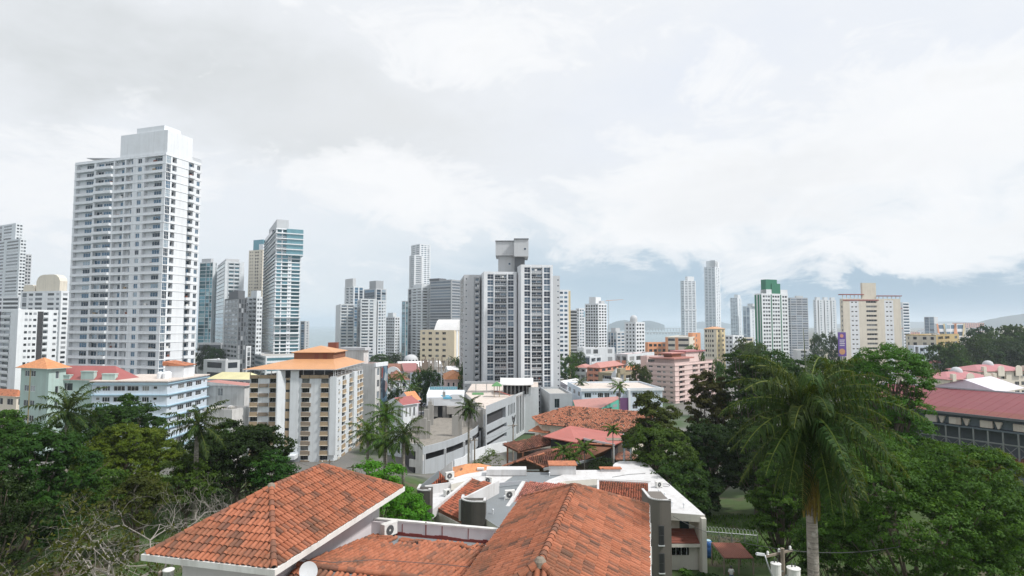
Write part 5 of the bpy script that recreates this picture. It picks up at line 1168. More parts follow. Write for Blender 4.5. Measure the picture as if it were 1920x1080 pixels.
# purple billboard
p = at(1580, 665, 330); t = thing('billboard', 'tall purple advertising panel with a burger picture, left of the cream tower', 'billboard', p); z1_, z0_ = at(1580, 623, 330).z, at(1580, 668, 330).z
mb = MB(); mb.box(p.x - 2.2, 330, z0_, p.x + 2.2, 330.3, z1_); mb.build('panel', plain('sign_purple', (.12, .06, .30), .5, 0, .25, .5), t)
for nm, zc, r_, m in (('roundel', z1_ - 2, 1.0, M['w_salmon']), ('burger_picture', z0_ + 2.6, 1.7, M['m_orange'])):
    mb = MB(); mb.tube([(p.x - .2, 329.99, zc), (p.x - .2, 329.9, zc)], [r_, r_], 14); mb.build(nm, m, t)
for k in range(4):
    mb = MB(); mb.box(p.x - 1.5, 329.93, z1_ - 4.6 - k * 1.0, p.x + 1.5 - .3 * (k % 2), 329.99, z1_ - 4.1 - k * 1.0); mb.build('text_line', M['w_lilac'], t)
for s_ in (-1.2, 1.2):
    mb = MB(); mb.box(p.x + s_, 330.31, ground(p.x, 330) - .5, p.x + s_ + .4, 330.6, z0_ + .4); mb.build('post', M['steel'], t)
# crane jib far beyond
p = at(1150, 566, 900); t = thing('tower_crane', 'orange tower crane jib above the roofs right of the gridded white tower', 'crane', (p.x, 900, ground(p.x, 900))); x0, x1 = at(1136, 562, 900).x, at(1169, 562, 900).x; z = at(1150, 563, 900).z
mb = MB(); mb.tube([(x0, 900, z - .6), (x1, 900, z + 1.2)], [.55, .25], 4); mb.build('jib', M['w_orange'], t); mb = MB(); mb.tube([(x0 + 4, 900, z), (x0 + 4, 900, ground(p.x, 900) - 1)], [.5, .7], 4); mb.build('mast', M['w_lgrey'], t)
# causeways over the bay
for py, x0, x1, Y, lb in ((615.5, 1204, 1282, 5200, 'further low causeway crossing the bay'), (623.5, 1206, 1286, 3600, 'nearer low causeway crossing the bay')):
    p = at(1240, py, Y); t = thing('causeway', lb, 'bridge', (p.x, Y, -61)); mb = MB(); a_, b_ = at(x0, py, Y), at(x1, py, Y); mb.box(a_.x, Y, p.z - 2.4, b_.x, Y + 16, p.z + 1.6); mb.build('deck', M['concrete'], t)
    for k in range(14):
        mb = MB(); x = a_.x + (b_.x - a_.x) * (k + .5) / 14; mb.box(x, Y + 1, -61, x + 5, Y + 14, p.z - 2.4); mb.build('pier', M['concrete'], t)

# ---- the far plain: small blocks, each its own object
rg = random.Random(11)
kinds = [('white', 'w_white', 'roof_white'), ('pale grey', 'w_lgrey', 'roof_grey'), ('pink-roofed', 'w_white2', 'm_pink'), ('cream', 'w_cream', 'roof_pale'), ('orange-walled', 'w_salmon', 'm_salmon')]
REF = [(750, 'below the sea-gap cluster'), (800, 'near the pale dome'), (900, 'below the cream hotel'), (1100, 'beside the yellow-edged tower'), (1140, 'below the gridded white tower'), (1175, 'below the short greyish tower'), (1215, 'below the dome-tanked tower'), (1262, 'left of the orange offices'), (1345, 'beside the needle tower'), (1482, 'behind the green-striped tower'), (1526, 'below the blue glass block'), (1600, 'below the grooved white tower'), (1740, 'right of the cream tower'), (1768, 'around the grey far tower'), (1812, 'around the zigzag-striped building'), (1860, 'right of the zigzag-striped building'), (2500, 'at the right end of the plain')]
spots = []
for Y, x0, x1, n_, h0, h1, ws in ((620, 1480, 1740, 9, 7, 15, (12, 32)), (800, 1460, 1890, 12, 7, 16, (14, 44)), (1050, 1440, 1930, 14, 8, 20, (18, 60)), (1400, 1600, 1930, 13, 9, 24, (22, 80)), (1900, 1690, 1930, 12, 10, 26, (30, 100)), (2600, 1690, 1930, 12, 12, 30, (40, 130)), (560, 1070, 1260, 7, 6, 13, (10, 26)), (820, 1080, 1330, 10, 6, 13, (12, 30)), (480, 690, 870, 7, 5, 9, (9, 20))):
    for i in range(n_):
        px = x0 + (x1 - x0) * (i + rg.uniform(.1, .9)) / n_; spots.append((px, Y * rg.uniform(.92, 1.08), rg.uniform(h0, h1) * (1.8 if rg.random() < .12 else 1), rg.uniform(*ws), rg.choice((0, 0, 0, 1, 1, 2, 3, 3, 4) if px > 1400 else (0, 0, 1, 2, 2, 3, 4))))
spots = sorted(q for q in spots if not 1592 < q[0] < 1680); names = []
for px, Y, h, w_, k in spots:
    sz = w_ * F / Y; rf = next(r for x, r in REF if px < x)
    names.append('%s %s block %s%s' % ('tall' if h > 19 and h > w_ * .5 else 'wide' if sz > 34 else 'small', kinds[k][0], 'near the horizon ' if Y > 1700 else 'in the far rows ' if Y > 900 else '', rf))
ORD = ['leftmost', 'second', 'third', 'fourth', 'fifth', 'sixth']
for i, nm in enumerate(list(names)):
    same = [j for j, q in enumerate(names) if q.split(',')[0] == nm]
    if len(same) > 1 and same[0] == i:
        for o_, j in enumerate(same): names[j] += ', ' + (ORD[o_] + ' from left' if 0 < o_ < len(same) - 1 else 'leftmost' if o_ == 0 else 'rightmost')
names = [q.replace('near the horizon ', 'far-off ').replace('in the far rows at the right end of the plain', 'in far rows at the right end of the plain').replace(' from the left', ' from left') for q in names]
for (px, Y, h, w_, k), lb in zip(spots, names):
    wm_, rm_ = kinds[k][1:]; p = at(px, 608, Y); g0 = ground(p.x, p.y)
    b = Bld('city_block', lb, (p.x, p.y, g0), 'building', 'small far blocks of the town'); a = rg.uniform(-.25, .25); u = (cos(a), sin(a))
    nf = max(2, int(h / 3.4)); d = w_ * rg.uniform(.5, .9); o2 = (p.x, p.y)
    facade(b, o2, u, w_, g0 - 2, g0 + h, nf, ' '.join(['.6. 1H'] * max(1, int(w_ / 9)) + ['.6.']), M[wm_], M['g_grey'], FRM, bar=0)
    e = (o2[0] + u[0] * w_, o2[1] + u[1] * w_); f = (e[0] - u[1] * d, e[1] + u[0] * d); gq = (o2[0] - u[1] * d, o2[1] + u[0] * d); m = b.mi(M[wm_])
    for A, B in ((e, f), (f, gq), (gq, o2)): b.mb.face([(*A, g0 - 2), (*B, g0 - 2), (*B, g0 + h), (*A, g0 + h)], m)
    b.mb.face([(*q, g0 + h) for q in (o2, e, f, gq)], b.mi(M[rm_]))
    b.done()
lowrise('office_building', 'grey flat far office tower above the right-hand plain', 1733, 1752, 1759, 1500, 40, 594, '.2. 2V .2. 2V .2.', '1.', 9, wm=M['w_lgrey'], gm=M['g_navy'], fm=FRM, bar=0, cat='building')
b = tower('school_building', 'wide white building with zigzag orange, blue and yellow stripes on the far plain', 1752, 1756, 1808, 1000, 6, 607, '1.', '.2. 1H .1. 1H .1. 1H .1. 1H .2.', nf=4, wm=Wt, gm=M['g_blue'], fm=FRM, bar=0, cat='building')
for k, (m, f0) in enumerate((('w_orange', .08), ('w_blue', .2), ('w_yellow', .32), ('w_orange', .55), ('w_orange', .72), ('w_yellow', .86))):
    mb = MB(); x = b.wr * f0; hz = b.z1 - b.z0; s = 1 if k % 2 else -1
    mb.hexa([(*b.pt(x, -.9), b.z0 + hz * .25), (*b.pt(x + 3, -.9), b.z0 + hz * .25), (*b.pt(x + 3, -.6), b.z0 + hz * .25), (*b.pt(x, -.6), b.z0 + hz * .25)], [(*b.pt(x + s * 5, -.9), b.z1), (*b.pt(x + 3 + s * 5, -.9), b.z1), (*b.pt(x + 3 + s * 5, -.6), b.z1), (*b.pt(x + s * 5, -.6), b.z1)]); b.part('zigzag_stripe', mb, M[m])
b.done()


# ================================================================ unfinished deck, podium and the white base of the central tower
DK, WH, BG = M['w_black'], M['w_white'], M['band_grey']
def poly_wall(b, pts, z0, z1, th, m, name):
    mb = MB()
    for p, q in zip(pts, pts[1:]):
        d = Vector((q[0] - p[0], q[1] - p[1])); ln = d.length; d.normalize(); mb.obox(p, (d.x, d.y), -.01, ln + .01, 0, th, z0, z1)
    return b.part(name, mb, m)
zd = -26.1
cur = [gz(px, py, zd)[:2] for px, py in ((793, 838), (812, 833.5), (832, 828), (851, 822), (868, 815.5), (882, 809), (893, 802), (898, 797))]
b = Bld('parking_structure', 'unfinished curved concrete parking deck with bare columns and grey wall bands', (cur[0][0], cur[0][1], -33.5), 'building')
bl = [gz(px, py, zd)[:2] for px, py in ((905, 780), (822, 778), (752, 800), (776, 836))]
mb = MB(); inner = [(p[0] - .0, p[1] + .25) for p in cur]; mb.prism(inner + bl, zd - 1.2, zd - .75); b.part('deck', mb, M['deck'])
mb = MB(); mb.prism([(p[0], p[1] + 2.6) for p in cur] + bl, -34, zd - 1.202); b.part('interior_shade_block', mb, DK)  # solid black block painting the shade inside the open deck
poly_wall(b, cur, zd - 1.6, zd, .25, BG, 'wall_band'); poly_wall(b, cur, -31.2, -29.0, .25, BG, 'wall_band'); poly_wall(b, cur[:4], -33.6, -31.2, .25, BG, 'wall_band'); poly_wall(b, cur[3:], -33.6, -32.3, .25, BG, 'wall_band')
for k in (0, 2, 4, 5, 7):
    mb = MB(); mb.box(cur[k][0], cur[k][1] + .3, -33.6, cur[k][0] + .5, cur[k][1] + .8, zd - 1.6); b.part('column', mb, M['w_lgrey'])
e0 = Vector(cur[0]); e1 = Vector(bl[3]); d = (e0 - e1).normalized(); ln = (e0 - e1).length
for za, zb in ((-27.2, -25.6), (-30.6, -29.0), (-33.6, -32.0)):
    mb = MB(); mb.obox((e1.x, e1.y), (d.x, d.y), -1.2, ln - .02, 0, .3, za, zb); b.part('end_wall', mb, M['old_white'])
mb = MB(); mb.obox((e0.x, e0.y), (d.x, d.y), -1.9, -.02, -.02, .5, -33.6, zd + .1); b.part('end_pier', mb, M['old_white'])
rg = random.Random(5)
for px, py, w_, h in ((783, 818, 1.1, 4.4), (793, 823, 1.6, 4.8), (803, 822, .9, 4.2), (799, 806, 1.2, 5.2), (809, 797, 1.0, 5.4), (806, 788, 1.0, 5.2), (817, 781, 1.1, 4.6), (853, 818, 1.5, 5.0), (863, 817, .8, 5.4), (902, 801, 1.9, 4.6), (888, 803, .5, 2.6), (870, 800, .5, 1.6), (876, 790, .6, 2.2), (775, 812, 1.0, 3.6), (832, 781, .8, 7.2)):
    p = gz(px, py, zd - .7); mb = MB(); mb.box(p.x - w_ / 2, p.y, zd - .75, p.x + w_ / 2, p.y + w_ * .7, zd - .75 + h)
    for k in range(6): x, y = p.x + rg.uniform(-.4, .4) * w_, p.y + rg.uniform(.05, .6) * w_; mb.box(x, y, zd - .75 + h, x + .05, y + .05, zd - .75 + h + rg.uniform(.5, 1.5))
    b.part('column', mb, M['concrete'])
b.done() if b.mb.f else None
# ---- upper podium with the terrace
zp = -21.8
PA, PB = Vector(gz(911, 768, zp)[:2]), Vector(gz(967, 745, zp)[:2]); u = (PB - PA).normalized(); ln = (PB - PA).length; PC = PB + u * 9.5; uu = (u.x, u.y)
b = Bld('parking_podium', 'grey parking podium with dark slots and vertical fins in front of the central tower', (PA.x, PA.y, -34), 'building')
kw = dict(wm=BG, gm=DK, fm=BG, bar=0)  # openings backed in black, which paints the shade inside the parking levels
ZS = [(-34, -31.6, '1.'), (-31.6, -30.4, '.3. 7G .2. 3.5.'), (-30.4, -28.9, '1.'), (-28.9, -27.7, '.3. 7G .2. 3.5.'), (-27.7, -26.3, '1.'), (-26.3, -23.1, '.3. 6.6G .6. .3. .35G .25. .35G .25. .35G .25. .35G .25. .35G .4.'), (-23.1, zp + .9, '1.')]
for za, zb, sp in ZS: facade(b, tuple(PA), uu, ln, za, zb, 1, sp, ty=dict(G=dict(v=(0.02, .98), rec=.9, nm=1, nr=1)), **kw)
facade(b, tuple(PB), uu, 9.5, -34, zp + .9, 1, '.4. 1.2G .3. .8G .3. 1.2G .3. .8G .3. .9G .3.', ty=dict(G=dict(v=(.08, .95), rec=.5, nm=1, nr=1)), wm=M['w_lgrey'], gm=M['g_dark'], fm=BG, bar=.1)
r2 = Vector((.995, -.1)); PD_ = PC + r2 * 4.5; facade(b, tuple(PC), (r2.x, r2.y), 4.5, -34, zp + 2.1, 1, '1.', **dict(kw, wm=WH))
bk = [(PD_.x + 1.5, PD_.y + 38), (PA.x - 8, PD_.y + 38), (PA.x - 8, PA.y + 36), (PA.x - 1.5, PA.y + 5)]
ring = [tuple(PA), tuple(PB), tuple(PC), tuple(PD_)] + bk
for p, q in zip(ring[3:6], ring[4:7]): b.mb.face([(*p, -34), (*q, -34), (*q, zp), (*p, zp)], b.mi(M['old_white']))
for p, q, sp in ((bk[2], bk[3], '.5. 4G .5. 4G .5. 4G .4.'), (bk[3], tuple(PA), '1.')):
    d = Vector(q) - Vector(p); l_ = d.length; d.normalize(); facade(b, p, (d.x, d.y), l_, -34, -26, 1, '1.', **dict(kw, wm=M['old_white'])); facade(b, p, (d.x, d.y), l_, -26, zp, 1, sp, ty=dict(G=dict(v=(.02, .72), rec=.9, nm=1, nr=1)), **dict(kw, wm=M['old_white']))
b.mb.face([(*p, zp - .1) for p in ring], b.mi(M['roof_pale']))
b.done()
mb = MB()
E_ = PA + u * ln * .90
def onwall(x, z): q = PA + u * x; return (q.x + .0, q.y - .0, z)
for i, (x0, z0, x1, z1) in enumerate(((ln * .855, -26.9, ln * .89, -28.6), (ln * .89, -28.6, ln * .92, -27.2), (ln * .92, -27.2, ln * .95, -28.6), (ln * .95, -28.6, ln * .985, -26.9), (ln * .87, -26.9, ln * .92, -29.4), (ln * .92, -29.4, ln * .97, -26.9))):
    for t in range(6):
        f0, f1 = t / 6, (t + 1) / 6; xa, za, xb, zb = x0 + (x1 - x0) * f0, z0 + (z1 - z0) * f0, x0 + (x1 - x0) * f1, z0 + (z1 - z0) * f1
        mb.obox(tuple(PA), uu, xa - .12, xb + .12, -.06, -.01, min(za, zb) - .1, max(za, zb) + .05)
mb.obox(tuple(PA), uu, ln * .86, ln * .98, -.06, -.01, -30.2, -29.8)
mb.build('wall_emblem', DK, b.root)
# pool terrace on the podium's left, pergola, canopy, playground
t = thing('pool_terrace', 'white terrace with a blue pool above dark open bays, behind the unfinished deck', 'terrace', (*gz(835, 760, -21.5)[:2], -26)); zt = -21.2
q = lambda px, Y: (at(px, 640, Y).x, Y)
mb = MB(); mb.prism([q(801, 172), q(868, 172), q(872, 192), q(806, 192)], zt - 2.4, zt); mb.build('terrace_slab', WH, t)
mb = MB(); mb.prism([q(832, 171.9), q(848, 171.9), q(842, 178), q(826, 178)], zt - .4, zt + .012); mb.build('pool', M['pool'], t)
mb = MB(); mb.prism([q(848.5, 171.8), q(868, 171.8), q(868, 178), q(848.5, 178)], zt - .5, zt + .9); mb.prism([q(800.6, 171.8), q(801.6, 171.8), q(806.6, 192), q(805.6, 192)], zt - .5, zt + .8); mb.build('terrace_wall', WH, t)
mb = MB(); mb.prism([q(807, 174), q(868, 174), q(868, 191), q(810, 191)], -34, zt - 2.42); mb.build('bay_shade_block', DK, t)  # black block put in for the shade under the terrace
for px in (803, 832, 838):
    mb = MB(); c0 = q(px, 172.2); mb.box(c0[0], c0[1], -34, c0[0] + .8, c0[1] + .8, zt - 2.41); mb.build('column', M['concrete'], t)
mb = MB(); mb.prism([q(838.5, 170.5), q(872, 170.5), q(872, 174), q(838.5, 174)], zt - 4.6, zt - 2.43); mb.build('parapet', M['concrete'], t)
mb = MB()
for i in range(12): x, y = q(806 + 4.4 * i, 191); mb.box(x, y, zt, x + .07, y + .07, zt + 1.15)
x0, y0 = q(806, 191); x1, y1 = q(858, 191); mb.box(x0, y0, zt + 1.15, x1, y1 + .07, zt + 1.22); mb.build('glass_railing', M['steel'], t); mb = MB(); mb.box(x0, y0 + .02, zt + .1, x1, y0 + .05, zt + 1.1); mb.build('railing_glass', M['g_teal'], t)
mb = MB(); x, y = q(828, 192); mb.tube([(x, y, zt), (x, y, zt + 9)], [.16, .1], 6); mb.build('flag_pole', M['steel'], t)
t = thing('pergola', 'long grey slatted pergola roof on the podium terrace at the foot of the central tower', 'pergola', (*q(902, 196), zp)); mb = MB()
for i in range(26): x, y = q(871 + 2.45 * i, 190); mb.box(x, y, zp + 2.9, x + .16, y + 5, zp + 3.15)
mb.box(q(871, 190)[0], 189.9, zp + 2.7, q(933, 190)[0], 190.1, zp + 3.2); mb.build('slat_roof', M['w_grey'], t)
for px in (872, 892, 912, 932):
    mb = MB(); x, y = q(px, 190.3); mb.box(x, y, zp - .1, x + .2, y + .2, zp + 2.7); mb.build('post', M['w_grey'], t)
t = thing('canopy', 'white curved canopy with dark glazing on the podium below the central tower', 'canopy', (*q(970, 188), zp)); mb = MB(); f = [[(at(938 + 5.6 * i, 640, Y).x, Y - 1.2 * sin(pi * i / 11), zp + z) for i in range(12)] for Y, z in ((184, 2.9), (196, 3.9))]
mb.hexa([*f[0], *f[1][::-1]], [(p[0], p[1], p[2] + .25) for p in (*f[0], *f[1][::-1])]); mb.build('canopy_roof', M['m_white'], t)
mb = MB(); mb.box(at(943, 640, 186).x, 186, zp - .1, at(996, 640, 186).x, 194, zp + 2.85); mb.build('glazing', M['g_dark'], t)
for i in range(8):
    mb = MB(); x = at(943 + 7.4 * i, 640, 186).x; mb.box(x, 185.75, zp - .1, x + .16, 185.95, zp + 2.8); mb.build('mullion', WH, t)
t = thing('playground', 'small wooden playground with a green roof on the podium terrace', 'playground', (*q(928, 178), zp))
for i, (dx, dy) in enumerate(((0, 0), (1.6, 0), (0, 1.6), (1.6, 1.6))):
    mb = MB(); x, y = q(926, 178); mb.box(x + dx, y + dy, zp, x + dx + .16, y + dy + .16, zp + 3.2); mb.build('post', M['w_tan'], t)
x, y = q(926, 178); mb = MB(); hip(mb, (x - .3, y - .3), (1, 0), 2.4, 2.4, zp + 3.2, 1.2, 0, .3, 'pyr'); mb.build('roof', M['play_green'], t); mb = MB(); mb.box(x, y, zp + 1.4, x + 1.7, y + 1.7, zp + 1.55); mb.build('platform', M['w_rust'], t)
mb = MB(); mb.hexa([(x + 1.8, y + .4, zp + 1.4), (x + 5, y + .4, zp + .2), (x + 5, y + 1.2, zp + .2), (x + 1.8, y + 1.2, zp + 1.4)], [(x + 1.8, y + .4, zp + 1.6), (x + 5, y + .4, zp + .4), (x + 5, y + 1.2, zp + .4), (x + 1.8, y + 1.2, zp + 1.6)]); mb.build('slide', M['m_bright'], t)
t = thing('lawn_patch', 'square of green artificial turf on the podium terrace', 'lawn', (*q(895, 186), zp)); mb = MB(); mb.prism([q(886, 184), q(907, 184), q(907, 189), q(886, 189)], zp - .1, zp + .05); mb.build('turf', M['play_green'], t)
lowrise('service_building', 'grey block with a big dark opening at the right foot of the central tower', 1012, 1030, 1072, 205, 6, 738, '1.', '1. 1.1G 1.6. 1.', 1, wm=M['band_grey'], gm=M['g_dark'], fm=BG, cat='building', ty=dict(G=dict(v=(.62, .90), rec=.6, nm=2, nr=1)))
# white garden wall below the deck
t = thing('garden_wall', 'white boundary wall stepping along the foot of the curved deck', 'wall', (*gz(880, 872, -33)[:2], -33)); pts = [gz(px, py, -31.4)[:2] for px, py in ((852, 866), (870, 860), (884, 848), (892, 846), (920, 836), (950, 830))]
for p, q_ in zip(pts, pts[1:]):
    mb = MB(); d = Vector(q_) - Vector(p); l_ = d.length; d.normalize(); mb.obox(p, (d.x, d.y), 0, l_, 0, .25, -34, -31.0); mb.build('wall_panel', WH, t)
def utility_pole(label, px, py, Y, arm=1.8, r=.15, lamp=None, cans=0):
    p = at(px, py, Y); g0 = ground(p.x, p.y); t = thing('utility_pole', label, 'utility pole', (p.x, p.y, g0), 0, 'utility poles'); mb = MB(); mb.tube([(p.x, p.y, g0 - .5), (p.x, p.y, p.z)], [r * 1.2, r * .85], 8); mb.build('pole', M['w_taupe'], t)
    if arm:
        mb = MB(); mb.obox((p.x - arm * .5, p.y - .3), (.9, .43), 0, arm, -.06, .06, p.z - .45, p.z - .33); mb.build('crossarm', M['w_taupe'], t)
        for f in (.08, .5, .92):
            mb = MB(); x, y = p.x - arm * .5 + arm * .9 * f, p.y - .3 + arm * .43 * f; mb.lathe((x, y, p.z - .33), [(.05, 0), (.09, .05), (.05, .1), (.09, .15), (.04, .24), (.005, .25)], 8); mb.build('insulator', M['ac_white'], t)
    for k in range(cans):
        mb = MB(); x, y = p.x + (-.48, .62)[k % 2], p.y - .1; z = p.z - 1.9 - .28 * (k % 2); rr = .30 + .09 * (k % 2)
        mb.lathe((x, y, z), [(.01, 0), (rr, .02), (rr, .95), (rr * 1.06, .96), (rr * 1.06, 1.02), (rr * .6, 1.07), (.01, 1.08)], 16); mb.build('transformer', M['ac_white'], t)
        for q in (-.1, .1):
            mb = MB(); mb.tube([(x + q, y, z + 1.05), (x + q, y, z + 1.3)], [.045, .03], 6); mb.build('bushing', M['dark_metal'], t)
        mb = MB(); mb.box(min(x, p.x), y - .03, z + .5, max(x, p.x), y + .03, z + .58); mb.build('bracket', M['steel'], t)
    return t
utility_pole('slim grey utility pole with a round box in front of the curved deck', 890, 822, 119, 1.6)
utility_pole('utility pole with lamp arm beside the emblem on the grey podium wall', 962, 795, 138, 2.6)
utility_pole('utility pole with a crossarm at the right foot of the orange-roofed apartments', 618, 862, 108, 3.0)
utility_pole('utility pole with three pale boxes beside the palms and orange-roofed apartments', 662, 872, 100, 2.0, .16, None, 2)

# ================================================================ restaurant roofs
TM_SPOT = tilemat('tiles_mottled', [(0, (.42, .16, .095)), (.55, (.48, .20, .12)), (.74, (.36, .135, .08)), (.78, (.10, .05, .035)), (1, (.05, .03, .025))])
TM_OLD = tilemat('tiles_old', [(0, (.13, .06, .045)), (.5, (.19, .08, .058)), (.64, (.24, .10, .07)), (.72, (.38, .17, .11)), (.76, (.12, .055, .045)), (1, (.06, .036, .03))])
TM_RED = tilemat('tiles_red', [(0, (.36, .105, .06)), (.5, (.44, .14, .08)), (.74, (.33, .10, .06)), (.8, (.20, .075, .05)), (1, (.08, .04, .03))])
TM_PINK = tilemat('tiles_pinkish', [(0, (.40, .15, .12)), (.5, (.46, .18, .14)), (.74, (.36, .13, .11)), (.85, (.22, .09, .08)), (1, (.10, .05, .045))])
def roof_faces(root, P, faces, tw, tl, mat, under, seed, **k):
    """tiles over each listed face (first edge = eave) plus a closed board below"""
    mb = MB()
    for i, f in enumerate(faces):
        poly = [P[q] for q in f]; Q, R = tile_plane(poly, tw, tl, seed + i, **k); qobj('roof_tiles', Q, R, mat, root)
        mb.face(poly)
        mb.face([(p[0], p[1], p[2] - .25) for p in poly][::-1])
    mb.build('roof_board', under, root)
T2 = dict(ns=4, rim=False, pan=True, jit=.03)
# big mottled roof
P = dict(a=gz(1012, 796, -24.2), b=gz(1172, 818, -24.2), c=at(1186, 786, 142), d=at(1064, 762, 150), e=at(1007, 777, 146), f=at(1195, 775, 160), g=at(1055, 758, 164))
P['b'] = Vector((P['a'].x + 20.5, P['a'].y - 11.5, -24.2)); P['c'] = Vector((P['d'].x + 20.5, P['d'].y - 11.5, P['d'].z)); P['e'] = Vector((P['a'].x - 1.6, P['a'].y + 9.5, -23.9))
t = thing('restaurant_house', 'cream house under a large mottled orange tile roof, right of the podium fins', 'house', (P['a'].x, P['a'].y, ground(0, 135)))
roof_faces(t, P, ['abcd', 'ead'], .42, .55, TM_SPOT, M['w_cream'], 40, stain=.15, **T2)
bk = Vector((P['d'].x + 5.0, P['d'].y + 11, -24)); bk2 = bk + Vector((20.5, -11.5, 0)); mb = MB(); mb.face([P['d'], P['c'], bk2, bk]); mb.face([P['e'], P['d'], bk]); mb.build('roof_back', M['t_spot'], t)
mb = MB(); i_ = lambda p, dx, dy: (p[0] + dx, p[1] + dy); ring = [i_(P['a'], .6, .8), i_(P['b'], -.5, .8), i_(bk2, -.6, -.6), i_(bk, .2, -.7), i_(P['e'], .8, -.2)]; mb.prism(ring, -34, -24.4); mb.build('wall', M['w_cream'], t)
mb = MB(); x = i_(P['a'], -2.4, 1.0); hip(mb, x, (.87, -.49), 4.6, 7.5, -26.0, .9, 0, .3, 'shed'); mb.build('side_roof', M['t_far'], t)
for k in range(2):
    mb = MB(); p = i_(P['a'], 1.4 + 2.6 * k, -.05 - 1.35 * k); mb.obox(p, (.872, -.489), 0, 1.3, .4, 1.05, -27.0, -25.6); mb.build('window', M['g_dark'], t)
# red sheet roof
P = [at(1018, 818, 117), at(1069, 798, 124), at(1190, 817, 116), at(1153, 833, 108), at(1094, 821, 113), at(1080, 829.5, 108)]
t = thing('shed_roof', 'smooth bright red sheet-metal roof in front of the large mottled tile roof', 'roof', (P[4][0], P[4][1], ground(0, 112))); mb = MB(); mb.hexa([(p.x, p.y, p.z - .18) for p in P[::-1]], [tuple(p) for p in P[::-1]]); mb.build('roof_sheet', M['m_bright'], t)
mb = MB(); mb.prism([(P[4].x - 3, P[4].y + .6), (P[3].x - .6, P[3].y + .8), (P[2].x - 1, P[2].y - 1), (P[1].x, P[1].y - 1), (P[0].x + 1.5, P[0].y - .3)], -34, -22.6); mb.build('wall', DK, t)
for f0 in (0.02, .45, .95):
    mb = MB(); p = P[4].lerp(P[3], f0); mb.box(p.x, p.y + .2, -33, p.x + .25, p.y + .45, p.z - .2); mb.build('post', WH, t)
mb = MB(); mb.hexa([(P[4].x, P[4].y - .05, P[4].z - .35), (P[3].x, P[3].y - .05, P[3].z - .35), (P[3].x, P[3].y + .05, P[3].z - .35), (P[4].x, P[4].y + .05, P[4].z - .35)], [(P[4].x, P[4].y - .05, P[4].z + .03), (P[3].x, P[3].y - .05, P[3].z + .03), (P[3].x, P[3].y + .05, P[3].z + .03), (P[4].x, P[4].y + .05, P[4].z + .03)]); mb.build('white_trim', WH, t)
# small old roof on the left
zE = -24.0; P = dict(a=gz(941, 832, -23.6), b=gz(972, 847, -24.0), c=gz(1052, 829, -23.4), d=gz(1004, 820, -22.5), e=gz(990, 824, -22.45))
t = thing('pavilion', 'open pavilion with an old brown tile roof at the end of the garden', 'house', (P['b'].x, P['b'].y, ground(0, 112)))
roof_faces(t, P, ['abe', 'bcde'], .4, .5, TM_OLD, M['w_brown'], 60, **T2)
for q in 'ab':
    mb = MB(); p = P[q].lerp(P['c'], .08); mb.box(p.x, p.y, -33.5, p.x + .35, p.y + .35, p.z - .25); mb.build('post', M['w_brown'], t)
mb = MB(); c0 = P['b'].lerp(P['c'], .5); mb.box(P['a'].x + 3, P['b'].y + 3, -33, P['c'].x - .5, P['b'].y + 6, -24.6); mb.build('back_wall', M['stone'], t)
# main old roof with stone gable
zR, zL = -22.7, -24.2
A0 = gz(985, 861, zR); L0, R0 = gz(942, 875, zL), gz(1019, 876, zL - .15); ax = Vector((.74, .67, 0)).normalized()
A1 = A0 + ax * 9.5; ax2 = Vector((.965, -.26, 0)); A2 = A0 + ax * 9 + ax2 * 4; A3 = A2 + ax2 * 0 + Vector((9.5, 1.5, 0)); L1 = L0 + ax * 11.5
R1 = gz(1092, 862, zL); R2 = gz(1166, 846, zL); A2 = gz(1080, 831, -22.2); A3 = gz(1150, 835, -22.0)
P = dict(a=A0, l=L0, r=R0, A=A2, B=A3, s=R1, q=R2, k=Vector((L0.x + 6.5, L0.y + 11, zL)))
t = thing('restaurant_house', 'old stone house with a long stained brown tile roof and grey gutters', 'house', (A0.x, A0.y, ground(0, 98)))
roof_faces(t, P, ['rsAa', 'sqBA', 'kl' + 'aA'], .40, .5, TM_OLD, M['w_brown'], 70, stain=.25, **T2)
Q, R = [], []
for p, q in ((A0, L0), (A0, R0), (A0, A2), (A2, A3), (A2, R1)): q2, r2_ = ridge_caps(p, q, .2, .5, 9); Q += q2; R += r2_
qobj('ridge_tiles', Q, R, TM_SPOT, t)
mb = MB(); w0, w1 = L0.lerp(R0, .12), L0.lerp(R0, .93); ws = [(w0.x, w0.y + .9), (w1.x, w1.y + .9), (R1.x - .5, R1.y + .8), (R2.x - .5, R2.y + .8), (A3.x, A3.y + 1), (L0.x + 7, L0.y + 10)]; mb.prism(ws, -34, zL - .3)
mb.hexa([(w0.x, w0.y + .9, zL - .3), (w1.x, w1.y + .9, zL - .3), (w1.x, w1.y + 1.4, zL - .3), (w0.x, w0.y + 1.4, zL - .3)], [(A0.x - .1, w0.y + .9, zR - .5), (A0.x + .1, w0.y + .9, zR - .5), (A0.x + .1, w0.y + 1.4, zR - .5), (A0.x - .1, w0.y + 1.4, zR - .5)]); mb.build('stone_wall', M['stone'], t)
mb = MB(); hip(mb, (L0.x + 2.0, L0.y + .0), (1, 0), 3.2, .9, zL - 1.9, .7, 0, .05, 'shed'); mb.build('awning_tiles', M['t_far'], t)
mb = MB(); mb.obox((L0.x + .9, L0.y + .1), (1, 0), 0, 5.4, 0, .12, zL - .75, zL - .5); mb.build('beam', M['w_lgrey'], t)
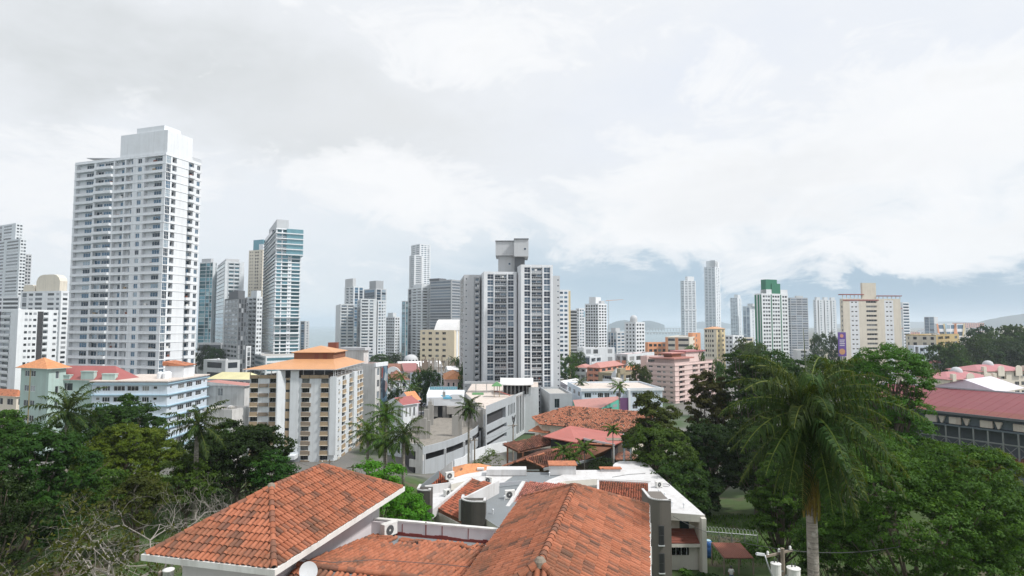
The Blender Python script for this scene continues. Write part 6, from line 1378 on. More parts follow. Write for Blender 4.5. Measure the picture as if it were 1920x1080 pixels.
for p, q in ((R0, R1), (R1, R2)):
    mb = MB(); d = (q - p); l_ = d.length; mb.hexa([(p.x, p.y - .3, p.z - .55), (q.x, q.y - .3, q.z - .55), (q.x, q.y + .05, q.z - .55), (p.x, p.y + .05, p.z - .55)], [(p.x, p.y - .42, p.z - .1), (q.x, q.y - .42, q.z - .1), (q.x, q.y + .05, q.z - .1), (p.x, p.y + .05, p.z - .1)]); mb.build('gutter', M['m_grey'], t)
p = gz(1140, 834, -22.3); mb = MB(); mb.box(p.x, p.y + .6, -34, p.x + 3.6, p.y + 3, -21.6); mb.build('block_wall', M['w_taupe'], t)
t = thing('garden_hut', 'small hut with a dark red tile pyramid roof beside the trees behind the white house', 'hut', (*gz(1178, 864, -24.6)[:2], -30)); p = gz(1158, 862, -24.4); mb = MB(); hip(mb, (p.x, p.y), (.98, -.1), 3.4, 3.4, -24.4, 1.2, 0, .4, 'pyr'); mb.build('roof', M['t_old'], t); mb = MB(); mb.obox((p.x, p.y), (.98, -.1), 0, 3.4, 0, 3.4, -32, -24.41); mb.build('wall', M['w_cream'], t)
# blue tank
p = at(1176.5, 834, 104); t = thing('water_tank', 'blue plastic water tank with a white lid on a steel stand', 'water tank', (p.x, p.y, ground(0, 104))); mb = MB(); mb.lathe(p, [(.01, 0), (.78, .02), (.78, .5), (.81, .55), (.78, .6), (.78, 1.2), (.81, 1.25), (.78, 1.3), (.78, 1.75), (.7, 1.9)], 20); mb.build('tank', M['tank_blue'], t, True)
mb = MB(); mb.lathe(p, [(.8, 1.74), (.78, 1.86), (.3, 2.06), (.25, 2.2), (.01, 2.22)], 20); mb.build('lid', WH, t)
for dx, dy in ((-.6, -.6), (.6, -.6), (.6, .6), (-.6, .6)):
    mb = MB(); mb.box(p.x + dx - .06, p.y + dy - .06, ground(0, 104) - 1, p.x + dx + .06, p.y + dy + .06, p.z - .1); mb.build('stand_leg', M['w_blue'], t)
mb = MB(); mb.box(p.x - .8, p.y - .8, p.z - .1, p.x + .8, p.y + .8, p.z); mb.build('platform', M['w_blue'], t)

# ================================================================ red-roofed hall on the right
zE = -15.0
H0, H1 = Vector(gz(1740, 766, zE)), Vector(gz(1990, 792, zE)); u = (H1 - H0); u.z = 0; ln = u.length + 12; u.normalize(); H0 = H0 - u * 12; uu = (u.x, u.y); nv = Vector((-u.y, u.x, 0)); zR = -12.9
t = thing('market_hall', 'large hall with a dark red metal roof and grey steel gallery at the right edge', 'hall', (H0.x, H0.y, -27))
Rg0, Rg1 = H0 + nv * 19, H1 + nv * 19; ov = nv * -.8
f = [H0 + ov + Vector((-u.x * 3, -u.y * 3, -.3)), H1 + ov + Vector((0, 0, -.3)), Rg1 + Vector((0, 0, zR - zE)), Rg0 + Vector((-u.x * 3, -u.y * 3, zR - zE)) ]
def slab(mb, q, th, m=0): mb.hexa([(p[0], p[1], p[2] - th) for p in q], [tuple(p) for p in q], m)
mid = [f[0].lerp(f[3], .22), f[1].lerp(f[2], .22)]
mb = MB(); slab(mb, [mid[0], mid[1], f[2], f[3]], .2); mb.build('roof', M['m_hall'], t); mb = MB(); slab(mb, [f[0], f[1], mid[1], mid[0]], .22); mb.build('roof_lower_sheets', M['m_hallrust'], t)
mb = MB()
for i in range(22): p, q = f[0].lerp(f[1], (i + .5) / 22), f[3].lerp(f[2], (i + .5) / 22); mb.hexa([(p.x, p.y, p.z + .002), (p.x + .12, p.y, p.z + .002), (q.x + .12, q.y, q.z + .002), (q.x, q.y, q.z + .002)], [(p.x, p.y, p.z + .05), (p.x + .12, p.y, p.z + .05), (q.x + .12, q.y, q.z + .05), (q.x, q.y, q.z + .05)])
mb.build('roof_seams', M['m_hall'], t)
pk = Rg0 + u * (ln * .25); mb = MB(); mb.hexa([Rg0 + Vector((0, 0, zR - zE - .4)) - u * 4, Rg1 + Vector((0, 0, zR - zE - .4)), Rg1 + nv * .8 + Vector((0, 0, zR - zE - .4)), Rg0 + nv * .8 + Vector((0, 0, zR - zE - .4)) - u * 4], [Rg0 + Vector((0, 0, zR - zE + .25)) - u * 4, Rg1 + Vector((0, 0, zR - zE + .25)), Rg1 + nv * .8 + Vector((0, 0, zR - zE + .25)), Rg0 + nv * .8 + Vector((0, 0, zR - zE + .25)) - u * 4]); mb.build('ridge_cap', M['m_grey'], t)
mb = MB(); zz = zR; a0, a1, a2 = [Rg0 + u * hit(Rg0, u, px) for px in (1738, 1802, 1868)]
mb.hexa([(a0.x, a0.y, zz), (a2.x, a2.y, zz), (a2.x + nv.x * 14, a2.y + nv.y * 14, zz), (a0.x + nv.x * 14, a0.y + nv.y * 14, zz)], [(a1.x - .3, a1.y, zz + 1.9), (a1.x + .3, a1.y, zz + 1.9), (a1.x + .3 + nv.x * 14, a1.y + nv.y * 14, zz + 1.9), (a1.x - .3 + nv.x * 14, a1.y + nv.y * 14, zz + 1.9)]); mb.build('rear_gable', M['w_lilac'], t)
h2 = (H0.x, H0.y)
for nm, a, b_, d0, d1, z0, z1, m in (('fascia', -3, ln, .3, .6, -17.2, -15.4, 'steel_blue'), ('wall', -3, ln, 2.6, 19, -28, -15.6, 'steel_blue'), ('gallery_floor', -3, ln, -.2, 2.6, -17.6, -17.3, 'steel_blue'), ('lower_roof', -3, ln, -1.6, 2.6, -22.6, -21.9, 'm_rust'), ('lower_wall', -3, ln, -.8, 2.59, -28, -22.6, 'steel_blue'), ('gutter', -3, ln, -.95, -.75, -15.5, -15.1, 'w_dgrey')):
    mb = MB(); mb.obox(h2, uu, a, b_, d0, d1, z0, z1); mb.build(nm, M[m], t)
for i in range(15):
    x = ln * (i + .3) / 15; mb = MB(); mb.obox(h2, uu, x, x + .22, -.2, .02, -21.9, -17.6); mb.build('gallery_post', M['steel'], t)
    mb = MB(); x2 = x + ln / 15; p, q = H0 + u * x, H0 + u * x2; mb.tube([(p.x, p.y, -21.8), (q.x, q.y, -19.6)], [.05, .05], 4); mb.tube([(p.x, p.y, -19.6), (q.x, q.y, -21.8)], [.05, .05], 4); mb.build('cross_brace', M['steel'], t)
mb = MB(); mb.obox(h2, uu, -3, ln, -.22, -.1, -19.6, -19.4); mb.build('rail', M['steel'], t)
for i, x in enumerate((11.6, 15.2, 19.6, 24.0)):
    for k, (a, w_) in enumerate(((0, 1.7), (2.0, 1.0))):
        mb = MB(); z1 = -16.0; q = [H0 + u * (x + a) + nv * -.25, H0 + u * (x + a + w_) + nv * -.25, H0 + u * (x + a + w_) + nv * .5, H0 + u * (x + a) + nv * .5]; sh = .3 * w_ if k else 0.0
        q0 = [H0 + u * (x + a + sh * 1.3) + nv * -.25, H0 + u * (x + a + w_ - sh * 1.3) + nv * -.25, H0 + u * (x + a + w_ - sh * 1.3) + nv * .5, H0 + u * (x + a + sh * 1.3) + nv * .5]
        mb.hexa([(p.x, p.y, z1 - 1.15) for p in q0], [(p.x, p.y, z1) for p in q]); mb.build('ventilation_hood' if k else 'ventilation_unit', M['roof_pale'], t)


# ================================================================ near tiled houses
TM_NEAR = tilemat('tiles_near', [(0, (.31, .108, .058)), (.25, (.37, .135, .074)), (.5, (.42, .160, .092)), (.74, (.34, .120, .066)), (.79, (.26, .115, .075)), (.90, (.18, .09, .063)), (1, (.08, .045, .036))])
def hip_frame(ox, oy, ang, a, w, rise, ia, ib, z):
    e1 = Vector((cos(ang), sin(ang), 0)); e2 = Vector((-sin(ang), cos(ang), 0)); o = Vector((ox, oy, z)); up = Vector((0, 0, rise))
    return dict(c0=o, c1=o + e1 * a, c2=o + e1 * a + e2 * w, c3=o + e2 * w, r0=o + e1 * ia + e2 * w / 2 + up, r1=o + e1 * (a - ib) + e2 * w / 2 + up), e1, e2
def tiled_house(label, prm, tw, tl, seed, wallm, base, inset=.55):
    P, e1, e2 = hip_frame(*prm); z = prm[-1]
    t = thing('tiled_house', label, 'house', (*((P['c0'] + P['c2']) / 2)[:2], base))
    for i, f in enumerate((('c3', 'c0', 'r0'), ('c0', 'c1', 'r1', 'r0'), ('c1', 'c2', 'r1'), ('c2', 'c3', 'r0', 'r1'))):
        Q, R = tile_plane([P[q] for q in f], tw, tl, seed + i); qobj('roof_tiles', Q, R, TM_NEAR, t)
    mb = MB(); dn = Vector((0, 0, .06))
    for f in (('c3', 'c0', 'r0'), ('c0', 'c1', 'r1', 'r0'), ('c1', 'c2', 'r1'), ('c2', 'c3', 'r0', 'r1')): mb.face([P[q] - Vector((0, 0, .004)) for q in f])
    mb.face([P[q] - dn for q in ('c3', 'c2', 'c1', 'c0')]); mb.build('roof_board', M['w_dgrey'], t)
    Q, R = [], []
    for p, q in (('c0', 'r0'), ('c3', 'r0'), ('r0', 'r1'), ('c1', 'r1'), ('c2', 'r1')):
        q2, r2 = ridge_caps(P[p] + Vector((0, 0, .05)), P[q] + Vector((0, 0, .06)), .13, .36, seed); Q += q2; R += r2
    qobj('ridge_tiles', Q, R, TM_NEAR, t)
    for p, q in (('c3', 'c0'), ('c0', 'c1'), ('c1', 'c2'), ('c2', 'c3')):
        a, b = P[p], P[q]; d = (b - a); ln = d.length; d.normalize(); mb = MB(); mb.obox((a.x, a.y), (d.x, d.y), -.13, ln + .02, -.14, -.03, z - .2, z + .045); mb.obox((a.x, a.y), (d.x, d.y), .0, ln - .0, -.029, .5, z - .14, z - .075); mb.build('gutter', M['gutter_white'], t)
    q = [P[c_] + (e1 * s1 + e2 * s2) * inset for c_, s1, s2 in (('c0', 1, 1), ('c1', -1, 1), ('c2', -1, -1), ('c3', 1, -1))]
    mb = MB(); mb.prism([(p.x, p.y) for p in q], base - 1, z - .141); mb.build('wall', wallm, t)
    mb = MB(); p = P['r0']; mb.lathe((p.x, p.y, p.z - .05), [(.2, 0), (.19, .16), (.12, .26), (.02, .3)], 10); mb.build('ridge_cap', M['w_taupe'], t)
    return t, P, e1, e2
wall('gutter_white', (.72, .72, .70), .75, scale=.9)
tA, PA_, e1, e2 = tiled_house('near tiled house on the left, its terracotta hip roof edged by a white gutter', (-9.344, 23.655, 1.326, 11.849, 6.11, 1.897, 3.918, 3.583, -9.6), .245, .40, 100, M['house_wall'], -17, .95)
tB, PB_, f1, f2 = tiled_house('nearest tiled house at the bottom centre, its long terracotta ridge running away from the viewer', (3.632, 16.262, 1.346, 14.739, 6.472, 1.849, 1.786, 3.977, -9.3), .235, .42, 120, M['house_wall'], -17)
# downpipe brackets along the right eave
for i in range(4):
    p = PB_['c0'].lerp(PB_['c1'], .2 + i * .2); mb = MB(); mb.box(p.x + .1, p.y, -9.9, p.x + .18, p.y + .06, -9.2); mb.build('gutter_bracket', M['gutter_white'], tB)
# lower roof between them
zr, zv = -10.6, -11.7; nE = -e2
Q0 = Vector((-9.42, 26.5, zr)); V0 = Vector((*(Q0 + e1 * 7.4)[:2], zv)); wC = 9.0; F0 = Vector((*(Q0 - e1 * 4.2)[:2], zr - 1.25))
t = thing('low_tiled_wing', 'low tiled wing between the two near houses, with missing tiles along its parapet gutter', 'house', (*(Q0 + nE * 4 + e1 * 3)[:2], -17))
back = [V0, V0 + nE * wC, Q0 + nE * wC, Q0]; front = [F0, F0 + nE * wC, Q0 + nE * wC, Q0]
rgC = random.Random(4); gone = {i: rgC.choice((.2, .9, 1.2, 1.5, 1.7, 1.9)) for i in range(60)}
def holes(u, v):
    i = int(u / .27); x = u / wC
    lim = (1.75 if x > .86 else .1) if 0 else (gone[i // 2] + .25 if .07 < x < .66 else .5)
    return v < lim
Q, R = tile_plane([back[1], back[0], back[3], back[2]], .27, .42, 140, holes=lambda u, v: holes(wC - u, v), stain=.12, jit=.02); qobj('roof_tiles', Q, R, TM_NEAR, t)
Q, R = tile_plane(front, .27, .42, 141, stain=.2, jit=.02); qobj('roof_tiles', Q, R, TM_NEAR, t)
Q, R = ridge_caps(Q0 + Vector((0, 0, .05)), Q0 + nE * wC + Vector((0, 0, .05)), .14, .4, 5); qobj('ridge_tiles', Q, R, TM_NEAR, t)
mb = MB(); mb.face([p - Vector((0, 0, .005)) for p in back]); mb.face([p - Vector((0, 0, .005)) for p in front]); mb.build('roof_board', M['membrane'], t)
mb = MB(); mb.prism([(p.x, p.y) for p in (F0, F0 + nE * wC, V0 + nE * wC, V0)], -18, -12.05); mb.build('wall', M['house_wall'], t)
mb = MB(); mb.obox((V0.x, V0.y), (nE.x, nE.y), -.6, wC, .03, .22, -12.4, -10.99); mb.build('parapet', M['house_wall'], t)
mb = MB(); mb.obox((V0.x, V0.y), (nE.x, nE.y), -.62, wC, .01, .26, -10.989, -10.90); mb.build('parapet_coping', M['gutter_white'], t)
mb = MB(); rr = random.Random(2)
for i in range(36): mb.obox((V0.x, V0.y), (nE.x, nE.y), wC * i / 36, wC * (i + 1) / 36 + .004, .012, .034, -11.75, -11.58 + rr.uniform(0, .09))
for x, w_, h in ((1.55, .05, .5), (2.95, .06, .74), (3.9, .05, .66), (5.4, .04, .66), (6.9, .05, .5)): mb.obox((V0.x, V0.y), (nE.x, nE.y), x, x + w_, .014, .036, -11.7, -11.58 + h)
mb.build('sealing_paint', plain('paint_oxide', (.20, .035, .03), .6), t)
Q, R = [], []
for i in range(34):                                          # loose tiles stacked along the open gutter
    x = rgC.uniform(.6, 6.4); v = rgC.uniform(1.0, 1.7); p = V0 + nE * x - e1 * v; p.z = zv + (zr - zv) * v / 7.4 + .06 + rgC.uniform(0, .06); a = rgC.choice((0, 0, .25)) + rgC.uniform(-.15, .15); d = nE * cos(a) + e1 * sin(a)
    q2, r2 = ridge_caps(p, p + d * .42, .095, .4, i); qobj('loose_tile', q2, r2, TM_NEAR, t)
mb = MB(); cp = [Q0 + nE * .2 + Vector((0, 0, .3)), Q0 + nE * 1.6 + e1 * .2 + Vector((0, 0, .22)), Q0 + nE * 3 + e1 * 1.4 + Vector((0, 0, .02)), Q0 + nE * 6 + e1 * 1.8 + Vector((0, 0, -.05)), Q0 + nE * 8.5 + e1 * 1.7]; mb.tube(cp, [.014] * 5, 5); mb.build('roof_cable', M['dark_metal'], t)
a_ = atan2(nE.y, nE.x); p = V0 + nE * 1.0 - e1 * .45; ac_unit('white air conditioner on the low wing, beside its parapet wall', (p.x, p.y, -11.6), a_ + 1.15, .9, .7, .36)
p = V0 + nE * .3 - e1 * .2; mb = MB(); mb.obox((p.x, p.y), (nE.x, nE.y), -.9, .45, 0, .12, -12.3, -11.0); mb.build('wall_stub', M['house_wall'], t)
p = at(577, 1072, 24.2); td = thing('satellite_dish', 'grey satellite dish on the low tiled wing, at the bottom edge', 'satellite dish', (p.x, p.y, p.z - .5)); mb = MB(); mb.lathe((0, 0, 0), [(.01, .0), (.12, .008), (.24, .035), (.36, .085), (.37, .09), (.36, .075), (.22, .01), (.01, -.02)], 24)
o = mb.build('dish', M['w_lgrey'], td, True, off=Vector((0, 0, 0))); o.location = (0, 0, .5); o.rotation_euler = (radians(62), 0, radians(38))
mb = MB(); mb.tube([(.02, .06, .5), (.0, .12, .1), (0, .12, -.3)], [.025, .03, .03], 6); mb.build('mast', M['steel'], td, off=Vector((0, 0, 0)))
mb = MB(); mb.tube([(.16, -.1, .28), (.42, -.36, .36)], [.014, .012], 5); mb.tube([(.40, -.35, .35), (.47, -.41, .38)], [.035, .03], 8); mb.build('feed_arm', M['steel'], td, off=Vector((0, 0, 0)))

# ================================================================ white flat-roofed house
zf = -19.5; HW = M['house_white']
t = thing('flat_roofed_house', 'white modern house with flat roofs, red tile panels and curved dark stair towers', 'house', (8, 66, -27))
def plan(pix, z): return [tuple(gz(px, py, z)[:2]) for px, py in pix]
rc = [(1150, 871), (1149, 874.5), (1148, 879)]
S1 = plan([(1322, 966), (1258, 961.5), (1225, 961), (1221, 945), (1220, 902), (1119, 898), (1060, 902), (1000, 917), (1030, 899), (1079, 881.5), (1120, 881), (1147, 882)] + rc[::-1] + [(1154, 867.5), (1163, 864.5), (1207, 865.5)], zf)
mb = MB(); mb.prism(S1, zf - .75, zf, 1, 0); mb.build('white_roof', [M['roof_white'], HW], t)
S2 = plan([(903, 968), (900, 937), (934, 912), (962, 893), (985, 885), (1029, 885.5), (1079, 882), (1029, 899.5), (999.5, 917.5), (999.5, 946), (960, 990), (935, 989)], zf - .1)
mb = MB(); mb.prism(S2, zf - .9, zf - .1, 1, 0); mb.build('grey_roof', [M['membrane'], HW], t)
S3 = plan([(884, 899), (846, 908), (840, 899), (872, 889), (910, 882), (950, 881.5), (968, 884), (985, 884.5), (962, 892.5), (934, 911.5), (900, 936), (866, 936)], zf - .15)
mb = MB(); mb.prism(S3, zf - .9, zf - .15, 1, 0); mb.build('white_roof', [M['roof_white'], HW], t)
S4 = plan([(797, 958), (793, 938), (800, 922), (850, 913), (868, 908), (884, 899.5), (850, 925), (817, 952)], zf - 1.1)
mb = MB(); mb.prism(S4, zf - 2.0, zf - 1.1, 1, 0); mb.build('terrace_roof', [M['roof_white'], HW], t)
mb = MB()
for ring in (S1, S2, S3, S4):
    cx = sum(p[0] for p in ring) / len(ring); cy = sum(p[1] for p in ring) / len(ring); mb.prism([(cx + (p[0] - cx) * .93, cy + (p[1] - cy) * .93 + .4) for p in ring], -28, zf - .95 if ring is not S4 else -21.6)
mb.build('wall', HW, t) if 0 else None
Wl = plan([(1200, 958), (1122, 955), (1000, 948), (960, 985), (905, 962), (850, 948), (810, 945), (800, 925), (880, 890), (960, 886), (1130, 884), (1206, 869)], zf - 1)
mb = MB(); mb.prism(Wl, -28, -21.55); mb.build('wall', HW, t)
# red tile panels (first edge = lower edge)
def panel(c_, tw, tl, mat, seed, frame=None):
    Q, R = tile_plane(c_, tw, tl, seed, ns=5); qobj('roof_tiles', Q, R, mat, t); mb = MB(); mb.hexa([(p[0], p[1], p[2] - .3) for p in c_], [(p[0], p[1], p[2] - .003) for p in c_]); mb.build('tile_panel', M['w_brown'], t)
panel([gz(816, 952, -20.6), gz(866, 977, -20.6), gz(931, 915, -19.25), gz(882, 898, -19.0)], .28, .36, TM_RED, 200)
panel([gz(940, 976, -20.4), gz(1012, 990, -20.4), gz(1080, 917, -19.2), gz(984, 904, -18.9)], .28, .36, TM_PINK, 210)
panel([gz(1122, 968, -20.6), gz(1219, 975, -20.6), gz(1216, 906, -19.2), gz(1123, 901, -19.2)], .28, .34, TM_RED, 220)
panel([gz(789, 911, -20.4), gz(843, 903, -20.0), gz(824, 885, -18.9)], .28, .36, TM_RED, 230)
def slope_beam(a, b, w_, h, m, name='coping'):
    mb = MB(); d = (b - a); d.z = 0; d.normalize(); s = Vector((-d.y, d.x, 0)) * w_ / 2; q = [a - s, b - s, b + s, a + s]; mb.hexa([(p.x, p.y, p.z - h) for p in q], [(p.x, p.y, p.z) for p in q]); mb.build(name, m, t)
RW = M['roof_white']
slope_beam(gz(800, 962, -20.5), gz(882, 896, -18.75), .38, 1.0, RW); slope_beam(gz(929, 984, -20.2), gz(982, 902, -18.65), .42, 1.0, RW); slope_beam(gz(787, 912, -20.3), gz(823, 883, -18.7), .3, .8, M['membrane'])
slope_beam(gz(1219, 972, -20.3), gz(1217.5, 903, -19.0), .3, .9, RW); slope_beam(gz(1121, 955, -20.2), gz(1121.5, 899, -19.0), .25, .9, RW); slope_beam(gz(1121, 899, -19.0), gz(1218, 904, -19.0), .3, .7, RW)
# white wedge wall and low wall at the far left unit
a, b_, c_ = gz(823, 885, -18.9), gz(848, 868, -17.6), gz(848, 904, -20); mb = MB(); q = [gz(823, 885, -18.95), Vector((gz(848, 900, -19.9).x, gz(848, 900, -19.9).y, -17.4))]
d = (q[1] - q[0]); d.z = 0; l_ = d.length; d.normalize(); n2 = Vector((-d.y, d.x, 0)) * .2
mb.hexa([(q[0].x, q[0].y, -21), (q[1].x, q[1].y, -21), (q[1].x + n2.x, q[1].y + n2.y, -21), (q[0].x + n2.x, q[0].y + n2.y, -21)], [(q[0].x, q[0].y, -18.9), (q[1].x, q[1].y, -17.5), (q[1].x + n2.x, q[1].y + n2.y, -17.5), (q[0].x + n2.x, q[0].y + n2.y, -18.9)]); mb.build('wedge_wall', RW, t)
p, q = gz(797, 926, -20.5), gz(849, 919, -20.5); d = q - p; l_ = d.length; d.normalize(); mb = MB(); mb.obox((p.x, p.y), (d.x, d.y), 0, l_, 0, .22, -21.5, -19.55); mb.build('terrace_wall', RW, t)
p, q = gz(863, 955, -19.9), gz(937, 927, -19.6); q = p + (q - p) * 1.0; d = q - p; d.z = 0; l_ = d.length; d.normalize()
# curved stair towers with white copings
def stair_tower(x0, x1, py, Y, h, m, tail, zb=-28, sl=()):
    a = at(x0, py, Y); b = at(x1, py, Y); w_ = b.x - a.x; z = a.z; r = w_ * .55; k = 8; ring = []
    ring += [(a.x, Y + tail)] + [(a.x, Y + r)] + [(a.x + r - r * cos(pi / 2 * i / k), Y + r - r * sin(pi / 2 * i / k)) for i in range(k + 1)] + [(b.x, Y), (b.x, Y + r * .9), (b.x, Y + tail)]
    mb = MB(); mb.prism(ring, zb, z - h); mb.build('stair_tower', m, t)
    # low curved parapet with white coping
    inn = []; cx, cy = a.x + w_ / 2, Y + tail / 2
    mb = MB(); pts = ring[:-1]
    for p, q in zip(pts, pts[1:]):
        if (Vector(p) - Vector(q)).length < .01: continue
        d = Vector((q[0] - p[0], q[1] - p[1])); ln = d.length; d.normalize(); mb.obox(p, (d.x, d.y), -.01, ln + .01, 0, .16, z - h - .001, z - .09)
    mb.build('stair_parapet', m, t); mb = MB()
    for p, q in zip(pts, pts[1:]):
        if (Vector(p) - Vector(q)).length < .01: continue
        d = Vector((q[0] - p[0], q[1] - p[1])); ln = d.length; d.normalize(); mb.obox(p, (d.x, d.y), -.02, ln + .02, -.03, .22, z - .09, z)
    mb.build('coping', RW, t)
    for zc, hh in sl:
        xc = a.x + w_ * .38; wn = w_ * .24
        mb = MB(); mb.box(xc, Y - .05, zc - hh, xc + wn, Y + .12, zc); o = mb.build('window', M['w_black'], t)
        mb = MB(); mb.box(xc - .06, Y - .14, zc - hh - .1, xc + wn + .06, Y + .1, zc - hh - .002); mb.build('window_sill', WH, t)
        mb = MB()
        for f in range(5): mb.box(xc + wn * f / 4 - .015, Y - .12, zc - hh, xc + wn * f / 4 + .015, Y - .09, zc)
        for f in range(3): mb.box(xc - .03, Y - .125, zc - hh * f / 2 - .02, xc + wn + .03, Y - .095, zc - hh * f / 2 + .02)
        mb.build('window_bars', M['dark_metal'], t)
    return a, b, z
stair_tower(863, 910, 940, 60.2, .35, M['stair_dark'], 2.4)
stair_tower(1220, 1258, 937, 59.0, .3, M['stair_grey'], 4.0, sl=((-19.75, 1.85), (-22.4, 1.85)))
stair_tower(780, 806, 919, 63.5, .3, M['stair_dark'], 2.4)
a, bq = at(864, 940, 62), at(936, 914.5, 69.5); d = bq - a; zt = -18.15; ln = Vector((d.x, d.y)).length; d = Vector((d.x, d.y)).normalized()
mb = MB(); mb.obox((a.x, a.y), (d.x, d.y), 0, ln, 0, .25, -20.3, zt); mb.build('parapet_wall', RW, t)
# front fascias
for p, q in ((gz(815, 957, -20.9), gz(866, 986, -20.9)), (gz(908, 970, -20.1), gz(936, 991, -20.1)), (gz(793, 938, -21), gz(806, 962, -21))):
    d = q - p; l_ = d.length; d.normalize(); mb = MB(); mb.obox((p.x, p.y), (d.x, d.y), 0, l_, .02, .4, p.z - 1.0, p.z); mb.build('fascia', HW, t)
# right-hand front: two storeys, awning, windows, side pier
x0, x1 = at(1257, 970, 60).x, gz(1322, 966, zf).x; Yf = gz(1322, 966, zf).y
for nm, bx, m in (('side_wall', (x1 - .55, Yf + .02, -27.5, x1 - .02, Yf + 26, zf - .76), HW), ('side_pier', (x1 - .5, Yf - .45, -27.5, x1 - .02, Yf - .0, zf - .2), HW), ('front_wall', (x0, Yf + 2.0, -27.5, x1 - .56, Yf + 2.4, zf - .76), HW), ('front_wall', (x0, Yf + .8, -27.5, x1 - .56, Yf + 1.2, -23.0), HW), ('fascia', (x0, Yf + .1, -22.75, x1 - .52, Yf + .8, -22.4), HW), ('window', (x0 + .2, Yf + .74, -23.75, x1 - 1.5, Yf + .82, -22.76), M['g_dark']), ('window', (x0 + 1.9, Yf + 1.94, -21.9, x1 - 1.1, Yf + 2.05, -20.3), M['g_navy']), ('door_frame', (x0 + 1.82, Yf + 1.97, -21.9, x0 + 1.895, Yf + 2.03, -20.2), M['dark_metal']), ('porch_step', (x0, Yf - .7, -26.9, x0 + 2.0, Yf + .5, -26.0), M['old_white'])):
    mb = MB(); mb.box(*bx); mb.build(nm, m, t)
for i in range(4):
    mb = MB(); x = x0 + .2 + (x1 - 1.7 - x0) * (i + .5) / 4; mb.box(x, Yf + .70, -23.75, x + .05, Yf + .738, -22.77); mb.build('window_bar', WH, t)
mb = MB(); mb.hexa([(x0, Yf + .12, -22.45), (x1 - .56, Yf + .12, -22.45), (x1 - .56, Yf + 2.0, -21.6), (x0, Yf + 2.0, -21.6)], [(x0, Yf + .1, -22.35), (x1 - .56, Yf + .1, -22.35), (x1 - .56, Yf + 2.0, -21.5), (x0, Yf + 2.0, -21.5)])
for i in range(6):
    f = i / 6; mb.hexa([(x0, Yf + .1 + 1.9 * f, -22.35 + .85 * f + .001), (x1 - .57, Yf + .1 + 1.9 * f, -22.35 + .85 * f + .001), (x1 - .57, Yf + .42 + 1.9 * f, -22.2 + .85 * f), (x0, Yf + .42 + 1.9 * f, -22.2 + .85 * f)], [(x0, Yf + .1 + 1.9 * f, -22.29 + .85 * f), (x1 - .57, Yf + .1 + 1.9 * f, -22.29 + .85 * f), (x1 - .57, Yf + .42 + 1.9 * f, -22.18 + .85 * f), (x0, Yf + .42 + 1.9 * f, -22.18 + .85 * f)])
mb.build('awning', M['w_rust'], t)
# rooftop bits
for px0, py0, w_, d_, h, nm, cap_ in ((1031, 890, 3.4, 2.2, 1.15, 'roof_box', 1), (1127, 884, 2.6, .8, .3, 'roof_box', 1), (912, 891, 5.2, 1.8, .7, 'roof_box', 0)):
    p = gz(px0, py0, zf); mb = MB(); mb.box(p.x, p.y, zf - .05, p.x + w_, p.y + d_, zf + h); mb.build(nm, RW, t)
    if cap_:
        mb = MB(); mb.box(p.x - .15, p.y - .15, zf + h + .001, p.x + w_ + .15, p.y + d_ + .15, zf + h + .12); mb.build('roof_box_tiles', M['t_far'], t)
for px, py, ang, w_, lb, z in ((843, 899, .5, 1.1, 'air conditioner on the white roof beside the wedge-shaped wall', zf - .15), (838, 930, 1.0, .9, 'small air conditioner on the lower white terrace of the flat-roofed house', zf - 1.1), (917, 906, -.4, .9, 'air conditioner frame at the edge of the grey roof membrane', zf - .15), (956, 935, .2, 1.1, 'large air conditioner on the grey roof behind the sloping white coping', zf - .1), (1235, 914, .5, .85, 'air conditioner on the wide white roof with a black hose loop', zf)):
    p = gz(px, py, z); ac_unit(lb, (p.x, p.y, z), ang, w_, w_ * .85, .42)
for px, py, z in ((946, 938, zf - .1), (924, 964, zf - .1), (1260, 950, zf), (1030, 893, zf), (1246, 933, zf), (1235, 926, zf), (1282, 953, zf)):
    p = gz(px, py, z); mb = MB(); mb.tube([(p.x, p.y, z - .02), (p.x, p.y, z + .42)], [.05, .05], 8); mb.lathe((p.x, p.y, z + .4), [(.02, .0), (.12, .02), (.1, .12), (.01, .16)], 8); mb.build('vent_pipe', WH, t)
p = gz(937, 915, zf - .1); mb = MB(); mb.obox((p.x, p.y), (.93, .36), 0, 3.6, 0, .1, zf + .2, zf + .5); mb.build('cable_tray', M['m_grey'], t)
p = gz(1247, 910, zf); mb = MB(); mb.tube([(p.x + .55 * cos(k * .55), p.y + .55 * sin(k * .55), zf + .03) for k in range(13)], [.03] * 13, 5); mb.build('hose_loop', M['dark_metal'], t)
mb = MB(); a, b_ = gz(1210, 888, zf), gz(1148, 895, zf); mb.tube([(a.x, a.y, zf + .02), ((a.x + b_.x) / 2, (a.y + b_.y) / 2 + .4, zf + .02), (b_.x, b_.y, zf + .02)], [.035] * 3, 5); mb.build('roof_cable', M['dark_metal'], t)
# small orange tile-roofed outbuilding behind
o = gz(850, 892, -21.6); tO = thing('garden_house', 'small house with bright orange tiles behind the left end of the white flat-roofed house', 'house', (o.x + 3, o.y + 3, -29)); mb = MB(); hip(mb, (o.x, o.y), (.97, .24), 6.2, 4.4, -21.8, 1.1, 0, .3, 'hip'); mb.build('roof', M['t_orange'], tO); mb = MB(); mb.obox((o.x, o.y), (.97, .24), 0, 6.2, 0, 4.4, -30, -21.81); mb.build('wall', HW, tO)
mb = MB(); mb.box(o.x + 3.3, o.y + 1.4, -21.2, o.x + 4.3, o.y + 2.0, -20.9); mb.build('skylight', WH, tO)

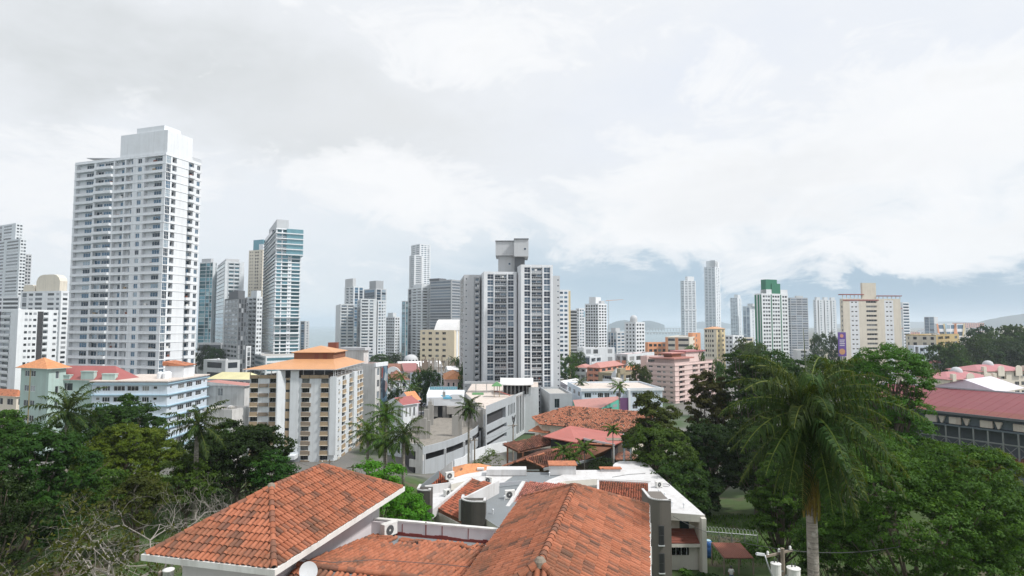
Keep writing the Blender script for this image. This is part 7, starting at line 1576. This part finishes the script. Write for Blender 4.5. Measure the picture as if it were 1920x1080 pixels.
# ================================================================ yard on the right: pergola, fence, barrel, pole, lamp, person, potted plant
g = lambda x, y: ground(x, y)
P4 = [gz(1335, 1017, -23.1), gz(1388, 1018, -23.1), gz(1413, 1046, -23.35), gz(1358, 1046, -23.35)]
t = thing('shelter', 'open shelter with a rusty corrugated red-brown roof in the yard', 'shelter', (*P4[3][:2], g(P4[3].x, P4[3].y))); mb = MB(); mb.hexa([(p.x, p.y, p.z - .05) for p in P4[::-1]], [tuple(p) for p in P4[::-1]])
for i in range(16):
    a, b_ = P4[0].lerp(P4[1], (i + .5) / 16), P4[3].lerp(P4[2], (i + .5) / 16); mb.hexa([(a.x - .03, a.y, a.z + .001), (b_.x - .03, b_.y, b_.z + .001), (b_.x + .03, b_.y, b_.z + .001), (a.x + .03, a.y, a.z + .001)], [(a.x - .02, a.y, a.z + .03), (b_.x - .02, b_.y, b_.z + .03), (b_.x + .02, b_.y, b_.z + .03), (a.x + .02, a.y, a.z + .03)])
mb.build('roof', M['m_rust'], t)
for f, h_ in ((P4[0], 0), (P4[1], 0), (P4[2], 0), (P4[3], 0), (P4[3].lerp(P4[2], .5), 0)):
    mb = MB(); mb.box(f.x - .06, f.y + .05, g(f.x, f.y) - .5, f.x + .06, f.y + .17, f.z - .05); mb.build('post', M['w_taupe'], t)
for a, b_ in ((P4[3], P4[2]), (P4[0], P4[3])):
    mb = MB(); mb.tube([(a.x, a.y + .1, a.z - .1), (b_.x, b_.y + .1, b_.z - .1)], [.05, .05], 4); mb.build('beam', M['w_taupe'], t)
t = thing('chain_fence', 'chain-link fence topped with coiled barbed wire behind the rusty shelter', 'fence', (*gz(1326, 998, -23.6)[:2], -26)); a, b_ = gz(1324, 996.5, -23.6), gz(1420, 1004, -23.9); k = 4
for i in range(k + 1):
    p = a.lerp(b_, i / k); mb = MB(); mb.tube([(p.x, p.y, g(p.x, p.y) - .5), (p.x, p.y, p.z + .05)], [.06, .06], 6); mb.build('post', M['steel'], t)
mb = MB(); mb.tube([a, b_], [.045, .045], 6); mb.build('top_rail', M['steel'], t)
mb = MB(); n_ = 46
for i in range(n_):
    for s in (-1, 1):
        p = a.lerp(b_, i / n_); q = a.lerp(b_, min(1, max(0, (i + s * 9) / n_))); mb.tube([(p.x, p.y, p.z), (q.x, q.y, g(q.x, q.y))], [.008, .008], 3, cap=False)
mb.build('wire_mesh', M['steel'], t)
mb = MB(); k = 150; mb.tube([(a.lerp(b_, i / k).x + .0, a.lerp(b_, i / k).y + .26 * cos(i * .62), a.lerp(b_, i / k).z + .32 + .26 * sin(i * .62)) for i in range(k + 1)], [.014] * (k + 1), 4); mb.build('barbed_coil', M['w_lgrey'], t)
p = gz(1328, 1043, -25.6); t = thing('water_barrel', 'blue plastic barrel beside the corner of the white flat-roofed house', 'barrel', (p.x, p.y, g(p.x, p.y))); z = g(p.x, p.y); mb = MB(); mb.lathe((p.x, p.y, z), [(.01, 0), (.42, .01), (.46, .4), (.44, .45), (.47, .5), (.47, 1.1), (.44, 1.15), (.46, 1.2), (.4, 1.7), (.3, 1.75), (.01, 1.76)], 18); mb.build('barrel_body', M['tank_blue'], t, True); mb = MB(); mb.lathe((p.x, p.y, z + 1.75), [(.3, 0), (.32, .05), (.01, .07)], 16); mb.build('lid', M['w_blue'], t)
utility_pole('leaning-armed utility pole carrying two pale transformer cans near the big palm', 1467, 1028, 38, 2.4, .15, None, 2)
pl = at(1447, 1078, 36); t = thing('street_lamp', 'grey curved-arm street lamp left of the transformer pole', 'street lamp', (pl.x, pl.y, g(pl.x, pl.y))); h0 = at(1424, 1040, 36); mb = MB(); mb.tube([(pl.x, pl.y, g(pl.x, pl.y) - .4), (pl.x, pl.y, pl.z), (pl.x - .2, pl.y, pl.z + .5), (h0.x + .3, h0.y, h0.z + .02)], [.07, .06, .05, .04], 8); mb.build('pole', M['steel'], t, True)
mb = MB(); mb.hexa([(h0.x - .22, h0.y - .1, h0.z + .0), (h0.x + .32, h0.y - .06, h0.z - .06), (h0.x + .32, h0.y + .06, h0.z - .06), (h0.x - .22, h0.y + .1, h0.z + .0)], [(h0.x - .16, h0.y - .06, h0.z + .13), (h0.x + .32, h0.y - .04, h0.z + .06), (h0.x + .32, h0.y + .04, h0.z + .06), (h0.x - .16, h0.y + .06, h0.z + .13)]); mb.build('lamp_head', M['w_lgrey'], t)
pc = at(316, 1068, 30); t = thing('utility_pole', 'pole top with a single grey transformer can in front of the left house wall', 'utility pole', (pc.x, pc.y, g(pc.x, pc.y)), 0, 'utility poles'); mb = MB(); mb.tube([(pc.x - .4, pc.y, g(pc.x, pc.y) - .5), (pc.x - .4, pc.y, pc.z - .1)], [.14, .11], 8); mb.build('pole', M['w_taupe'], t); mb = MB(); mb.lathe((pc.x, pc.y, pc.z - .9), [(.01, 0), (.25, .02), (.25, .85), (.27, .86), (.27, .92), (.12, .97), (.01, .98)], 16); mb.build('transformer', M['ac_white'], t, True)
# person under the shelter edge
def person(label, px, py, Y):
    p = at(px, py, Y); z = g(p.x, p.y); t = thing('person', label, 'person', (p.x, p.y, z))
    V = [(0, 0, .93), (0, .01, 1.15), (0, 0, 1.36), (0, 0, 1.47), (0, -.01, 1.60), (.17, 0, 1.38), (.24, .02, 1.12), (.22, -.12, .92), (-.17, 0, 1.38), (-.24, .03, 1.12), (-.21, -.08, .9), (.1, 0, .88), (.11, -.06, .48), (.11, .03, .08), (.11, -.10, .03), (-.1, 0, .88), (-.11, .04, .48), (-.11, .1, .08), (-.11, -.03, .03)]
    E = [(0, 1), (1, 2), (2, 3), (3, 4), (2, 5), (5, 6), (6, 7), (2, 8), (8, 9), (9, 10), (0, 11), (11, 12), (12, 13), (13, 14), (0, 15), (15, 16), (16, 17), (17, 18)]
    R = [.13, .125, .12, .06, .10, .055, .045, .038, .055, .045, .038, .085, .062, .045, .04, .085, .062, .045, .04]
    me = D.meshes.new('body'); me.from_pydata(V, E, []); o = D.objects.new('body', me); col.objects.link(o); o.parent = t; sk = o.modifiers.new('s', 'SKIN')
    for i, r in enumerate(R): me.skin_vertices[0].data[i].radius = (r, r)
    me.skin_vertices[0].data[0].use_root = True; s = o.modifiers.new('d', 'SUBSURF'); s.levels = 1; s.render_levels = 1; me.materials.append(plain('skin', (.22, .12, .08), .6))
    mb = MB(); mb.lathe((0, 0, 0), [(.15, .92), (.17, 1.1), (.19, 1.3), (.16, 1.42), (.07, 1.47)], 12); o = mb.build('shirt', M['car_white'], t, True, off=Vector((0, 0, 0))); o.scale = (1.15, .85, 1)
    for s in (-1, 1):
        mb = MB(); mb.tube([(s * .17, 0, 1.40), (s * .235, .01, 1.16)], [.075, .075], 8); mb.build('sleeve', M['car_white'], t, off=Vector((0, 0, 0)))
        mb = MB(); mb.tube([(s * .09, 0, .96), (s * .105, -.05 if s > 0 else .03, .5), (s * .11, .03 if s > 0 else .09, .1)], [.105, .085, .07], 8); mb.build('trouser_leg', M['car_blue'], t, off=Vector((0, 0, 0)))
    mb = MB(); mb.lathe((0, .015, 1.56), [(.105, 0), (.115, .06), (.10, .12), (.06, .155), (.01, .165)], 12); mb.build('hair', M['w_black'], t, True, off=Vector((0, 0, 0)))
person('person with dark hair, white shirt and blue trousers standing by the rusty shelter', 1371, 1075, 58.6)

def power_line(label, pts, sag):
    t = thing('power_line', label, 'cable', pts[0], 0, None); mb = MB()
    for p, q in zip(pts, pts[1:]): mb.tube([p.lerp(q, i / 10) - Vector((0, 0, sag * 4 * (i / 10) * (1 - i / 10))) for i in range(11)], [.022] * 11, 4)
    mb.build('wire', M['dark_metal'], t)
a = at(1467, 1030, 38); power_line('power line from the transformer pole across the yard to the white house', [a, gz(1262, 968, -19.8)], .5)
power_line('power line running right from the transformer pole under the big tree', [a, a + Vector((14, 3, .4))], .8)
a, b_, c_ = at(662, 874, 100), at(618, 864, 108), at(560, 866, 112); power_line('power lines strung along the street below the orange-roofed apartments', [a, b_, c_], .9)
a, b_ = at(890, 825, 119), at(962, 798, 138); power_line('power line between the two poles before the curved deck', [a, b_], .7)


# ================================================================ trees, palms, shrubs
# --- left garden
tree('large dark dense tree filling the left edge', 40, 797, 52, 128, .86, 'round', LG, 'broadleaf_tree', 60000, .21, 21)
tree('smaller dark tree below the large one at the left edge', -12, 880, 46, 75, .8, 'round', LD, seed=27)
tree('dark rounded tree between the left palm and the blue-ledged block', 238, 752, 84, 62, .8, 'round', LG, seed=3)
tree('dark tree half behind the left palm beside the mint-green building', 168, 770, 90, 50, .8, 'round', LD, seed=33)
tree('broad yellowish-green tree with a few pale blossoms in the left garden', 246, 792, 70, 98, .75, 'spread', LY, nleaf=40000, size=.22, seed=4)
tree('dark dense tree in front of the orange-roofed apartments', 446, 803, 70, 92, .8, 'round', LD, nleaf=42000, size=.25, seed=6)
tree('low dark tree at the right foot of the dark dense one, by the entrance canopy', 512, 852, 66, 38, .7, 'round', LG, seed=8)
tree('feathery pale green tree at the left edge below the beige building', 8, 757, 82, 46, .6, 'spread', LM, seed=9)
tree('mid-green tree beneath the yellowish one in the left garden', 165, 858, 60, 66, .75, 'spread', LM, seed=10)
tree('loose olive tree behind the bare trees', 262, 884, 56, 56, .6, 'spread', LO, seed=12)
tree('small mid-green tree under the second palm in the left garden', 352, 862, 62, 45, .7, 'round', LM, seed=13)
tree('small dark tree left of the entrance canopy, behind the dark dense tree', 418, 806, 80, 42, .75, 'round', LG, seed=14)
palm('royal palm before the mint-green building, furthest left of the palms', 127, 772, 64, 4.4, 20, PG, .24, 1, lod=1, e=(1.35, -.75), drp=(1.1, .55))
palm('tall royal palm on a pale trunk between the yellowish tree and the dark dense tree', 370, 796, 62, 3.9, 20, PG, .23, 2, lod=1, e=(1.3, -.9), drp=(1.2, .6))
def bare_tree(label, px, py, pyb, Y, seed, spread=1.0, leafy=True):
    top = at(px, py, Y); g0 = ground(top.x, Y); H = top.z - g0; t = thing('bare_tree', label, 'tree', (top.x, Y, g0)); rg = random.Random(seed); mb = MB(); tips = []
    def grow(p, d, l, r, dep):
        pts = [p]; q = p
        for i in range(3):
            d = (d + Vector((rg.gauss(0, .22), rg.gauss(0, .22), rg.gauss(.02, .14)))).normalized(); q = q + d * l / 3; pts.append(q)
        mb.tube(pts, [r, r * .86, r * .72, r * .6], 6 if dep < 2 else 4 if dep < 4 else 3, cap=False)
        if dep >= 3: tips.append(q)
        if dep < 6:
            for k in range(rg.choice((2, 2, 3)) if dep < 4 else rg.choice((2, 3, 3))):
                a = rg.uniform(0, 2 * pi); s = d.orthogonal().normalized(); s = Matrix.Rotation(a, 3, d) @ s; grow(pts[rg.choice((2, 3, 3))], (d * rg.uniform(.55, .95) + s * rg.uniform(.45, .95) * spread + Vector((0, 0, .05))).normalized(), l * rg.uniform(.62, .86), r * rg.uniform(.5, .66), dep + 1)
    b0 = Vector((0, 0, -.2)); mb.tube([b0, Vector((.1, 0, H * .16)), Vector((-.05, .05, H * .26))], [.17, .14, .125], 8)
    for k in range(4): a = k * 1.6 + rg.uniform(-.4, .4); grow(Vector((-.05, .05, H * .25)), Vector((cos(a) * .7, sin(a) * .7, .75)).normalized(), H * .27, .078, 1)
    mb.build('branches', M['bark_pale'], t, off=Vector((0, 0, 0)))
    if leafy:
        gq = np.random.default_rng(seed); ti = np.array([tuple(q) for q in tips]); ti = ti[gq.random(len(ti)) < .5]; c_ = np.repeat(ti, 7, 0); c_ = c_ + gq.normal(size=c_.shape) * .22
        nr = norm(gq.normal(size=c_.shape) + np.array([0, 0, .6])); a = norm(np.cross(nr, gq.normal(size=c_.shape))); b_ = np.cross(nr, a); s = gq.uniform(.10, .2, (len(c_), 1))
        me = quads('leaves', np.stack([c_ - a * s, c_ + b_ * s * .5, c_ + a * s, c_ - b_ * s * .5], 1), gq.random(len(c_))); me.materials.append(LO); o = D.objects.new('leaves', me); col.objects.link(o); o.parent = t
bare_tree('half-bare spreading tree with thin pale twigs, nearest in the left garden', 205, 902, 1080, 40, 5, 1.25)
bare_tree('bare grey tree without leaves left of the near tiled roof, beside the palm trunk', 312, 876, 1010, 47, 8, 1.2, False)
bare_tree('small leafless tree with pale twigs near the corner of the near tiled roof', 372, 912, 1010, 46, 15, 1.3, False)
for k, (px, py, Y, R, H, m, lb) in enumerate(((300, 1012, 40, 1.5, 1.2, LM, 'low green shrub beside the left house wall, under the gutter corner'), (60, 1018, 44, 2.2, 1.5, LD, 'dark shrub on the shaded grass below the large left tree'), (488, 880, 76, 1.6, 2.2, LY, 'yellow-green shrub by the entrance of the orange-roofed apartments'), (345, 995, 50, 1.6, 1.3, LO, 'olive shrub under the bare grey tree'), (140, 985, 50, 1.8, 1.4, LM, 'mid-green shrub on the lawn between the bare trees'))):
    p = at(px, py, Y); bush(lb, (p.x, p.y, ground(p.x, p.y)), R, H, m, k + 50, 2200, .2)
# --- centre
tree('bright green airy tree behind the left tiled roof', 706, 850, 52, 92, .74, 'spread', LB, nleaf=26000, size=.18, seed=41, dz=0)
tree('low bright green tree beside the dark curved stair tower', 772, 905, 55, 42, .6, 'spread', LB, nleaf=9000, size=.18, seed=42)
for i, (px, py, Y, L, m, lb) in enumerate(((724, 776, 104, 4.6, PL, 'tallest palm of the clump right of the orange-roofed apartments'), (690, 812, 100, 4.2, PL, 'leftmost palm of the clump right of the orange-roofed apartments'), (757, 815, 92, 4.4, PG, 'rightmost palm of the clump, in front of the unfinished deck'), (722, 828, 97, 3.8, PL, 'lowest palm in the middle of the clump'))):
    palm(lb, px, py, Y, L, 20, m, .24, 10 + i, 'palms clustered beside the orange-roofed apartments', lod=1, e=(1.35, -.8), drp=(1.25, .55))
palm('single palm with a long slender grey trunk in front of the unfinished deck', 879, 764, 112, 3.3, 20, PG, .2, 20, lod=1, e=(1.35, -.9), drp=(1.2, .6))
for i, (px, py, Y, L, lb) in enumerate(((733, 712, 205, 4.6, 'small palm left of the house with the brown tile roof'), (752, 706, 215, 3.6, 'slim small palm right beside the brown tile roof'), (722, 722, 196, 4.4, 'low palm beside the mural building'), (772, 730, 200, 4.6, 'dark low palm in front of the blue-grey windowed house'), (852, 676, 300, 4.6, 'slim palm left of the central tower beside the cream hotel'), (1161, 724, 182, 3.9, 'palm in front of the purple panel of the long white-blue building'), (1089, 716, 230, 3.6, 'small palm beside the lilac shed'), (1182, 682, 300, 3.2, 'thin palm among the orange-roofed houses'))):
    palm(lb, px, py, Y, L, 14, PL if i % 2 else PG, .2, 30 + i, lod=2, e=(1.2, -.7), drp=(1.2, .6), shaft=False)
for i, (px, py, Y, L, lb) in enumerate(((1096, 842, 94, 2.5, 'leafy small palm beside the grey gutter of the stone house'), (1056, 846, 92, 2.3, 'bushy small palm left of the leafy one by the grey gutter'), (1149, 806, 106, 2.0, 'thin palm in front of the red sheet roof'), (1074, 858, 90, 1.8, 'low bushy palm behind the white roof box'))):
    palm(lb, px, py, Y, L, 14, PL, .09, 60 + i, lod=2, e=(1.4, -.4), drp=(1.3, .9), shaft=False)
U = dict(unique=False)
for i, (px, py, Y, r, k, m, lb) in enumerate(((790, 704, 225, 20, 'round', LG, 'round dark tree left of the orange hip roof, the left one of two'), (812, 703, 222, 20, 'round', LD, 'round dark tree left of the orange hip roof, the right one of two'), (744, 740, 190, 18, 'round', LD, 'small dark tree below the palms by the mural building'), (712, 664, 430, 22, 'spread', LG, 'tree behind the cornice of the mural building'), (735, 664, 450, 22, 'spread', LD, 'tree left of the pale dome'), (800, 662, 430, 18, 'round', LD, 'dark tree right of the pale dome'), (866, 678, 290, 14, 'round', LG, 'small tree at the left foot of the central tower'), (870, 692, 250, 12, 'round', LM, 'small bright tree against the central tower beside the orange hip roof'),
    (584, 656, 1050, 20, 'spread', LD, 'low seaside tree in the gap of open sea, left one'), (606, 655, 1080, 22, 'spread', LD, 'low seaside tree in the gap of open sea, middle one'), (625, 655, 1060, 18, 'spread', LD, 'low seaside tree in the gap of open sea, right one'), (385, 657, 425, 18, 'round', LD, 'dark tree below the white podium bands, left one'), (404, 659, 420, 20, 'round', LG, 'dark tree below the white podium bands, right one'),
    (1066, 672, 330, 20, 'round', LM, 'green tree beside the yellow-edged tower'), (1083, 670, 345, 16, 'round', LG, 'darker green tree beside the small dark-windowed office'), (1198, 692, 262, 18, 'round', LO, 'olive tree left of the pale pink block'), (1212, 700, 258, 12, 'round', LO, 'small olive tree at the corner of the pale pink block'), (1395, 641, 300, 30, 'spread', LO, 'grey-green tree left of the green-striped tower'), (1418, 655, 280, 22, 'round', LM, 'mid-green tree at the foot of the green-striped tower'), (1312, 664, 300, 10, 'round', LM, 'small tree beside the yellow and cream tower'), (1296, 655, 480, 12, 'round', LB, 'bright tree in front of the orange and beige offices'), (1535, 634, 480, 16, 'round', LG, 'tree between the blue glass block and the purple panel'), (1565, 635, 430, 14, 'round', LD, 'tree just left of the purple panel'), (1350, 690, 225, 16, 'round', LM, 'small tree before the dark corner of the pale pink block'),
    (1905, 611, 360, 60, 'spread', LG, 'high dark tree on the wooded hillside at the right edge'), (1860, 638, 345, 48, 'round', LG, 'dark tree on the hillside below the high one'), (1808, 640, 310, 44, 'spread', LD, 'dark tree on the left part of the wooded hillside'), (1772, 657, 300, 34, 'round', LG, 'dark tree at the left end of the wooded hillside'), (1838, 662, 325, 40, 'round', LD, 'deep green tree low on the hillside'), (1895, 655, 330, 52, 'round', LD, 'deep green tree at the right edge of the hillside'), (1790, 675, 300, 30, 'round', LM, 'lighter green tree on the hillside beside the maroon hip roof'), (1812, 688, 292, 26, 'round', LG, 'tree behind the pink-roofed apartment house'), (1745, 690, 250, 24, 'spread', LO, 'grey-green tree right of the small maroon-roofed house'), (1760, 712, 250, 14, 'round', LG, 'tree left of the pink-roofed apartment house'), (1872, 728, 225, 11, 'round', LD, 'dark tree before the rightmost apartment house'), (1925, 630, 340, 45, 'spread', LG, 'wide dark tree cut by the right edge on the hillside'), (1840, 612, 400, 30, 'spread', LD, 'distant dark tree on the skyline of the hillside'))):
    tree(lb, px, py, Y, r, .72, k, m, seed=i, **U)
# --- right park
tree('dark olive tree with an open crown behind the white flat-roofed house', 1228, 731, 98, 56, .62, 'spread', LO, nleaf=13000, size=.38, seed=71, shell=.25)
tree('mid-green tree right of the blue water tank', 1240, 797, 86, 68, .8, 'round', LM, seed=72)
tree('brownish sparse tree between the pale pink block and the dark trees', 1332, 696, 108, 50, .8, 'tall', LBR, nleaf=21000, size=.42, seed=73, shell=.3)
tree('tall dark green tree right of the brownish one', 1408, 650, 106, 58, .85, 'tall', LG, nleaf=22000, size=.42, seed=74)
tree('broad dark tree behind the big palm, left side', 1478, 658, 112, 78, .85, 'round', LG, nleaf=22000, size=.44, seed=75)
tree('broad dark tree behind the big palm, right side', 1572, 668, 116, 70, .85, 'round', LM, nleaf=20000, size=.44, seed=76)
tree('deep shaded tree below the brownish one', 1342, 800, 92, 74, .8, 'round', LD, seed=77)
tree('dark tree beside the right edge of the white roof', 1268, 868, 78, 60, .85, 'round', LG, seed=78)
tree('shaded tree behind the chain-link fence', 1316, 905, 82, 40, .8, 'round', LD, seed=79)
tree('deep dark tree in the shade left of the big palm', 1415, 790, 84, 62, .85, 'round', LD, seed=80)
tree('bright yellow-green tree left of the big palm, leaning over the fence', 1462, 852, 58, 66, .78, 'spread', LM, nleaf=30000, size=.2, seed=81)
tree('mid-green tree directly behind the palm trunk', 1512, 890, 62, 66, .8, 'round', LG, seed=82)
tree('high layered tree with flat leaf tiers right of the big palm', 1660, 652, 74, 100, .66, 'layer', LV, nleaf=46000, size=.23, seed=83)
tree('dark tree filling the space under the layered one', 1620, 770, 82, 84, .85, 'round', LD, seed=84)
tree('huge rounded dark green tree at the lower right', 1700, 838, 44, 190, .86, 'round', LM, nleaf=100000, size=.16, seed=85)
tree('yellow-green tree in front of the red-roofed hall', 1842, 806, 56, 96, .82, 'spread', LY, nleaf=44000, size=.19, seed=86)
tree('dark tree at the lower right corner', 1900, 900, 46, 80, .85, 'round', LG, nleaf=34000, size=.18, seed=87)
tree('mid-green tree between the layered tree and the red-roofed hall', 1752, 800, 68, 62, .75, 'spread', LM, nleaf=24000, size=.24, seed=88)
tree('low dark tree behind the transformer pole', 1560, 985, 48, 60, .8, 'round', LG, seed=89)
t = palm('big royal palm with a dense drooping crown, nearest palm on the right', 1516, 776, 27, 4.6, 56, PG, .235, 90, lod=0, e=(1.5, -1.25), drp=(1.75, .30), hang=.66, lf=.21)
c0 = Vector((0, 0, at(1516, 776, 27).z - ground(*at(1516, 776, 27)[:2])))
for k in range(15):
    key = ('dead', k % 3)
    if key not in FR: FR[key] = frond_mesh(3.0, -1.2, .33, 44, .05, 300 + k, .85, .09); FR[key].materials.append(PD)
    o = inst('dead_frond', FR[key], t, c0 - Vector((0, 0, 1.5 + .1 * (k % 4))), k * 2.4 + .4); o.rotation_euler = (0, .12, k * 2.4 + .4)
mb = MB(); mb.tube([c0, c0 + Vector((-.05, 0, 1.6)), c0 + Vector((-.12, 0, 3.9))], [.05, .035, .01], 6); mb.build('spear_leaf', M['palm_shaft'], t, off=Vector((0, 0, 0)))
for k, (px, py, Y, R, H, m, lb) in enumerate(((1306, 1052, 59, 1.35, 1.9, LG, 'rounded dark shrub with pale flowers at the porch of the white house'), (1338, 1062, 57, 1.6, 1.0, LD, 'low dark shrub between the porch and the shelter'), (915, 855, 118, 2.4, 2.6, LY, 'yellow-green garden shrub below the grey podium'), (898, 872, 112, 1.6, 1.5, LM, 'low green shrub on the lawn beside the garden wall'), (930, 878, 108, 1.5, 1.2, LB, 'bright low shrub on the lawn beside the brown pavilion'), (1128, 868, 92, 3.0, 1.8, LD, 'dark hedge-like shrub behind the white flat roof'), (1190, 866, 88, 2.0, 2.2, LM, 'mid-green shrub beside the small hut'), (1400, 990, 68, 2.0, 1.1, LM, 'sunlit low shrub behind the chain-link fence'))):
    p = at(px, py, Y); bush(lb, (p.x, p.y, ground(p.x, p.y) if py < 1000 or px > 1320 else -26.6), R, H if py > 900 else max(H, p.z - ground(p.x, p.y) + H * .5), m, k + 80, 2600, .2)
p = at(1284, 1064, 59.2); t = thing('potted_plant', 'broad-leaved plant in a terracotta pot at the porch steps', 'plant', (p.x, p.y, -26.0)); mb = MB(); mb.lathe((p.x, p.y, -26.0), [(.01, 0), (.2, .0), (.3, .5), (.34, .5), (.34, .58), (.26, .58), (.24, .5), (.01, .5)], 14); mb.build('pot', M['w_rust'], t, True)
co, rn = leaves([((0, 0, 1.25), (.55, .55, .7))], 160, .45, 5, per=6); me = quads('leaves', co, rn); me.materials.append(LM); o = D.objects.new('leaves', me); col.objects.link(o); o.parent = t
# --- grass
gq = np.random.default_rng(9); pts = []
for x0, x1, y0, y1, k in ((-62, -9, 36, 96, 26000), (18, 50, 48, 84, 14000), (-14, 4, 96, 122, 4000)):
    x = gq.uniform(x0, x1, k); y = gq.uniform(y0, y1, k); pts.append(np.stack([x, y, [ground(a, b_) for a, b_ in zip(x, y)]], 1))
p = np.concatenate(pts); k = len(p); a = gq.uniform(0, 2 * pi, k); h = gq.uniform(.12, .42, k); w_ = np.stack([np.cos(a), np.sin(a), 0 * a], 1) * .05; tp = p + np.stack([gq.normal(0, .12, k), gq.normal(0, .12, k), h], 1)
keep = ~((p[:, 0] > -2) & (p[:, 0] < 21.5) & (p[:, 1] < 92)); me = quads('grass', np.stack([p - w_, p + w_, tp + w_ * .3, tp - w_ * .3], 1)[keep], gq.random(k)[keep]); me.materials.append(LM)
o = D.objects.new('grass', me); col.objects.link(o); tag(o, 'short green grass on the lawns around the near houses', 'grass', None, 'stuff')


# ================================================================ air
m = D.materials.new('haze_air'); m.use_nodes = True; n = N(m.node_tree)
n.n.remove(n.n['Principled BSDF']); v = n.new('ShaderNodeVolumePrincipled'); v.inputs['Color'].default_value = (.80, .90, 1, 1); v.inputs['Density'].default_value = .00013; v.inputs['Anisotropy'].default_value = .2
n.l.new(v.outputs[0], n.n['Material Output'].inputs['Volume'])
mb = MB(); mb.box(-13000, -1000, -75, 15000, 22000, 176)
tag(mb.build('haze', m), 'thin bluish air over the city', None, None, 'stuff')
